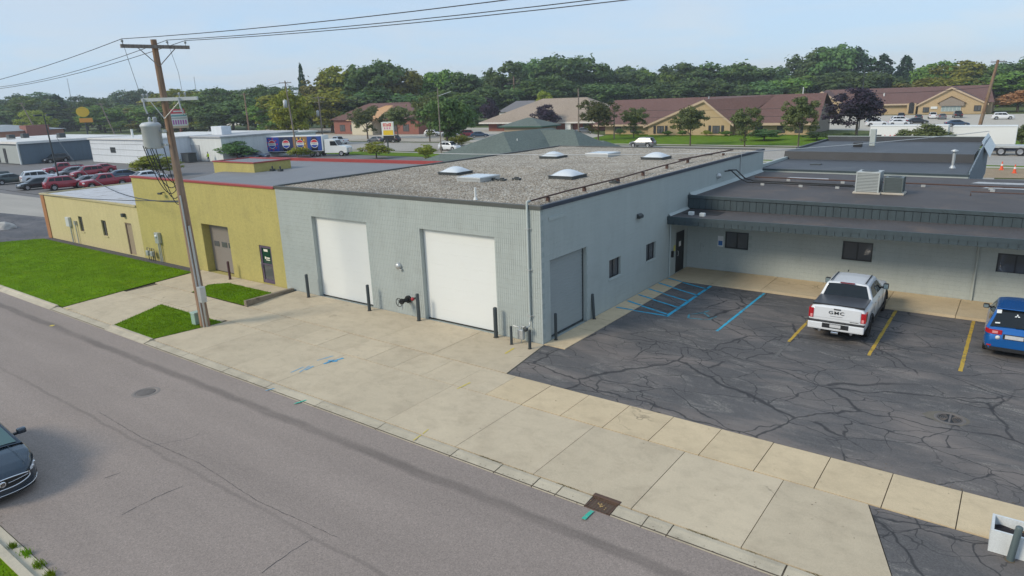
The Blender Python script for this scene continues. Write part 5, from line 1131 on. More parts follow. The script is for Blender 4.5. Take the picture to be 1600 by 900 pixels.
for s_ in (1, -1):
    o = Bs(U.patch(s_*.36, s_*.82, .86, 1.02, False, .014, 6), 'tail_light', m_tail); Bs(U.patch(s_*.48, s_*.64, .89, .98, False, .02, 3), 'reverse_lens', m_tail2, o); Bs(MB().box(-2.06, -1.72, s_*.83-.02, s_*.83+.02, .88, 1.02), 'tail_light_wrap', m_tail, o, .01)
    mirror(SUV, .62, s_*.86, 1.0, s_, m_trim, .2, .17); Bs(U.patch(s_*.62, s_*.75, .42, .47, False, .02, 3), 'rear_reflector', m_tail)
bmp = Bs(U.patch(-.78, .78, .27, .40, False, .015, 10), 'lower_bumper', m_trim); Bs(MB().box(-2.19, -2.17, -.26, .26, .74, .87), 'number_plate', m_plate); Bs(MB().box(-2.185, -2.15, -.32, .32, .72, .89), 'plate_recess', m_trim)
x3, x2 = U.cab[3], U.cab[2]
def on_rear(y, t): return (x3+(x2-x3)*t-.035, y, 1.0+.56*t+.05*(1-(y/.8)**2)+.03)
emb = MB()
for a in (90, 210, 330):       # three-diamond emblem on the rear glass
    ca, sa = math.cos(R(a)), math.sin(R(a)); q = [(0, 0), (ca*.045-sa*.028, sa*.045+ca*.028), (ca*.09, sa*.09), (ca*.045+sa*.028, sa*.045-ca*.028)]
    emb.poly([Vector(on_rear(-u, .62+v*1.1)) for u, v in q])
Bs(emb, 'emblem', m_white, cab); Bs(MB().add([on_rear(.60, .70), on_rear(.46, .70), on_rear(.46, .88), on_rear(.60, .88)], [(0, 1, 2, 3)]), 'sticker', m_white, cab); Bs(MB().add([on_rear(.60, .2), on_rear(.46, .2), on_rear(.46, .26), on_rear(.60, .26)], [(0, 1, 2, 3)]), 'sticker', m_white, cab)
Bs(MB().tube([on_rear(0, .05), on_rear(-.45, .14)], .016, 5), 'rear_wiper', m_black, cab); Bs(MB().box(-1.46, -1.2, -.62, .62, 1.585, 1.615), 'roof_spoiler', pb, cab, .02)
k = MB(); k.lathe([(0, 0), (.07, 0), (.075, .01), (0, .012)], n=14, axis='X'); Bs(k.xf(Matrix.Translation((-2.14, .46, .74)) @ Matrix.Scale(-1, 4, (1, 0, 0))), 'sticker', m_white)
Bs(MB().box(-2.0, 2.0, -.7, .7, .22, .36), 'chassis', m_black)
# --- dark blue sedan on the street
pn = paint('navy', (.020, .038, .058), .45, .25)
BK = thing('sedan_car', 'dark blue sedan with chrome grille driving in at the lower left edge', 'car', (-7.72, -16.24, .004), R(-3), world=False)
K = Car(5.0, 1.86, [(-2.5, .7), (-2.4, 1.02), (-1.7, 1.06), (.7, .98), (1.0, .96), (1.6, .90), (2.1, .80), (2.36, .71), (2.5, .56)],
        [(-2.5, .70), (-2.35, .88), (-1.9, .97), (-1.2, 1), (1.1, 1), (1.6, .985), (1.9, .95), (2.15, .87), (2.32, .75), (2.43, .58), (2.48, .38), (2.5, .2)], .20, (-1.42, 1.48), .345, (1.28, .30, -1.25, -2.1, .97, 1.46, .85, .60), .045)
body, cab = dress(BK, K, pn, m_rim, [[(.95, 1.0), (.25, 1.36), (-.35, 1.38), (-.38, 1.02)], [(-.44, 1.02), (-.40, 1.38), (-1.1, 1.34), (-1.5, 1.06)]], tint=glass('tinted_screen', (.10, .17, .17), .04))
Bk = lambda mb, nm, mat, par=BK, bv=0: mb.build(nm, mat, par, bv, world=False)
def arc(y0, y1, zf, off, n=18, close=False):
    return [(K.xend(y, True)+off, y, zf(y)) for y in np.linspace(y0, y1, n)]
zu = lambda y: .66-.10*(y/.62)**2+.04*abs(y/.62); zl = lambda y: .40+.10*(abs(y)/.62)**3
gr = MB(); A = arc(-.62, .62, zu, .012); Bq = arc(-.62, .62, zl, .012); n = len(A); gr.add(A+Bq, [(i, i+1, n+i+1, n+i) for i in range(n-1)], True); go = Bk(gr, 'grille', m_black)
Bk(MB().tube(arc(-.62, .62, zu, .022)+arc(.62, -.62, zl, .022)+arc(-.62, -.6, zu, .022, 2), .017, 6), 'grille_surround', m_chrome, go)
for s_ in (1, -1): Bk(MB().tube(arc(s_*.12, s_*.58, lambda y: .53+.06*abs(y), .024), .010, 5), 'grille_wing', m_chrome, go)
for i in range(-9, 10):
    y = i*.062; Bk(MB().box(K.xend(y, True)+.010, K.xend(y, True)+.018, y-.004, y+.004, zl(y)+.01, zu(y)-.01), 'grille_slat', m_trim, go)
k = MB(); k.lathe([(0, .02), (.055, .018), (.075, .012), (.08, 0)], n=20, axis='X'); Bk(k.xf(Matrix.Translation((K.xend(0, True)+.02, 0, .54))), 'emblem', m_chrome, go)
for dy in (-.03, 0, .03): Bk(MB().box(K.xend(0, True)+.037, K.xend(0, True)+.042, dy-.011, dy+.011, .505+dy*.4, .575+dy*.4), 'emblem_shield', m_trim, go)
for s_ in (1, -1):
    V = []; P = [(.66, .60, .665), (.72, .595, .70), (.78, .60, .735), (.84, .625, .77), (.875, .66, .80), (.905, .71, .82)]
    V = [(K.xend(s_*y, True)+.012, s_*y, z) for y, z, _ in P]+[(K.xend(s_*y, True)+.006, s_*y, z) for y, _, z in P]; h = Bk(MB().add(V, [(i, i+1, 7+i, 6+i) for i in range(5)], True), 'headlight', m_head)
    for y, z in ((.74, .65), (.82, .69)): Bk(MB().lathe([(.0, .022), (.03, .018), (.035, .0)], (K.xend(s_*y, True)+.004, s_*y, z), 10, 'X'), 'headlight_lens', m_chrome, h)
    Bk(MB().tube([(1.3, s_*.52, 1.0), (1.9, s_*.60, .905), (2.25, s_*.62, .80)], .006, 4), 'hood_crease', pn)
    k = MB(); k.box(.62, .80, min(s_*.90, s_*1.12), max(s_*.90, s_*1.12), 1.0, 1.15); Bk(k, 'mirror', pn, BK, .05); Bk(MB().box(.66, .74, min(s_*.82, s_*.92), max(s_*.82, s_*.92), 1.0, 1.05), 'mirror_arm', m_trim)
    Bk(MB().box(-2.46, -2.3, min(s_*.4, s_*.85), max(s_*.4, s_*.85), .78, .92), 'tail_light', m_tail, BK, .02)
Bk(MB().tube(arc(-.86, .86, lambda y: .245+.06*(y/.86)**2, .02), .012, 5), 'lower_chrome_strip', m_chrome); Bk(K.patch(-.72, .72, .20, .25, True, .012, 12), 'lower_grille', m_trim)
Bk(MB().tube([(1.30, -.7, 1.0), (1.05, -.1, 1.12)], .012, 5), 'wiper', m_black); Bk(MB().tube([(1.32, -.05, 1.02), (1.02, .6, 1.1)], .012, 5), 'wiper', m_black)
k = MB(); V = [(K.hw(x) and x, y*K.hw(x), K.zt(x)+.036*(1-y*y)+.004) for x in (1.33, 1.27) for y in (-.8, -.4, 0, .4, .8)]; Bk(MB().add(V, [(i, i+1, 6+i, 5+i) for i in range(4)]), 'cowl', m_trim)
Bk(MB().box(-2.2, 2.1, -.7, .7, .17, .3), 'chassis', m_black)

# --- cars farther off: three kinds, each copied with its parts
def far_kind(kind):
    if kind == 'sedan': return Car(4.7, 1.82, [(-2.35, .7), (-2.25, .98), (-1.6, 1.0), (.9, .94), (1.6, .86), (2.2, .70), (2.35, .55)], [(-2.35, .72), (-2.2, .88), (-1.7, .97), (-1, 1), (1.1, 1), (1.8, .94), (2.2, .80), (2.35, .5)], .22, (-1.35, 1.4), .33, (1.2, .3, -1.1, -1.9, .95, 1.43, .83, .6), .04), [[(.9, .98), (.25, 1.34), (-.4, 1.35), (-.42, 1.0)], [(-.47, 1.0), (-.45, 1.35), (-1.0, 1.31), (-1.4, 1.04)]]
    if kind == 'suv': return Car(4.7, 1.9, [(-2.35, .7), (-2.3, 1.08), (-1.6, 1.1), (.9, 1.06), (1.6, 1.02), (2.2, .86), (2.35, .6)], [(-2.35, .84), (-2.25, .92), (-1.7, .98), (-1, 1), (1.2, 1), (1.9, .93), (2.25, .78), (2.35, .55)], .28, (-1.4, 1.42), .37, (1.15, .45, -1.75, -2.2, 1.06, 1.70, .88, .68), .045), [[(.85, 1.12), (.42, 1.56), (-.3, 1.6), (-.32, 1.14)], [(-.38, 1.14), (-.36, 1.6), (-1.15, 1.58), (-1.17, 1.16)], [(-1.23, 1.18), (-1.21, 1.57), (-1.7, 1.53), (-1.9, 1.2)]]
    return Car(5.7, 1.98, [(-2.85, .9), (-2.8, 1.24), (-1.0, 1.24), (-.9, 1.2), (1.0, 1.2), (2.3, 1.15), (2.75, 1.05), (2.85, .8)], [(-2.85, .93), (-2.7, .97), (-1, 1), (1.6, 1), (2.4, .95), (2.8, .8), (2.85, .65)], .40, (-1.7, 1.95), .40, (1.4, .72, -.7, -1.0, 1.18, 1.82, .93, .72), .035), [[(1.05, 1.24), (.62, 1.68), (.1, 1.71), (.06, 1.26)], [(-.02, 1.26), (.02, 1.71), (-.5, 1.69), (-.68, 1.3)]]
KINDS_ = {}
def far_car(kind, col, loc, rz, label, group, name=None):
    nm = name or {'sedan': 'parked_car', 'suv': 'parked_suv', 'pickup': 'pickup_truck'}[kind]; cat = {'sedan': 'car', 'suv': 'suv', 'pickup': 'pickup truck'}[kind]
    if kind not in KINDS_:
        c, sides = far_kind(kind); t = thing(nm, label, cat, (0, 0, 0), 0, group, world=False); dress(t, c, pw, None, sides)
        for s_ in (1, -1):
            c.patch(s_*.5*c.W/1.9, s_*.80*c.W/1.9, .62 if kind != 'pickup' else .78, .76 if kind != 'pickup' else .95, True, .012, 4).build('headlight', m_head, t, world=False); c.patch(s_*.55*c.W/1.9, s_*.84*c.W/1.9, .8, .98, False, .012, 4).build('tail_light', m_tail, t, world=False)
        if kind == 'pickup': MB().box(-2.72, -1.05, -.82, .82, 1.262, 1.285).build('bed_cover', m_trim, t, world=False)
        c.patch(-.78, .78, .28 if kind != 'pickup' else .45, .45 if kind != 'pickup' else .62, True, .012, 8).build('front_bumper', m_trim, t, world=False); KINDS_[kind] = t; o = t
    else:
        o = copy_tree(KINDS_[kind]); o.name = nm
    o['label'] = label; o['category'] = cat; o['group'] = group; o.location = loc; o.rotation_euler = (0, 0, R(rz))
    for ch in o.children:
        if ch.name.split('.')[0] in ('body', 'cabin'): setmat(ch, col)
    return o
# ---------------------------------------------------------------- trees
m_bark = woodmat('bark', (.10, .075, .055))
LEAF = {0: leafmat('leaf_deep', (0.064, 0.122, 0.038), (0.118, 0.195, 0.052)), 1: leafmat('leaf_mid', (0.085, 0.155, 0.026), (0.155, 0.245, 0.040)), 2: leafmat('leaf_olive', (0.150, 0.170, 0.018), (0.25, 0.245, 0.026)),
        3: leafmat('leaf_lime', (0.195, 0.255, 0.030), (0.315, 0.360, 0.045)), 4: leafmat('leaf_pine', (0.027, 0.068, 0.036), (0.057, 0.112, 0.054)), 5: leafmat('leaf_purple', (0.021, 0.017, 0.030), (0.048, 0.030, 0.054), .12),
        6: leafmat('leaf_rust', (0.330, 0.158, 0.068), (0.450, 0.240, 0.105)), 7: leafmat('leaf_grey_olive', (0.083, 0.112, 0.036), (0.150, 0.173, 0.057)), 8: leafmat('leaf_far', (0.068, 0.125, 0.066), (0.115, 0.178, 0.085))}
def leaves(P, Nn, size, rng):
    n = len(P); t = rng.normal(size=(n, 3)); t -= (t*Nn).sum(1)[:, None]*Nn; t /= np.linalg.norm(t, axis=1)[:, None]+1e-9; u = np.cross(Nn, t)
    s = (size*rng.uniform(.6, 1.35, n))[:, None]; V = np.stack([P-t*s-u*s*.7, P+t*s-u*s*.7, P+t*s*.8+u*s*.7, P-t*s*.8+u*s*.7], 1).reshape(-1, 3)
    return V, np.arange(4*n).reshape(-1, 4)
def crown_mesh(kind, seed, n, leaf, lobes=18, z0=.16):
    rng = np.random.default_rng(seed); C_ = []; Rr = []
    if kind == 'conifer':
        P = []; N = []
        for i in range(26):
            z = .10+.88*(i/26)**.95; r = .46*(1-z)**.75+.02
            for j in range(max(4, int(13*(1-z)+4))):
                a = rng.uniform(0, 6.283); m = max(8, int(n/330)); t = rng.uniform(.15, 1, m)**.7; rr = r*rng.uniform(.75, 1.12)
                q = np.stack([np.cos(a)*t*rr, np.sin(a)*t*rr, z-.05*t+rng.normal(0, .008, m)], 1)+rng.normal(0, .016, (m, 3)); P.append(q); N.append(np.tile([np.cos(a)*.5, np.sin(a)*.5, .8], (m, 1))+rng.normal(0, .5, (m, 3)))
        P = np.concatenate(P); N = np.concatenate(N)
    else:
        v = rng.normal(size=(lobes, 3)); v[:, 2] = v[:, 2]*.9+.25; v /= np.linalg.norm(v, axis=1)[:, None]
        ph = rng.uniform(0, 6.28, 6); f = .80+.13*np.sin(v[:, 0]*2.6+ph[0])+.12*np.sin(v[:, 1]*3.1+ph[1])+.12*np.sin(v[:, 2]*4.2+ph[2])+.10*np.sin(v[:, 0]*5.3+v[:, 2]*4+ph[3])
        inner = rng.random(lobes) < (.30 if kind == 'broad' else .38); f = np.where(inner, f*rng.uniform(.25, .7, lobes), f)
        hz_ = (1-z0)*.5; C_ = np.stack([v[:, 0]*.40*f, v[:, 1]*.40*f, z0+hz_*.96+v[:, 2]*hz_*.90*f], 1)
        Rr = rng.uniform(.055, .12, lobes)*(1.0 if kind == 'broad' else .82)*np.where(inner, 1.35, 1.0)
        w = Rr**2/(Rr**2).sum(); idx = rng.choice(lobes, n, p=w); u = rng.normal(size=(n, 3)); u[:, 2] = np.where(u[:, 2] < -.2, u[:, 2]*.35, u[:, 2]); u /= np.linalg.norm(u, axis=1)[:, None]
        rad = Rr[idx]*(rng.random(n)**.33)*rng.uniform(.85, 1.25, n); P = C_[idx]+u*rad[:, None]*np.array([1, 1, .72]); N = u*.8+np.array([0, 0, .35])+rng.normal(0, .38, (n, 3))
        o_ = rng.random(n) < .09; P[o_] += rng.normal(0, .028, (int(o_.sum()), 3))
    N /= np.linalg.norm(N, axis=1)[:, None]
    V, F = leaves(P, N, leaf, rng); V[:, 2] *= 1/V[:, 2].max(); V[:, :2] *= .46/np.percentile(np.abs(V[:, :2]), 99); return np_mesh('crown', V, F, LEAF[0])
def trunk_mesh(seed, r, top=.6, limbs=5, z0=.16, clean=.22):
    rg = random.Random(seed); b = MB(); b.tube([(0, 0, -.02), (rg.uniform(-.01, .01), 0, clean), (rg.uniform(-.03, .03), rg.uniform(-.03, .03), top)], [r, r*.72, r*.25], 7)
    for i in range(limbs):
        a = rg.uniform(0, 6.28); z = clean+(top-clean)*rg.uniform(0, .7); L = rg.uniform(.16, .32); b.tube([(0, 0, z), (math.cos(a)*L*.5, math.sin(a)*L*.5, z+.10), (math.cos(a)*L, math.sin(a)*L, z+.26)], [r*.42, r*.28, r*.1], 5)
    return b.mesh('trunk', m_bark)
BROAD = [crown_mesh('broad', 20+i, 6500, .0195, 74+8*i, (.06, .10, .05, .12, .08, .10)[i]) for i in range(6)]
CON = [crown_mesh('conifer', 40+i, 5000, .020) for i in range(2)]
AIRY = [crown_mesh('airy', 60+i, 6500, .0155, 80, .17) for i in range(4)]
FULL = [crown_mesh('broad', 80+i, 7000, .0165, 80, .14) for i in range(3)]
TRB = [trunk_mesh(i, .028, .62, 5) for i in range(3)]; TRA = [trunk_mesh(10+i, .022, .80, 9, clean=.24) for i in range(3)]
def tree(x, y, h, w, kind, label, group, i, name=None, crown=None, trunk=None):
    t = thing(name or ('conifer_tree' if kind == 4 else 'tree'), label, 'tree', (x, y, -.05), random.uniform(0, 6.28), group, world=False); t.scale = (w/.92, w/.92, h)
    cm = crown or (CON[i % 2] if kind == 4 else AIRY[i % 4] if kind == 7 else FULL[i % 3] if kind in (3, 5, 6) else BROAD[i % 6]); c = link('crown', cm, t); setmat(c, LEAF[kind]); link('trunk', trunk or (TRA[i % 3] if kind == 7 else TRB[i % 3]), t); return t
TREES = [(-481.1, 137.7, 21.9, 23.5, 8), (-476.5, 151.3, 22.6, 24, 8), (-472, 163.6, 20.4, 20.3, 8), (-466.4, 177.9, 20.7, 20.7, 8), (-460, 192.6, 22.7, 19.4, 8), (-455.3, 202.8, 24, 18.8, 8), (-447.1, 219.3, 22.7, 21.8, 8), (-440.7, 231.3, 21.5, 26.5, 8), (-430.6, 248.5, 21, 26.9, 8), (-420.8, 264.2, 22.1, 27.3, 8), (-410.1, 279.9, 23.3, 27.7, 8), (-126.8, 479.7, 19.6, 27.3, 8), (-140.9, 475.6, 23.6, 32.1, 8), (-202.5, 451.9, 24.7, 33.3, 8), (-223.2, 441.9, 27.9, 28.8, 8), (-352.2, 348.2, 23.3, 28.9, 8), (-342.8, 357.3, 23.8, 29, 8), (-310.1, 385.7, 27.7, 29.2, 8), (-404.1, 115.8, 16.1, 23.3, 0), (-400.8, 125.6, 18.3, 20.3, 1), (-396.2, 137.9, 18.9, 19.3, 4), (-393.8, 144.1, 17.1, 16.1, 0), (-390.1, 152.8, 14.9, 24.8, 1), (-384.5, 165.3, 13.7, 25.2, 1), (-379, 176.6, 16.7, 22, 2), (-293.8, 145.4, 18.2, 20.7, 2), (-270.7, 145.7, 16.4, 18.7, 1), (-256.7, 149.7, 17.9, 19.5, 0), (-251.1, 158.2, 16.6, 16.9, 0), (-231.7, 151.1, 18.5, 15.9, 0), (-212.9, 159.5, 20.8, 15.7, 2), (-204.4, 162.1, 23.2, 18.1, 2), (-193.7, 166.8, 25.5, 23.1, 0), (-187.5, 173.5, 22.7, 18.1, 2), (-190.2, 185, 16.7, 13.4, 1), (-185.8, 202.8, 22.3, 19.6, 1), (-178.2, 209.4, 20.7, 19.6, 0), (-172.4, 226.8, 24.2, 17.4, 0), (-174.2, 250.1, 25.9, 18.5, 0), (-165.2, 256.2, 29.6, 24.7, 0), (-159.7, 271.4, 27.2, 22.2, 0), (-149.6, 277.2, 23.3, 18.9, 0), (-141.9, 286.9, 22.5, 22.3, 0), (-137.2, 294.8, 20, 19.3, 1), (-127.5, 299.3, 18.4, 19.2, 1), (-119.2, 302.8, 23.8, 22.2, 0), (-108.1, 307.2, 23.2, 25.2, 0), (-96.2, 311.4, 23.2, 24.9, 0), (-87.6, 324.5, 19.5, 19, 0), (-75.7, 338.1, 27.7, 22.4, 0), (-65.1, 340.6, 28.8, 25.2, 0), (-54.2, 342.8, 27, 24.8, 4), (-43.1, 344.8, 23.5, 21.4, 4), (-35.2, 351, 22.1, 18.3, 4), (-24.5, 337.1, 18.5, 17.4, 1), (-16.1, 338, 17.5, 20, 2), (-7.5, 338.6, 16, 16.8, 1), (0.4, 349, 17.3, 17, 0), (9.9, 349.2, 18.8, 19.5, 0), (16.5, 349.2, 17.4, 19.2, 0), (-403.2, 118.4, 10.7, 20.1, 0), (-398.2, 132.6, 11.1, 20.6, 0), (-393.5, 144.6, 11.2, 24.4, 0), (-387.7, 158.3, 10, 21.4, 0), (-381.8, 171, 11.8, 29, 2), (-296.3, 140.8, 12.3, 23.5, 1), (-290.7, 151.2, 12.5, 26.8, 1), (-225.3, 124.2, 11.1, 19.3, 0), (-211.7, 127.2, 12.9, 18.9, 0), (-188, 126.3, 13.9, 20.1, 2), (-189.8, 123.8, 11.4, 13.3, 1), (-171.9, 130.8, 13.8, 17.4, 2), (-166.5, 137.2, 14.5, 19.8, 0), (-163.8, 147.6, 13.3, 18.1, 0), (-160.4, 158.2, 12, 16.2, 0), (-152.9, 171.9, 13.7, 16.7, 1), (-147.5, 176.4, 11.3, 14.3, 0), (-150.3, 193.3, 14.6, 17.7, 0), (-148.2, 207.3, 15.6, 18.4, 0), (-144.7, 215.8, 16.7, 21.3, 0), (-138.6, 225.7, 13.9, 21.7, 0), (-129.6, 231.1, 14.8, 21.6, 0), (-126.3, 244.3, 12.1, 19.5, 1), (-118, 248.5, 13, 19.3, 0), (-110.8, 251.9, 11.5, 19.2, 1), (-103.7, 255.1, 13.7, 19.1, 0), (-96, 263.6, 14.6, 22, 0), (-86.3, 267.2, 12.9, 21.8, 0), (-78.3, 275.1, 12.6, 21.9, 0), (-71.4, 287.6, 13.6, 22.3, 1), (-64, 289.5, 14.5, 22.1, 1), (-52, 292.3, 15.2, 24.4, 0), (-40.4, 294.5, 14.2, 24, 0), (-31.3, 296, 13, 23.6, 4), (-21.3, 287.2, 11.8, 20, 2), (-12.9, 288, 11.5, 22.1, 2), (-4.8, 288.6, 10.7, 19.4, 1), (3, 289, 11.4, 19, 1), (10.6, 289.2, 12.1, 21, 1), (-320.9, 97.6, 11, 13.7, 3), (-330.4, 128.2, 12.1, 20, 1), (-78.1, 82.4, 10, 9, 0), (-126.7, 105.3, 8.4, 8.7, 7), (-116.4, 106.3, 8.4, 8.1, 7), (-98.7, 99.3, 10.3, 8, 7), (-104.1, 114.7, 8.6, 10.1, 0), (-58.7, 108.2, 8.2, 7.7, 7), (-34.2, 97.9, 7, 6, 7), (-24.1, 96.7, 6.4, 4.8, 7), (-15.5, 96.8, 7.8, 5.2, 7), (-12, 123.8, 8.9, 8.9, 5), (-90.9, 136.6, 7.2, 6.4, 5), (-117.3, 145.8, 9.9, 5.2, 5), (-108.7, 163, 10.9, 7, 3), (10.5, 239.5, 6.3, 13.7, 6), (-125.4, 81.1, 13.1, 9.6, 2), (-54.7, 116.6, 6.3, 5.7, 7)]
ADJ = {0: 'deep green', 1: 'mid green', 2: 'olive green', 3: 'bright lime green', 4: 'dark evergreen', 5: 'dark purple', 6: 'rusty orange', 7: 'grey green', 8: 'hazy green'}
def sector(x, y):
    a = math.degrees(math.atan2(x-14.2, y+20.8))      # bearing from the street corner
    for lim, s in ((-68, 'beyond the yellow sign at the far left'), (-62, 'behind the long white shed roofs'), (-55, 'behind the transformer pole'), (-48, 'behind the painted soft drink trailer'), (-40, 'behind the shop with orange roof'), (-33, 'above the green pavilion roof'), (-26, 'behind the tan roofed hall'), (-17, 'behind the brown roofed clinic'), (-8, 'left of the purple maple'), (30, 'behind the far brown roofed clinic')):
        if a < lim: return s
_fl = []
for i, (x, y, h, w, k) in enumerate(TREES[:99]):
    row = 'low hazy' if k == 8 else ('tall' if i < 60 else 'lower front')
    wd = 'conifer' if k == 4 else 'tree'
    _fl.append((f'{row} {ADJ[k] if k != 8 else "distant"} {wd} {sector(x, y)}', math.atan2(x-14.2, y+20.8), i))
ORD = ['leftmost', 'second from left', 'third from left', 'fourth from left', 'fifth from left', 'sixth from left']
for lb in sorted({q[0] for q in _fl}):
    mem = sorted([q for q in _fl if q[0] == lb], key=lambda q: q[1])
    for j, (_, _, i) in enumerate(mem):
        x, y, h, w, k = TREES[i]
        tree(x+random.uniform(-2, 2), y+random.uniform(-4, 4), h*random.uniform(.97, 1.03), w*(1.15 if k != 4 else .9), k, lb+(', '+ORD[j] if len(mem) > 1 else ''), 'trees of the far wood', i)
MIDL = ['rounded lime green tree beside the left lamp post', 'broad mid green tree behind the yellow sign', 'broad deep green tree right of the street light pole by the road', 'grey green street tree left of the red and yellow sign', 'grey green street tree just right of the red and yellow sign', 'tall grey green street tree left of the grey street light pole', 'bushy deep green tree near the tan roofed hall', 'grey green tree on the lawn corner left of the clinic', 'grey green lawn tree in front of the clinic gable', 'thin grey green lawn tree right of the clinic gable', 'grey green lawn tree at the right end of the clinic', 'large dark purple maple in front of the far clinic', 'small purple tree before the tan roofed hall', 'small dark purple tree left of the tan roofed hall', 'bright lime green tree behind the tan roofed hall', 'rusty orange tree at the right edge', 'yellow green tree behind the soft drink trailer', 'thin grey green tree against the clinic roof']
for i, (x, y, h, w, k) in enumerate(TREES[99:]): tree(x, y, h*1.03, w*1.05, k, MIDL[i], 'trees in the middle distance', i)
# bare-topped spruce, dead top
sp = tree(-224.7, 160.7, 25.8, 6, 4, 'tall thin spruce with a bare top above the far wood', 'trees of the far wood', 1, 'spruce_tree')
# shrubs and hedges
def shrub(x, y, h, w, mat, label, name='shrub', cat='shrub', i=0, wy=None):
    t = thing(name, label, cat, (x, y, -.04), 0, None, world=False); t.scale = (w/.92, (wy or w)/.92, h); c = link('foliage', (FULL[i % 3] if name != 'airy' else AIRY[0]), t); setmat(c, LEAF[mat]); link('stem', TRB[i % 3], t); return t
shrub(-75.7, 61.2, 2.9, 5.0, 3, 'round yellow green shrub left of the sign pole', i=0); shrub(-64.6, 61.8, 2.7, 3.3, 3, 'small yellow green tree right of the sign pole', 'small_tree', 'tree', 1); shrub(-93.3, 58.2, 2.0, 4.2, 3, 'yellow green shrub in front of the truck cab', i=2)
shrub(-80.9, 89, 2.4, 5.5, 3, 'yellow green shrub beside the white car on the road', i=1); shrub(-88.2, 29.0, 3.2, 6.4, 3, 'bright green shrub behind the olive workshop roof', i=2); shrub(-99.3, 49.6, 3.6, 6.0, 0, 'dark green bush behind the raised olive bay', i=0)
shrub(2.8, 89.5, 4.3, 6.4, 6, 'brownish green bush in front of the white trailers', i=1); setmat(bpy.data.objects[[o.name for o in C.objects if o.get('label', '').startswith('brownish green bush')][0]].children[0], LEAF[7])
shrub(-25.4, 111.5, 2.1, 6.5, 0, 'wide clipped dark green bush on the clinic lawn', i=2); shrub(-61.1, 122.5, 1.7, 2.4, 0, 'round clipped topiary left of the clinic gable', i=0); shrub(13.5, 104, 3.3, 3.4, 7, 'brownish shrub right of the white trailers', i=1)
for i, (x, w, k) in enumerate(((-57, 2.6, 0), (-50, 2.2, 1), (-46.5, 2.4, 1), (-41, 2.2, 3), (-37, 2.6, 1), (-33.5, 2.4, 0), (-16.5, 5, 0), (-12, 4, 0))): shrub(x, 123.5 if x < -20 else 113, 1.2 if x < -20 else 1.5, w, k, f'low {ADJ[k]} foundation shrub along the clinic, {["first", "second", "third", "fourth", "fifth", "sixth", "seventh", "eighth"][i]} from left', i=i)
for i, (x, y) in enumerate(((-315, 128), (-304, 131), (-294, 135), (-283, 139), (-272, 142))): shrub(x, y, 5.2, 11, (1, 2, 1, 2, 3)[i], f'green roadside shrub behind the white sheds, {["first", "second", "third", "fourth", "fifth"][i]} from left', i=i)
# distant wood along the horizon: one mass
n = 26000; a = RNG.uniform(R(-84), R(14), n); d = RNG.uniform(640, 980, n); hh = 15+5*np.sin(a*23)+4*np.sin(a*57+1); z = RNG.random(n)**.7*hh
P = np.stack([14+np.sin(a)*d, -21+np.cos(a)*d, z], 1); N = RNG.normal(size=(n, 3))+np.array([0, -.5, .6]); N /= np.linalg.norm(N, axis=1)[:, None]
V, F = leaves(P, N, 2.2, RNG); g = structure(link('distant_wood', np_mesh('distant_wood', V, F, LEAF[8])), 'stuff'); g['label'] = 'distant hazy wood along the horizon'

# ---------------------------------------------------------------- buildings farther off
m_bronze = pm('white_shed_paint', (.62, .66, .70), .6, var=.05, streak=.08); m_shed2 = pm('slate_blue_wall', (.10, .145, .185), .6, var=.08, streak=.1); m_wroof = pm('white_roof_membrane', (.66, .66, .64), .7, var=.08, dirt=((.45, .42, .38), .3, .4))
m_tanbrick = pm('yellow_brick', (.46, .345, .20), .85, var=.08, scale=1.5, fine=.06, fscale=8); m_redroof = shingles('red_brown_shingles', (.150, .082, .070), .6); m_tanroof = shingles('tan_shingles', (.33, .265, .205), .6); m_taupe2 = pm('taupe_siding', (.25, .21, .17), .8)
m_soffit = pm('tan_trim', (.48, .37, .26), .7); m_rbrick = pm('red_brick', (.25, .10, .075), .85, var=.15); m_cgreen = pm('awning_green', (.02, .17, .10), .6)
def small_windows(root, ax, pos, items, par='window'):
    for u0, u1, z0, z1 in items: window(root, ax, pos, u0, u1, z0, z1, -.06, 1, .12)
# dark slate building with white roof, left lot
b1 = thing('slate_shed', 'long slate blue building with white roof behind the left car park', 'building', (-158, 38, 0))
b = MB(); b.box(-178, -142.6, 30.8, 52, 0, 3.9); b.build('wall', m_shed2, b1); b = MB(); b.box(-178.3, -142.2, 30.4, 52.3, 3.9, 4.35); b.build('roof', m_wroof, b1)
b = MB(); b.box(-176, -142.8, 30.55, 30.78, .1, 3.6); b.build('shop_front', pm('grey_front', (.33, .36, .35), .7), b1); b = MB(); b.prismX([(29.2, 2.6), (30.5, 2.6), (30.5, 3.6)], -176, -158); b.build('awning', m_cgreen, b1)
for x in (-157.4, -154, -150): b = MB(); b.box(x-.6, x+.6, 30.45, 30.54, .2, 3.0); b.build('door', m_frame, b1)
b = MB(); b.cyl((-142.4, 30.4, 0), (-142.4, 30.4, 4.2), .15); b.build('downspout', m_white, b1)
for x, y in ((-162, 36), (-166, 40), (-152, 42)): b = MB(); b.box(x-.8, x+.8, y-.6, y+.6, 4.35, 5.3); b.build('rooftop_unit', m_dark, b1, .05)
b2 = thing('white_shed', 'white metal clad shed with a small louvre beside the slate building', 'building', (-122, 45, 0))
b = MB(); b.box(-133, -111.2, 39.6, 60, 0, 4.3); b.build('wall', m_bronze, b2); b = MB(); b.box(-133.3, -111, 39.3, 60.3, 4.3, 4.55); b.build('roof', m_wroof, b2)
for i in range(5):
    b = MB(); b.box(-124.7+i*.42, -124.5+i*.42, 39.5, 39.59, 1.9, 2.9); b.build('louvre', m_dark, b2)
for z in (1.4, 2.5, 3.5): b = MB(); b.box(-133, -111.2, 39.54, 39.59, z, z+.05); b.build('siding_joint', m_galv, b2)
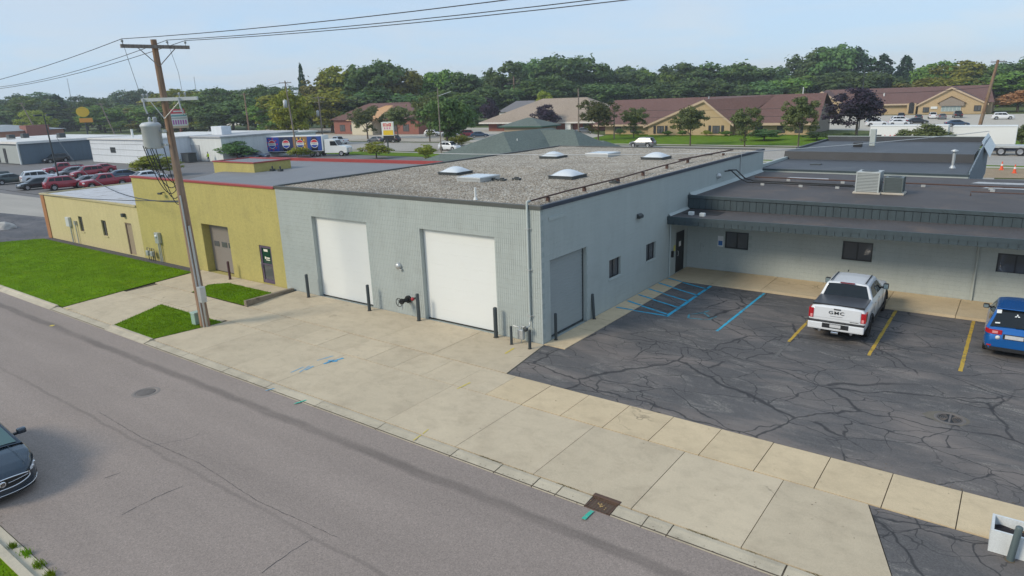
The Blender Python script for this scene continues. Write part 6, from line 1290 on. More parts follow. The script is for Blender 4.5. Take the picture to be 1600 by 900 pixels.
b = MB(); b.box(-118, -116.5, 44, 45.5, 4.55, 5.9); b.build('rooftop_unit', m_dark, b2); b = MB(); b.cyl((-122.5, 43, 4.5), (-122.5, 43, 6), .2); b.build('vent_stack', m_white, b2)
b3 = thing('white_shed', 'pale white shed with open bay beyond the transformer pole', 'building', (-107, 52, 0))
b = MB(); b.box(-114.5, -101, 48, 64, 0, 4.25); b.build('wall', pm('offwhite_block', (.64, .67, .66), .7, var=.06, streak=.1), b3); b = MB(); b.box(-114.8, -100.7, 47.7, 64.3, 4.25, 4.45); b.build('roof', pm('grey_roof_edge', (.42, .43, .44), .7), b3)
b = MB(); b.box(-112, -108.4, 47.88, 47.99, .1, 2.9); b.build('loading_door', pm('grey_panel', (.40, .42, .43), .6), b3); b = MB(); b.box(-110.5, -107, 52, 54, 4.45, 6.0); b.build('rooftop_unit', m_bronze, b3, .05)
b4 = thing('white_shed', 'long pale shed behind the painted trailer', 'building', (-118, 72, 0))
b = MB(); b.box(-134, -104, 64.5, 71, 0, 3.9); b.build('wall', m_bronze, b4); b = MB(); b.box(-134.3, -103.7, 64.2, 71.3, 3.9, 4.15); b.build('roof', m_wroof, b4); b = MB(); b.box(-114, -110, 64.38, 64.49, .2, 3.0); b.build('loading_door', m_galv, b4)
b5 = thing('brick_store', 'red brick store with grey mansard roof at the far left edge', 'building', (-318, 88, 0))
b = MB(); b.box(-345, -302, 72, 100, 0, 3.4); b.build('wall', pm('salmon_brick', (.38, .18, .12), .85), b5); b = MB(); hip(b, -346, -301, 71, 101, 3.3, (-330, 86, 5.6), (-316, 86, 5.6)); b.build('roof', pm('grey_mansard', (.28, .31, .33), .8), b5); b = MB(); b.box(-306, -299.5, 86, 94, 0, 5.2); b.build('sign_tower', m_rbrick, b5)
# clinic with front gable
c1 = thing('clinic', 'long yellow brick clinic with red brown roof and front gable', 'building', (-43, 130, 0))
b = MB(); b.add([(-70.5, 126.6, 2.3), (-19.5, 126.6, 2.45), (-20.5, 136, 8.0), (-69.5, 136, 7.75), (-19.5, 146, 2.4), (-70.5, 146, 2.3)], [(0, 1, 2, 3), (3, 2, 4, 5)]); b.build('roof', m_redroof, c1)
b = MB(); b.box(-68, -21.5, 128, 145, 0, 2.35); b.build('wall', m_tanbrick, c1); b = MB(); b.add([(-21.4, 128, 0), (-21.4, 145, 0), (-21.4, 145, 2.6), (-21.4, 136.2, 7.5), (-21.4, 128, 2.6)], [(0, 1, 2, 3, 4)]); b.build('end_gable', m_taupe2, c1)
b = MB(); b.add([(-55.6, 125.6, 0), (-36.8, 125.6, 0), (-36.8, 125.6, 2.3), (-42.6, 125.6, 7.1), (-55.6, 125.6, 2.1)], [(0, 1, 2, 3, 4)]); b.quad((-36.8, 125.6, 0), (-36.8, 128, 0), (-36.8, 128, 2.4), (-36.8, 125.6, 2.3)); b.build('gable_wall', m_tanbrick, c1)
b = MB(); b.add([(-56.6, 125.1, 1.95), (-42.6, 125.1, 7.45), (-42.6, 136, 7.9), (-54, 136, 7.7)], [(0, 1, 2, 3)]); b.add([(-42.6, 125.1, 7.45), (-35.9, 125.1, 2.25), (-30.5, 136, 7.8), (-42.6, 136, 7.9)], [(0, 1, 2, 3)]); b.build('gable_roof', m_redroof, c1)
b = MB(); b.add([(-56.6, 125.05, 1.95), (-42.6, 125.05, 7.45), (-42.6, 125.05, 6.95), (-56.6, 125.05, 1.5)], [(0, 1, 2, 3)]); b.add([(-42.6, 125.05, 7.45), (-35.9, 125.05, 2.25), (-35.9, 125.05, 1.75), (-42.6, 125.05, 6.95)], [(0, 1, 2, 3)]); b.build('rake_board', m_soffit, c1)
MB().box(-70.5, -56.6, 126.5, 126.7, 1.9, 2.3).build('fascia', m_soffit, c1); MB().box(-35.9, -19.5, 126.5, 126.7, 1.95, 2.44).build('fascia', m_soffit, c1)
for u in (-52.6, -39.8): window(c1, 'F', 125.6, u-.8, u+.8, .35, 2.0, -.04, 1, .1)
for u in (-64.5, -60.5, -31.5, -27, -23.5): window(c1, 'F', 128, u-.8, u+.8, .35, 1.8, -.04, 1, .1)
for u in (-54.0, -51.2, -41.2, -38.4): b = MB(); b.box(u-.28, u+.28, 125.5, 125.59, .3, 2.05); b.build('shutter', m_frame, c1)
b = MB(); b.cyl((-42.6, 128, 7.5), (-42.6, 128, 8.1), .12); b.build('roof_vent', m_galv, c1)
# tan roofed hall
c2 = thing('tan_roofed_hall', 'low hall with wide tan hip roof and red brick entrance', 'building', (-92, 150, 0))
b = MB(); hip(b, -116, -75, 139, 165, 2.5, (-102, 152, 8.6), (-87, 152, 8.6)); b.build('roof', m_tanroof, c2); b = MB(); b.box(-114, -77, 141, 163, 0, 2.45); b.build('wall', m_rbrick, c2)
b = MB(); b.box(-116, -75, 138.9, 139.1, 2.1, 2.5); b.build('fascia', pm('white_fascia', (.6, .58, .54), .6), c2); b = MB(); b.box(-86.5, -84.8, 139.4, 140.6, 0, 2.5); b.build('porch_pillar', m_white, c2)
for u in (-110, -105, -96, -91, -81): window(c2, 'F', 141, u-.9, u+.9, .7, 2.0, -.04, 1, .1)
# far clinic
c3 = thing('clinic', 'far yellow brick clinic with big right gable and porch windows', 'building', (-20, 230, 0))
b = MB(); b.add([(-46, 226, 3.3), (5, 226, 3.2), (3, 236, 8.0), (-43, 236, 8.0), (5, 247, 3.2), (-46, 247, 3.2)], [(0, 1, 2, 3), (3, 2, 4, 5)]); b.build('roof', m_redroof, c3); b = MB(); b.box(-45, 4.4, 227, 246, 0, 3.25); b.build('wall', m_tanbrick, c3); b = MB(); b.box(-34.8, -14.5, 225.8, 226.0, 2.8, 3.25); b.build('fascia', m_soffit, c3)
def gable(root, x0, xa, x1, ze, za, y, yb):
    b = MB(); b.add([(x0+.5, y, 0), (x1-.5, y, 0), (x1-.5, y, ze), (xa, y, za-.3), (x0+.5, y, ze)], [(0, 1, 2, 3, 4)]); b.build('gable_wall', m_tanbrick, root)
    b = MB(); b.quad((x0, y-.6, ze-.2), (xa, y-.6, za), (xa, yb, za+.1), (x0, yb, ze)); b.quad((xa, y-.6, za), (x1, y-.6, ze-.2), (x1, yb, ze), (xa, yb, za+.1)); b.build('gable_roof', m_redroof, root)
    b = MB(); b.quad((x0, y-.65, ze-.2), (xa, y-.65, za), (xa, y-.65, za-.5), (x0, y-.65, ze-.7)); b.quad((xa, y-.65, za), (x1, y-.65, ze-.2), (x1, y-.65, ze-.7), (xa, y-.65, za-.5)); b.build('rake_board', m_soffit, root)
gable(c3, -14.4, -5.85, 3.8, 3.1, 7.8, 224.6, 238); gable(c3, -47.5, -41.6, -34.5, 3.6, 7.7, 224.6, 238)
b = MB(); b.add([(-8.4, 223.9, 2.4), (-2.2, 223.9, 2.4), (-2.2, 223.9, 3.4), (-5.6, 223.9, 4.9), (-8.4, 223.9, 3.4)], [(0, 1, 2, 3, 4)]); b.build('porch_gable', m_taupe2, c3); b = MB(); b.quad((-9, 223.7, 3.2), (-5.6, 223.7, 5.2), (-5.6, 224.6, 5.2), (-9, 224.6, 3.2)); b.quad((-5.6, 223.7, 5.2), (-1.7, 223.7, 3.2), (-1.7, 224.6, 3.2), (-5.6, 224.6, 5.2)); b.build('porch_roof', m_redroof, c3)
window(c3, 'F', 224.5, -7.9, -2.9, .8, 2.35, -.04, 4, .12, pm('pale_frame', (.55, .58, .56), .5), pane=glass('pale_glass', (.30, .38, .38), .1)); window(c3, 'F', 224.5, .3, 2, .8, 2.4, -.04, 1, .12); window(c3, 'F', 224.5, -12.6, -11, .6, 2.1, -.04, 1, .12); window(c3, 'F', 224.5, -43.5, -39, .8, 2.4, -.04, 3, .12)
b = MB(); b.box(-10.6, -8.9, 224.4, 224.55, 1.6, 2.3); b.build('sign_board', m_white, c3); b = MB(); b.box(-17, -14.6, 225.4, 227.2, 0, 3.3); b.build('entrance_wall', m_tanbrick, c3); b = MB(); b.box(-16.5, -15.1, 225.3, 225.39, .3, 2.9); b.build('entrance_door', m_black, c3)
b = MB(); b.cyl((-15.8, 225.35, 2.9), (-15.8, 225.4, 2.9), .75, n=18); b.build('entrance_arch', m_black, c3)
for x in (-28, -24.5, -38): b = MB(); b.cyl((x, 231, 5.5), (x, 231, 6.6), .2); b.build('roof_vent', m_white, c3)
# shop with orange roof by the street, and small houses in the trees
c4 = thing('orange_roof_shop', 'small shop with brown roof and orange entrance gable under the trees', 'building', (-146, 128, 0))
b = MB(); hip(b, -165, -126, 124, 142, 4.3, (-156, 133, 9), (-138, 133, 9)); b.build('roof', m_redroof, c4); b = MB(); b.box(-164, -127, 125, 141, 0, 4.3); b.build('wall', m_rbrick, c4); b = MB(); b.box(-151, -142, 121, 126, 0, 4.2); b.build('entrance_block', pm('cream_block', (.55, .50, .38), .8), c4); b = MB(); hip(b, -152.5, -139, 120, 134, 4.2, (-145, 130, 8.2), (-143, 131, 8.2)); b.build('entrance_roof', pm('orange_tile', (.50, .29, .14), .8), c4)
for u in (-160, -155, -137, -132): window(c4, 'F', 125, u-1.2, u+1.2, .8, 2.8, -.04, 1, .12)
for i, (x, y, w) in enumerate(((-325, 190, 16), (-345, 205, 18), (-398, 240, 16), (-128, 175, 16))):
    h_ = thing('house', ['pale house with grey roof among the far left trees', 'white house with dark roof among the far left trees', 'small white house behind the lime green tree', 'house with dark roof behind the small purple tree'][i], 'house', (x, y, 0)); b = MB(); b.box(x-w/2, x+w/2, y, y+10, 0, 4.5); b.build('wall', m_wroof, h_); b = MB(); hip(b, x-w/2-.6, x+w/2+.6, y-.6, y+10.6, 4.4, (x-w*.25, y+5, 8), (x+w*.25, y+5, 8)); b.build('roof', pm('grey_shingle', (.16, .16, .17), .9), h_); small_windows(h_, 'F', y, [(x-w*.3, x-w*.3+1.4, 1.2, 2.8), (x+w*.15, x+w*.15+1.4, 1.2, 2.8)])
# ---------------------------------------------------------------- signs, poles, lamps
def signpost(x, y, h, label): t = thing('road_sign', label, 'sign', (x, y, 0)); return t
s1_ = thing('store_sign', 'white pole sign with red lettering and yellow lower panel by the main road', 'sign', (-81.6, 69.7, 0))
b = MB(); b.cyl((-81.6, 69.7, 0), (-81.6, 69.7, 3.4), .14); b.build('pole', m_dark, s1_); b = MB(); b.add([(-83.2, 70.4, 3.3), (-82.4, 69.2, 3.3), (-80.2, 70.1, 3.3), (-81.2, 71.2, 3.3), (-83.2, 70.4, 5.75), (-82.4, 69.2, 5.75), (-80.2, 70.1, 5.75), (-81.2, 71.2, 5.75)], [(0, 1, 5, 4), (1, 2, 6, 5), (2, 3, 7, 6), (3, 0, 4, 7), (4, 5, 6, 7)]); b.build('cabinet', m_white, s1_)
def on_s(u, z, o=.02): a = Vector((-82.4, 69.2, z)); d = Vector((2.2, .9, 0)); return a+d*u+Vector((.9, -2.2, 0)).normalized()*o
def panel(root, u0, u1, z0, z1, mat, nm='sign_panel', f=on_s, o=.02): b = MB(); b.quad(f(u0, z0, o), f(u1, z0, o), f(u1, z1, o), f(u0, z1, o)); return b.build(nm, mat, root)
m_syel = pm('sign_yellow', (.75, .50, .02), .5); m_sred = pm('sign_red', (.60, .03, .05), .5)
panel(s1_, .12, .95, 3.4, 4.25, m_syel); panel(s1_, .1, .95, 4.3, 5.6, pm('sign_cream', (.75, .72, .60), .5))
for u, z0, z1 in ((.14, 4.95, 5.5), (.26, 4.95, 5.35), (.38, 4.95, 5.5), (.5, 4.95, 5.4), (.62, 4.95, 5.5), (.74, 4.95, 5.5)): panel(s1_, u, u+.07, z0, z1, m_sred, 'letter_stroke', o=.03)
for u0, u1, z in ((.14, .38, 5.42), (.5, .62, 5.15), (.62, .82, 5.42), (.62, .82, 4.97)): panel(s1_, u0, u1, z, z+.1, m_sred, 'letter_stroke', o=.034)
for u in (.2, .42, .62): panel(s1_, u, u+.12, 4.45, 4.8, pm('sign_pink', (.65, .25, .40), .5), 'letter_stroke', o=.03)
b = MB(); b.add([tuple(on_s(.1, 2.6)), tuple(on_s(1.02, 2.6)), tuple(on_s(1.02, 3.3)), tuple(on_s(.1, 3.3))], [(0, 1, 2, 3)]); b.build('reader_board', m_black, s1_)
s2_ = thing('orange_pole_sign', 'round yellow sign above an orange panel at the far left', 'sign', (-286.6, 102.4, 0))
dv2 = Vector((.35, .94, 0)); nv = Vector((.94, -.35, 0))
def on_o(u, z, o=0): return Vector((-286.6, 102.4, 9.41+(z-9.41)*.777))+dv2*u*.777+nv*o
b = MB(); b.cyl((-286.6, 102.4, 0), (-286.6, 102.4, 6.5), .3); b.build('pole', m_dark, s2_); b = MB(); b.add([tuple(on_o(2.9*math.cos(a)-.3, 9.6+2.5*math.sin(a), .3)) for a in np.linspace(0, 6.1, 18)]+[tuple(on_o(2.9*math.cos(a)-.3, 9.6+2.5*math.sin(a), -.3)) for a in np.linspace(0, 6.1, 18)], [tuple(range(18)), tuple(reversed(range(18, 36)))]+[(i, (i+1) % 18, 18+(i+1) % 18, 18+i) for i in range(18)]); b.build('disc', pm('disc_yellow', (.78, .48, .01), .5), s2_)
b = MB(); b.add([tuple(on_o(u, z, o)) for o in (.3, -.3) for u, z in ((-2.4, 4.4), (3.4, 4.4), (3.4, 6.5), (-2.4, 6.5))], [(0, 1, 2, 3), (7, 6, 5, 4), (0, 4, 5, 1), (3, 2, 6, 7), (1, 5, 6, 2), (0, 3, 7, 4)]); b.build('orange_panel', pm('sign_orange', (.80, .33, .04), .5), s2_)
s3_ = thing('plaza_sign', 'tall white plaza sign with red header and purple lettering behind the pole', 'sign', (-274, 134, 0)); dv3 = Vector((.55, .83, 0)); nv3 = Vector((.83, -.55, 0))
def on_p(u, z, o=0): return Vector((-274, 134, z))+dv3*u+nv3*o
def pl3(u0, u1, z0, z1, mat, nm, o=.42): b = MB(); b.quad(on_p(u0, z0, o), on_p(u1, z0, o), on_p(u1, z1, o), on_p(u0, z1, o)); return b.build(nm, mat, s3_)
b = MB(); b.add([tuple(on_p(u, z, o)) for o in (.4, -.4) for u, z in ((-3.2, 1.6), (3.2, 1.6), (3.2, 9.4), (-3.2, 9.4))], [(0, 1, 2, 3), (7, 6, 5, 4), (0, 4, 5, 1), (3, 2, 6, 7), (1, 5, 6, 2), (0, 3, 7, 4)]); b.build('cabinet', m_white, s3_); pl3(-3.2, 3.2, 7.5, 9.4, m_sred, 'red_header'); pl3(-1.9, 2.1, 8.2, 8.7, m_white, 'header_mark', .44); pl3(-2.9, 2.9, 6.4, 7.0, pm('sign_teal', (.10, .35, .38), .5), 'text_line'); pl3(-2.9, 2.9, 5.4, 5.8, pm('sign_grey', (.4, .42, .42), .5), 'text_line')
for i in range(6): pl3(-2.7+i*.95, -2.1+i*.95, 3.1, 4.9, pm('sign_purple', (.45, .10, .42), .5), 'letter_stroke')
pl3(-3.2, 3.2, 1.6, 2.5, pm('sign_base_tan', (.55, .42, .26), .6), 'base_panel'); b = MB(); b.cyl((-274, 134, 0), (-274, 134, 1.6), .6); b.build('pole', m_rbrick, s3_)
def util(x, y, h, label, arms=((.3, 2.4),), mat=None, tank=False, r=.16, dirn=(0.8, .6), lean=(0, 0)):
    t = thing('utility_pole', label, 'utility pole', (x, y, -.03), 0, 'utility poles along the roads', world=False); d = Vector((*dirn, 0)); b = MB(); b.tube([(0, 0, 0), (lean[0]*.5, lean[1]*.5, h*.5), (*lean, h)], [r, r*.85, r*.65], 8); b.build('shaft', mat or m_wood2, t, world=False)
    for dz, L in arms:
        b = MB(); c = Vector((*lean, h-dz)); b.tube([c-d*L/2, c+d*L/2], .07, 4); b.build('crossarm', m_arm, t, world=False)
        for s_ in (-.45, .45, .2):
            b = MB(); insulator(b, tuple(c+d*L*s_+Vector((0, 0, .05))), .3); b.build('insulator', m_porc, t, world=False)
    if tank: b = MB(); b.lathe([(0, h-4.6), (.34, h-4.6), (.36, h-3.4), (0, h-3.2)], (lean[0]*.8-.5, lean[1]*.8-.3, 0), 12); b.build('transformer', m_tank, t, world=False)
    return t
util(-92.6, 57.6, 13.6, 'grey pole with transformer in front of the painted trailer', ((.35, 2.2),), tank=True, lean=(-.9, -.2)); util(-122.9, 87.6, 11.2, 'twin armed grey pole right of the trailer cab', ((.4, 2.6), (1.4, 2.2)), tank=True, r=.2); util(-70.6, 72.2, 11.4, 'slim grey street light pole beside the white car', (), r=.12)
util(-149, 202, 17, 'brown pole with double crossarms above the green pavilion roof', ((1, 5), (2.6, 5)), m_wood, r=.35); util(-73, 124, 10.8, 'grey pole before the tan roofed hall', (), r=.22); util(7.4, 114.2, 12.4, 'leaning brown pole behind the white trailer', ((.3, 2.2),), m_wood, r=.3, lean=(1.4, .2), tank=False)
util(-180, 105, 13.5, 'brown pole left of the painted trailer', ((.5, 3),), m_wood, r=.25); util(-305, 92, 14, 'leaning grey pole above the slate building', ((.4, 3),), lean=(-1.5, -3.5), r=.3); util(-262, 102, 12.5, 'leaning grey pole above the white shed', ((.4, 3),), lean=(-1, -3), r=.28); util(-57, 112, 8, 'short wooden post on the clinic lawn corner', (), r=.15); util(-26, 139, 9.3, 'pale mast in front of the clinic roof', (), m_white, r=.16)
util(-101, 155, 8.2, 'white flag pole before the tan roofed hall', (), m_white, r=.14); util(-506, 186.3, 31.5, 'tall thin radio mast above the far left trees', (), m_galv, r=.3); util(-472.5, 256.2, 31, 'tall thin radio mast right of the near pole', (), m_galv, r=.3); util(-16, 148, 13.5, 'slim dark lamp pole left of the purple maple', (), m_dark, r=.12)
lp = thing('lamp_post', 'dark parking lot lamp post with twin heads among the left cars', 'lamp post', (-89.8, 17.2, 0)); b = MB(); b.tube([(-89.8, 17.2, 0), (-89.9, 17.0, 9.2)], [.12, .08], 8); b.build('post', m_dark, lp)
for s_ in (-1, 1): b = MB(); b.box(-90.2, -89.6, 17+s_*.35-.05 if s_ > 0 else 17-1.15, 17+1.15 if s_ > 0 else 17-.3, 9.1, 9.35); b.build('lamp_head', m_dark, lp, .03)
sl = MB(); sl.tube([(-70.6, 72.2, 10), (-68.6, 73.5, 10.7)], .06, 5); tag(sl.build('street_light_arm', m_galv), 'thin curved street light arm on the slim grey pole', 'street light')
for a, b_, s_, l_ in (((-92.6-.9, 57.4, 13.3), (-122.9, 87.6, 10.9), .8, 'far black wire running right from the transformer pole by the trailer'), ((-122.9, 87.6, 10.9), (-70.6, 72.2, 11), 1.2, 'far black wire between the twin armed pole and the slim pole'), ((-122.9, 87.6, 9.9), (-73, 124, 10), 1.2, 'far black wire over the main road trees'), ((-70.6, 72.2, 10.5), (-26, 139, 9), 1.0, 'far black wire crossing in front of the clinic'), ((-73, 124, 6), (-10, 110, 6), .5, 'low far wire along the clinic lawn'), ((-73, 124, 4.6), (-10, 110, 4.6), .5, 'lowest far wire along the clinic lawn'), ((-93.5, 57.4, 13.3), (-305, 89, 13.6), 3, 'far black wire high over the left sheds'), ((-262, 99, 12), (-93, 57.4, 9), 3, 'far black wire low over the left sheds'), ((-10, 110, 8), (8.7, 114.4, 8.4), .3, 'far wire in front of the purple maple')):
    wire(a, b_, s_, l_, .03)
wire((-175, 28, 5.9), (-111, 38.5, 5.2), .8, 'pale cable hanging across the slate blue wall', .03, m_wireg)
# ---------------------------------------------------------------- trailer trucks
TX = thing('painted_trailer_truck', 'white tractor with blue soft drink trailer painted with bottles and globes', 'truck', (-97.5, 60.2, -.04), R(24), world=False)
B6 = lambda mb, nm, mat, par=TX, bv=0: mb.build(nm, mat, par, bv, world=False)
tb = B6(MB().box(-8.2, 7.0, -1.25, 1.25, 1.0, 3.85), 'trailer_box', m_white, TX, .04); cols = [(.01, .05, .30), (.02, .05, .34), (.015, .03, .10), (.28, .15, .06), (.02, .07, .30)]
for i in range(5):
    x0 = -7.7+i*2.9; B6(MB().box(x0, x0+2.89, -1.28, -1.256, 1.1, 3.7), 'graphic_panel', pm('graphic_%d' % i, cols[i], .4, var=.35, scale=1.3), tb)
    cx, cz2, rr = x0+1.43, 2.4, .78; A = np.linspace(0, 2*math.pi, 25)
    def disc(z0, z1, mat, off, r=rr):
        P = [(cx+r*math.cos(a), -1.28-off, cz2+max(z0, min(z1, r*math.sin(a)))) for a in A[:-1]]; B6(MB().poly(P), 'globe_mark', mat, tb)
    if i in (2, 3, 4): B6(MB().lathe([(.0, -1.25), (.62, -1.25), (.70, -.6), (.70, .7), (.4, 1.15), (.0, 1.2)], (0, 0, 0), 14).xf(Matrix.Translation((cx, -1.283, cz2)) @ Matrix.Diagonal((1, .01, 1, 1))), 'bottle_shape', pm('bottle_dark', (.02, .02, .05), .4), tb)
    if i in (1, 3):
        for q in range(9): a = q*.7; B6(MB().box(cx+1.05*math.cos(a)-.13, cx+1.05*math.cos(a)+.13, -1.290, -1.281, cz2+1.0*math.sin(a)-.13, cz2+1.0*math.sin(a)+.13), 'splash_mark', m_sred if i == 1 else m_syel, tb)
    disc(-9, 9, m_white, .012); disc(.24, 9, pm('globe_red', (.55, .02, .04), .4), .016, rr*.9); disc(-9, -.24, pm('globe_blue', (.01, .05, .35), .4), .016, rr*.9)
    lettering('PEPSI', .42, m_black, tb, (cx, -1.30, cz2), (R(90), 0, 0), .004)
B6(MB().box(-8.25, -8.2, -1.2, 1.2, 1.0, 3.8), 'rear_door', m_galv, tb); B6(MB().box(-7.6, 6.5, -1.0, 1.0, .75, 1.0), 'chassis', m_dark)
cabp = B6(MB().prismY([(7.2, .6), (11.6, .6), (11.7, 1.5), (11.4, 1.75), (9.9, 1.95), (9.3, 2.9), (8.9, 3.1), (7.3, 3.1)], -1.15, 1.15), 'cab', m_white, TX, .06); B6(MB().quad((9.85, -1.17, 1.95), (8.4, -1.17, 1.95), (8.4, -1.17, 2.75), (9.4, -1.17, 2.75)), 'side_window', m_cglass, cabp); B6(MB().quad((9.93, -1.0, 2.0), (9.93, 1.0, 2.0), (9.38, .95, 2.85), (9.38, -.95, 2.85)), 'windscreen', m_cglass, cabp); B6(MB().box(11.6, 11.72, -.5, .5, .75, 1.5), 'grille', m_chrome, cabp)
for x in (-6.6, -5.4, 4.6, 5.8, 10.5):
    for s_ in (1, -1): wheel_parts(TX, x, s_*1.1, .5, .28, m_rim)
def box_trailer(x0, x1, y, label):
    t = thing('box_trailer', label, 'trailer', ((x0+x1)/2, y, -.02)); MB().box(x0, x1, y, y+2.5, 1.0, 3.45).build('box', m_white, t, .05); MB().box(x0+.3, x1-.3, y+.4, y+2.1, .7, 1.0).build('chassis', m_dark, t)
    for x in (x0+1.5, x0+2.7): wheel_parts(t, x-(x0+x1)/2, .1, .5, .28, m_rim); wheel_parts(t, x-(x0+x1)/2, 2.3, .5, .28, m_rim)
    MB().box(x0, x0+.06, y-.012, y-.004, 1.0, 3.4).build('corner_trim', m_galv, t); MB().box(x0+.1, x1-.1, y-.014, y-.004, 3.28, 3.36).build('top_rail', m_galv, t); return t
bt = box_trailer(-5.1, 4.9, 95.5, 'white box trailer with red lettering left of the brown bush'); lettering('LADER', .9, m_sred, bt, (-1.6, -.03, 1.75), (R(90), 0, 0), .01, .2); MB().add([(-4.4, 95.46, 1.5), (-3.8, 95.46, 1.5), (-3.4, 95.46, 2.1), (-4.1, 95.46, 2.1)], [(0, 1, 2, 3)]).build('black_emblem', m_black, bt)
box_trailer(5.6, 12.9, 93.3, 'plain white box trailer at the right edge behind the leaning pole')
fb = thing('flatbed_trailer', 'low flatbed trailer with large wheels near the traffic cones', 'trailer', (15, 89, -.02)); MB().box(9.8, 22, 88, 90.4, .95, 1.25).build('deck', m_galv, fb, .03); MB().box(10, 22, 88.4, 90, .6, .95).build('frame', pm('navy_steel', (.02, .025, .06), .5), fb)
for x in (11.6, 13.6): wheel_parts(fb, x-15, -1.0, .52, .3, m_rim); wheel_parts(fb, x-15, 1.3, .52, .3, m_rim)
m_cone = pm('cone_orange', (.75, .10, .03), .5)
for i, (x, y) in enumerate(((12.3, 70.7), (13.5, 67.8), (15.6, 70.0))):
    t = thing('traffic_cone', ['orange cone nearest the flatbed wheels', 'orange cone nearest the rear building', 'orange cone at the right edge'][i], 'traffic cone', (x, y, -.03), 0, 'traffic cones in the rear yard', world=False); MB().box(-.22, .22, -.22, .22, 0, .05).build('base', m_cone, t, .01, world=False); MB().cyl((0, 0, .05), (0, 0, .9), .17, .04, n=14).build('cone', m_cone, t, world=False); MB().cyl((0, 0, .45), (0, 0, .65), .116, .088, n=14).build('white_band', m_white, t, world=False)
# worker in hi-vis beside the shed
def person(x, y, rz, label):
    t = thing('person', label, 'person', (x, y, -.04), rz, None, world=False); me = bpy.data.meshes.new('body'); V = [(0, 0, .95), (0, 0, 1.2), (0, 0, 1.42), (0, 0, 1.52), (.02, 0, 1.63), (.02, 0, 1.74), (.0, .1, .9), (.04, .11, .5), (0, .11, .08), (.1, .12, .04), (0, -.1, .9), (-.04, -.11, .5), (-.08, -.11, .08), (.02, -.12, .04), (0, .2, 1.4), (.03, .26, 1.12), (.2, .24, .98), (.28, .22, .97), (0, -.2, 1.4), (.03, -.26, 1.12), (.2, -.24, .98), (.28, -.22, .97)]
    me.from_pydata(V, [(0, 1), (1, 2), (2, 3), (3, 4), (4, 5), (0, 6), (6, 7), (7, 8), (8, 9), (0, 10), (10, 11), (11, 12), (12, 13), (2, 14), (14, 15), (15, 16), (16, 17), (2, 18), (18, 19), (19, 20), (20, 21)], []); o = bpy.data.objects.new('body', me); C.objects.link(o); o.modifiers.new('skin', 'SKIN'); rad = [.15, .15, .17, .06, .10, .085, .09, .065, .05, .045, .09, .065, .05, .045, .065, .05, .04, .045, .065, .05, .04, .045]
    for sv, r in zip(me.skin_vertices[0].data, rad): sv.radius = (r, r)
    me.skin_vertices[0].data[0].use_root = True; o.modifiers.new('sub', 'SUBSURF').levels = 1; dg = bpy.context.evaluated_depsgraph_get(); m2 = bpy.data.meshes.new_from_object(o.evaluated_get(dg)); bpy.data.objects.remove(o); m2.materials.clear()
    for m in (pm('navy_trousers', (.02, .03, .06), .8), pm('skin_tone', (.45, .28, .2), .6)): m2.materials.append(m)
    for f in m2.polygons: f.material_index = 1 if f.center.z > 1.55 or (f.center.x > .22 and f.center.z > .9) else 0
    link('body', m2, t); MB().lathe([(.16, .95), (.185, 1.05), (.2, 1.3), (.21, 1.42), (.1, 1.5)], n=14).xf(Matrix.Diagonal((.85, 1.15, 1, 1))).build('vest', pm('hi_vis', (.62, .85, .04), .6), t, world=False); MB().lathe([(.115, 1.70), (.112, 1.76), (.06, 1.84), (0, 1.86)], (.02, 0, 0), 12).build('cap', m_dark, t, world=False)
person(-104.2, 47.0, R(200), 'person in hi-vis yellow vest and dark trousers beside the white shed')
bn = thing('waste_bin', 'dark waste bin between the white sheds', 'bin', (-108, 45.5, -.04), 0, world=False); MB().box(-1.2, 1.2, -.8, .8, .1, 1.6).build('container', m_dark, bn, .05, world=False); MB().box(-1.25, 1.25, -.85, .85, 1.6, 1.7).build('lid', m_black, bn, .02, world=False)
bn2 = thing('waste_bin', 'brown open dumpster at the white shed corner', 'bin', (-113.5, 44, -.04), 0, world=False); MB().box(-1.4, 1.4, -.9, .9, .1, 1.7).build('container', pm('dumpster_brown', (.10, .06, .045), .7), bn2, .05, world=False); MB().box(-1.45, 1.45, -.95, .95, 1.7, 1.78).build('rim', m_dark, bn2, .02, world=False)
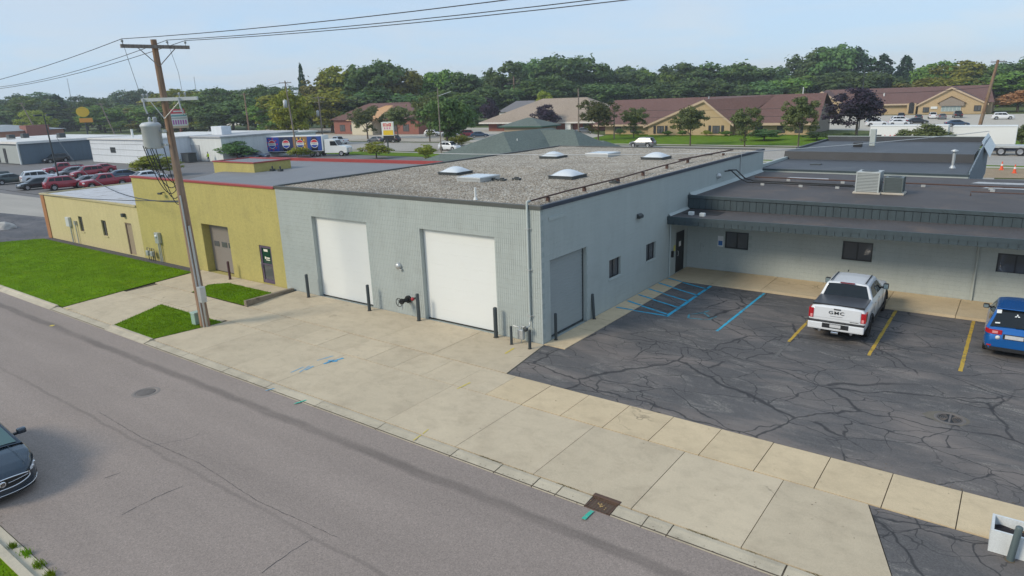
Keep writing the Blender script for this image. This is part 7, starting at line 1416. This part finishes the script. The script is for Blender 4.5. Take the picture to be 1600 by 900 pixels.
# ---------------------------------------------------------------- cars farther off
cr_, cw_, ck_, cs_, cb_, cg_ = paint('red', (.30, .012, .03), .2), pw, paint('black', (.012, .014, .017), .2), paint('silver', (.15, .16, .17), .3), paint('deep_blue', (.03, .06, .11), .3), paint('green_grey', (.03, .05, .05), .3)
GL, GR_, GC_ = 'cars in the left car park', 'cars near the far clinic', 'cars along the main road'
for q in (('suv', ck_, (-141.0, 36.0), -88, 'black suv parked against the slate blue wall', GL), ('pickup', cg_, (-109.5, 14.8), -85, 'dark green pickup cut by the left edge', GL), ('sedan', ck_, (-105.2, 13.2), 85, 'black sedan at the left edge of the car park', GL), ('sedan', cg_, (-101.5, 15.4), 85, 'dark green sedan left of the white suv', GL), ('suv', cw_, (-98.6, 18.0), 80, 'white suv in the left car park', GL), ('sedan', ck_, (-89.3, 14.4), -95, 'black sedan in front of the lamp post', GL), ('suv', cr_, (-84.8, 15.9), 82, 'boxy red suv behind the cream annex roof', GL), ('pickup', cr_, (-110.0, 25.4), -92, 'red pickup at the back of the left row', GL), ('sedan', cs_, (-103.5, 24.2), -92, 'grey sedan between two red cars', GL), ('suv', cr_, (-98.6, 24.4), -95, 'dark red suv right of the grey sedan', GL), ('sedan', cr_, (-104.6, 28.6), -92, 'red sedan behind the dark red suv', GL), ('pickup', cr_, (-80.6, 19.0), -92, 'red pickup nearest the cream annex roof', GL), ('sedan', cs_, (-84.8, 18.6), -95, 'pale sedan behind the red pickup', GL), ('sedan', cb_, (-88.6, 25.2), 80, 'dark blue sedan left of the bright green shrub', GL), ('sedan', cw_, (-82.6, 25.6), 85, 'white sedan right of the dark blue sedan', GL),
          ('suv', cw_, (-74.2, 78.6), 0, 'white hatchback driving on the main road by the slim pole', GC_), ('sedan', cs_, (-112.0, 94.5), 180, 'grey sedan under the red and yellow sign', GC_), ('suv', ck_, (-107.5, 95.5), 180, 'black suv under the red and yellow sign', GC_), ('suv', cs_, (-41.2, 93.2), 180, 'silver suv driving past the clinic lawn', GC_), ('pickup', cw_, (-118.5, 88.5), 180, 'white pickup right of the trailer cab', GC_), ('suv', cw_, (-115, 118), 20, 'white suv in the lot behind the street trees', GC_), ('sedan', cw_, (-110, 119), 20, 'white sedan beside the white suv behind the street trees', GC_), ('suv', cr_, (-101, 116.5), 40, 'red suv behind the yellow green shrub', GC_), ('sedan', cb_, (-96, 114.5), 40, 'dark blue sedan right of the red suv', GC_), ('sedan', cs_, (-75.5, 131), 30, 'silver sedan before the red brick entrance', GC_), ('suv', cw_, (-225, 120), 25, 'white suv on the road left of the brown pole', GC_), ('pickup', cb_, (-98.0, 52.2), 24, 'pickup with blue cab in front of the painted trailer', GC_), ('sedan', cw_, (-170, 112), 20, 'white sedan under the trees behind the trailer', GC_),
          ('suv', cw_, (-14.5, 160), 20, 'white suv just right of the purple maple', GR_), ('sedan', cw_, (-10.5, 163), 20, 'white sedan behind the brown bush, left one', GR_), ('suv', cw_, (-11.5, 174), 20, 'second white suv up the clinic car park', GR_), ('sedan', ck_, (-7.5, 170), 20, 'black sedan between the white cars', GR_), ('sedan', cg_, (-9.6, 190), 100, 'dark green sedan before the clinic entrance', GR_), ('suv', cw_, (-7.3, 198), 100, 'white suv facing the clinic gable', GR_), ('sedan', cs_, (-4.6, 193), 100, 'silver sedan facing the clinic gable', GR_), ('pickup', ck_, (-1.8, 201), 100, 'black pickup facing the clinic gable', GR_), ('suv', ck_, (-14.5, 196), 100, 'black suv left of the clinic gable', GR_), ('sedan', cb_, (1.4, 158), 20, 'dark blue sedan above the white trailers', GR_), ('suv', cw_, (8.5, 189), 10, 'white suv near the rusty orange tree', GR_), ('sedan', cw_, (-33, 186), 60, 'white sedan left of the purple maple', GR_), ('suv', cs_, (-36, 196), 60, 'silver suv left of the purple maple', GR_)):
    far_car(q[0], q[1], (*q[2], -.04), q[3], q[4], q[5])

# ---------------------------------------------------------------- air: thin haze round the whole scene
hz = MB().box(-1505, 1505, -305, 1605, -1.1, 58).build('haze', _nt('haze_air')[0]); structure(hz, 'stuff'); hz['label'] = 'thin summer haze in the air'
_m = hz.data.materials[0]; _n = _m.node_tree.nodes; _n.remove(_n['Principled BSDF']); _v = _n.new('ShaderNodeVolumePrincipled')
_v.inputs['Color'].default_value = (.86, .92, 1.0, 1); _v.inputs['Density'].default_value = .0003; _v.inputs['Anisotropy'].default_value = .2
_m.node_tree.links.new(_v.outputs[0], _n['Material Output'].inputs['Volume'])
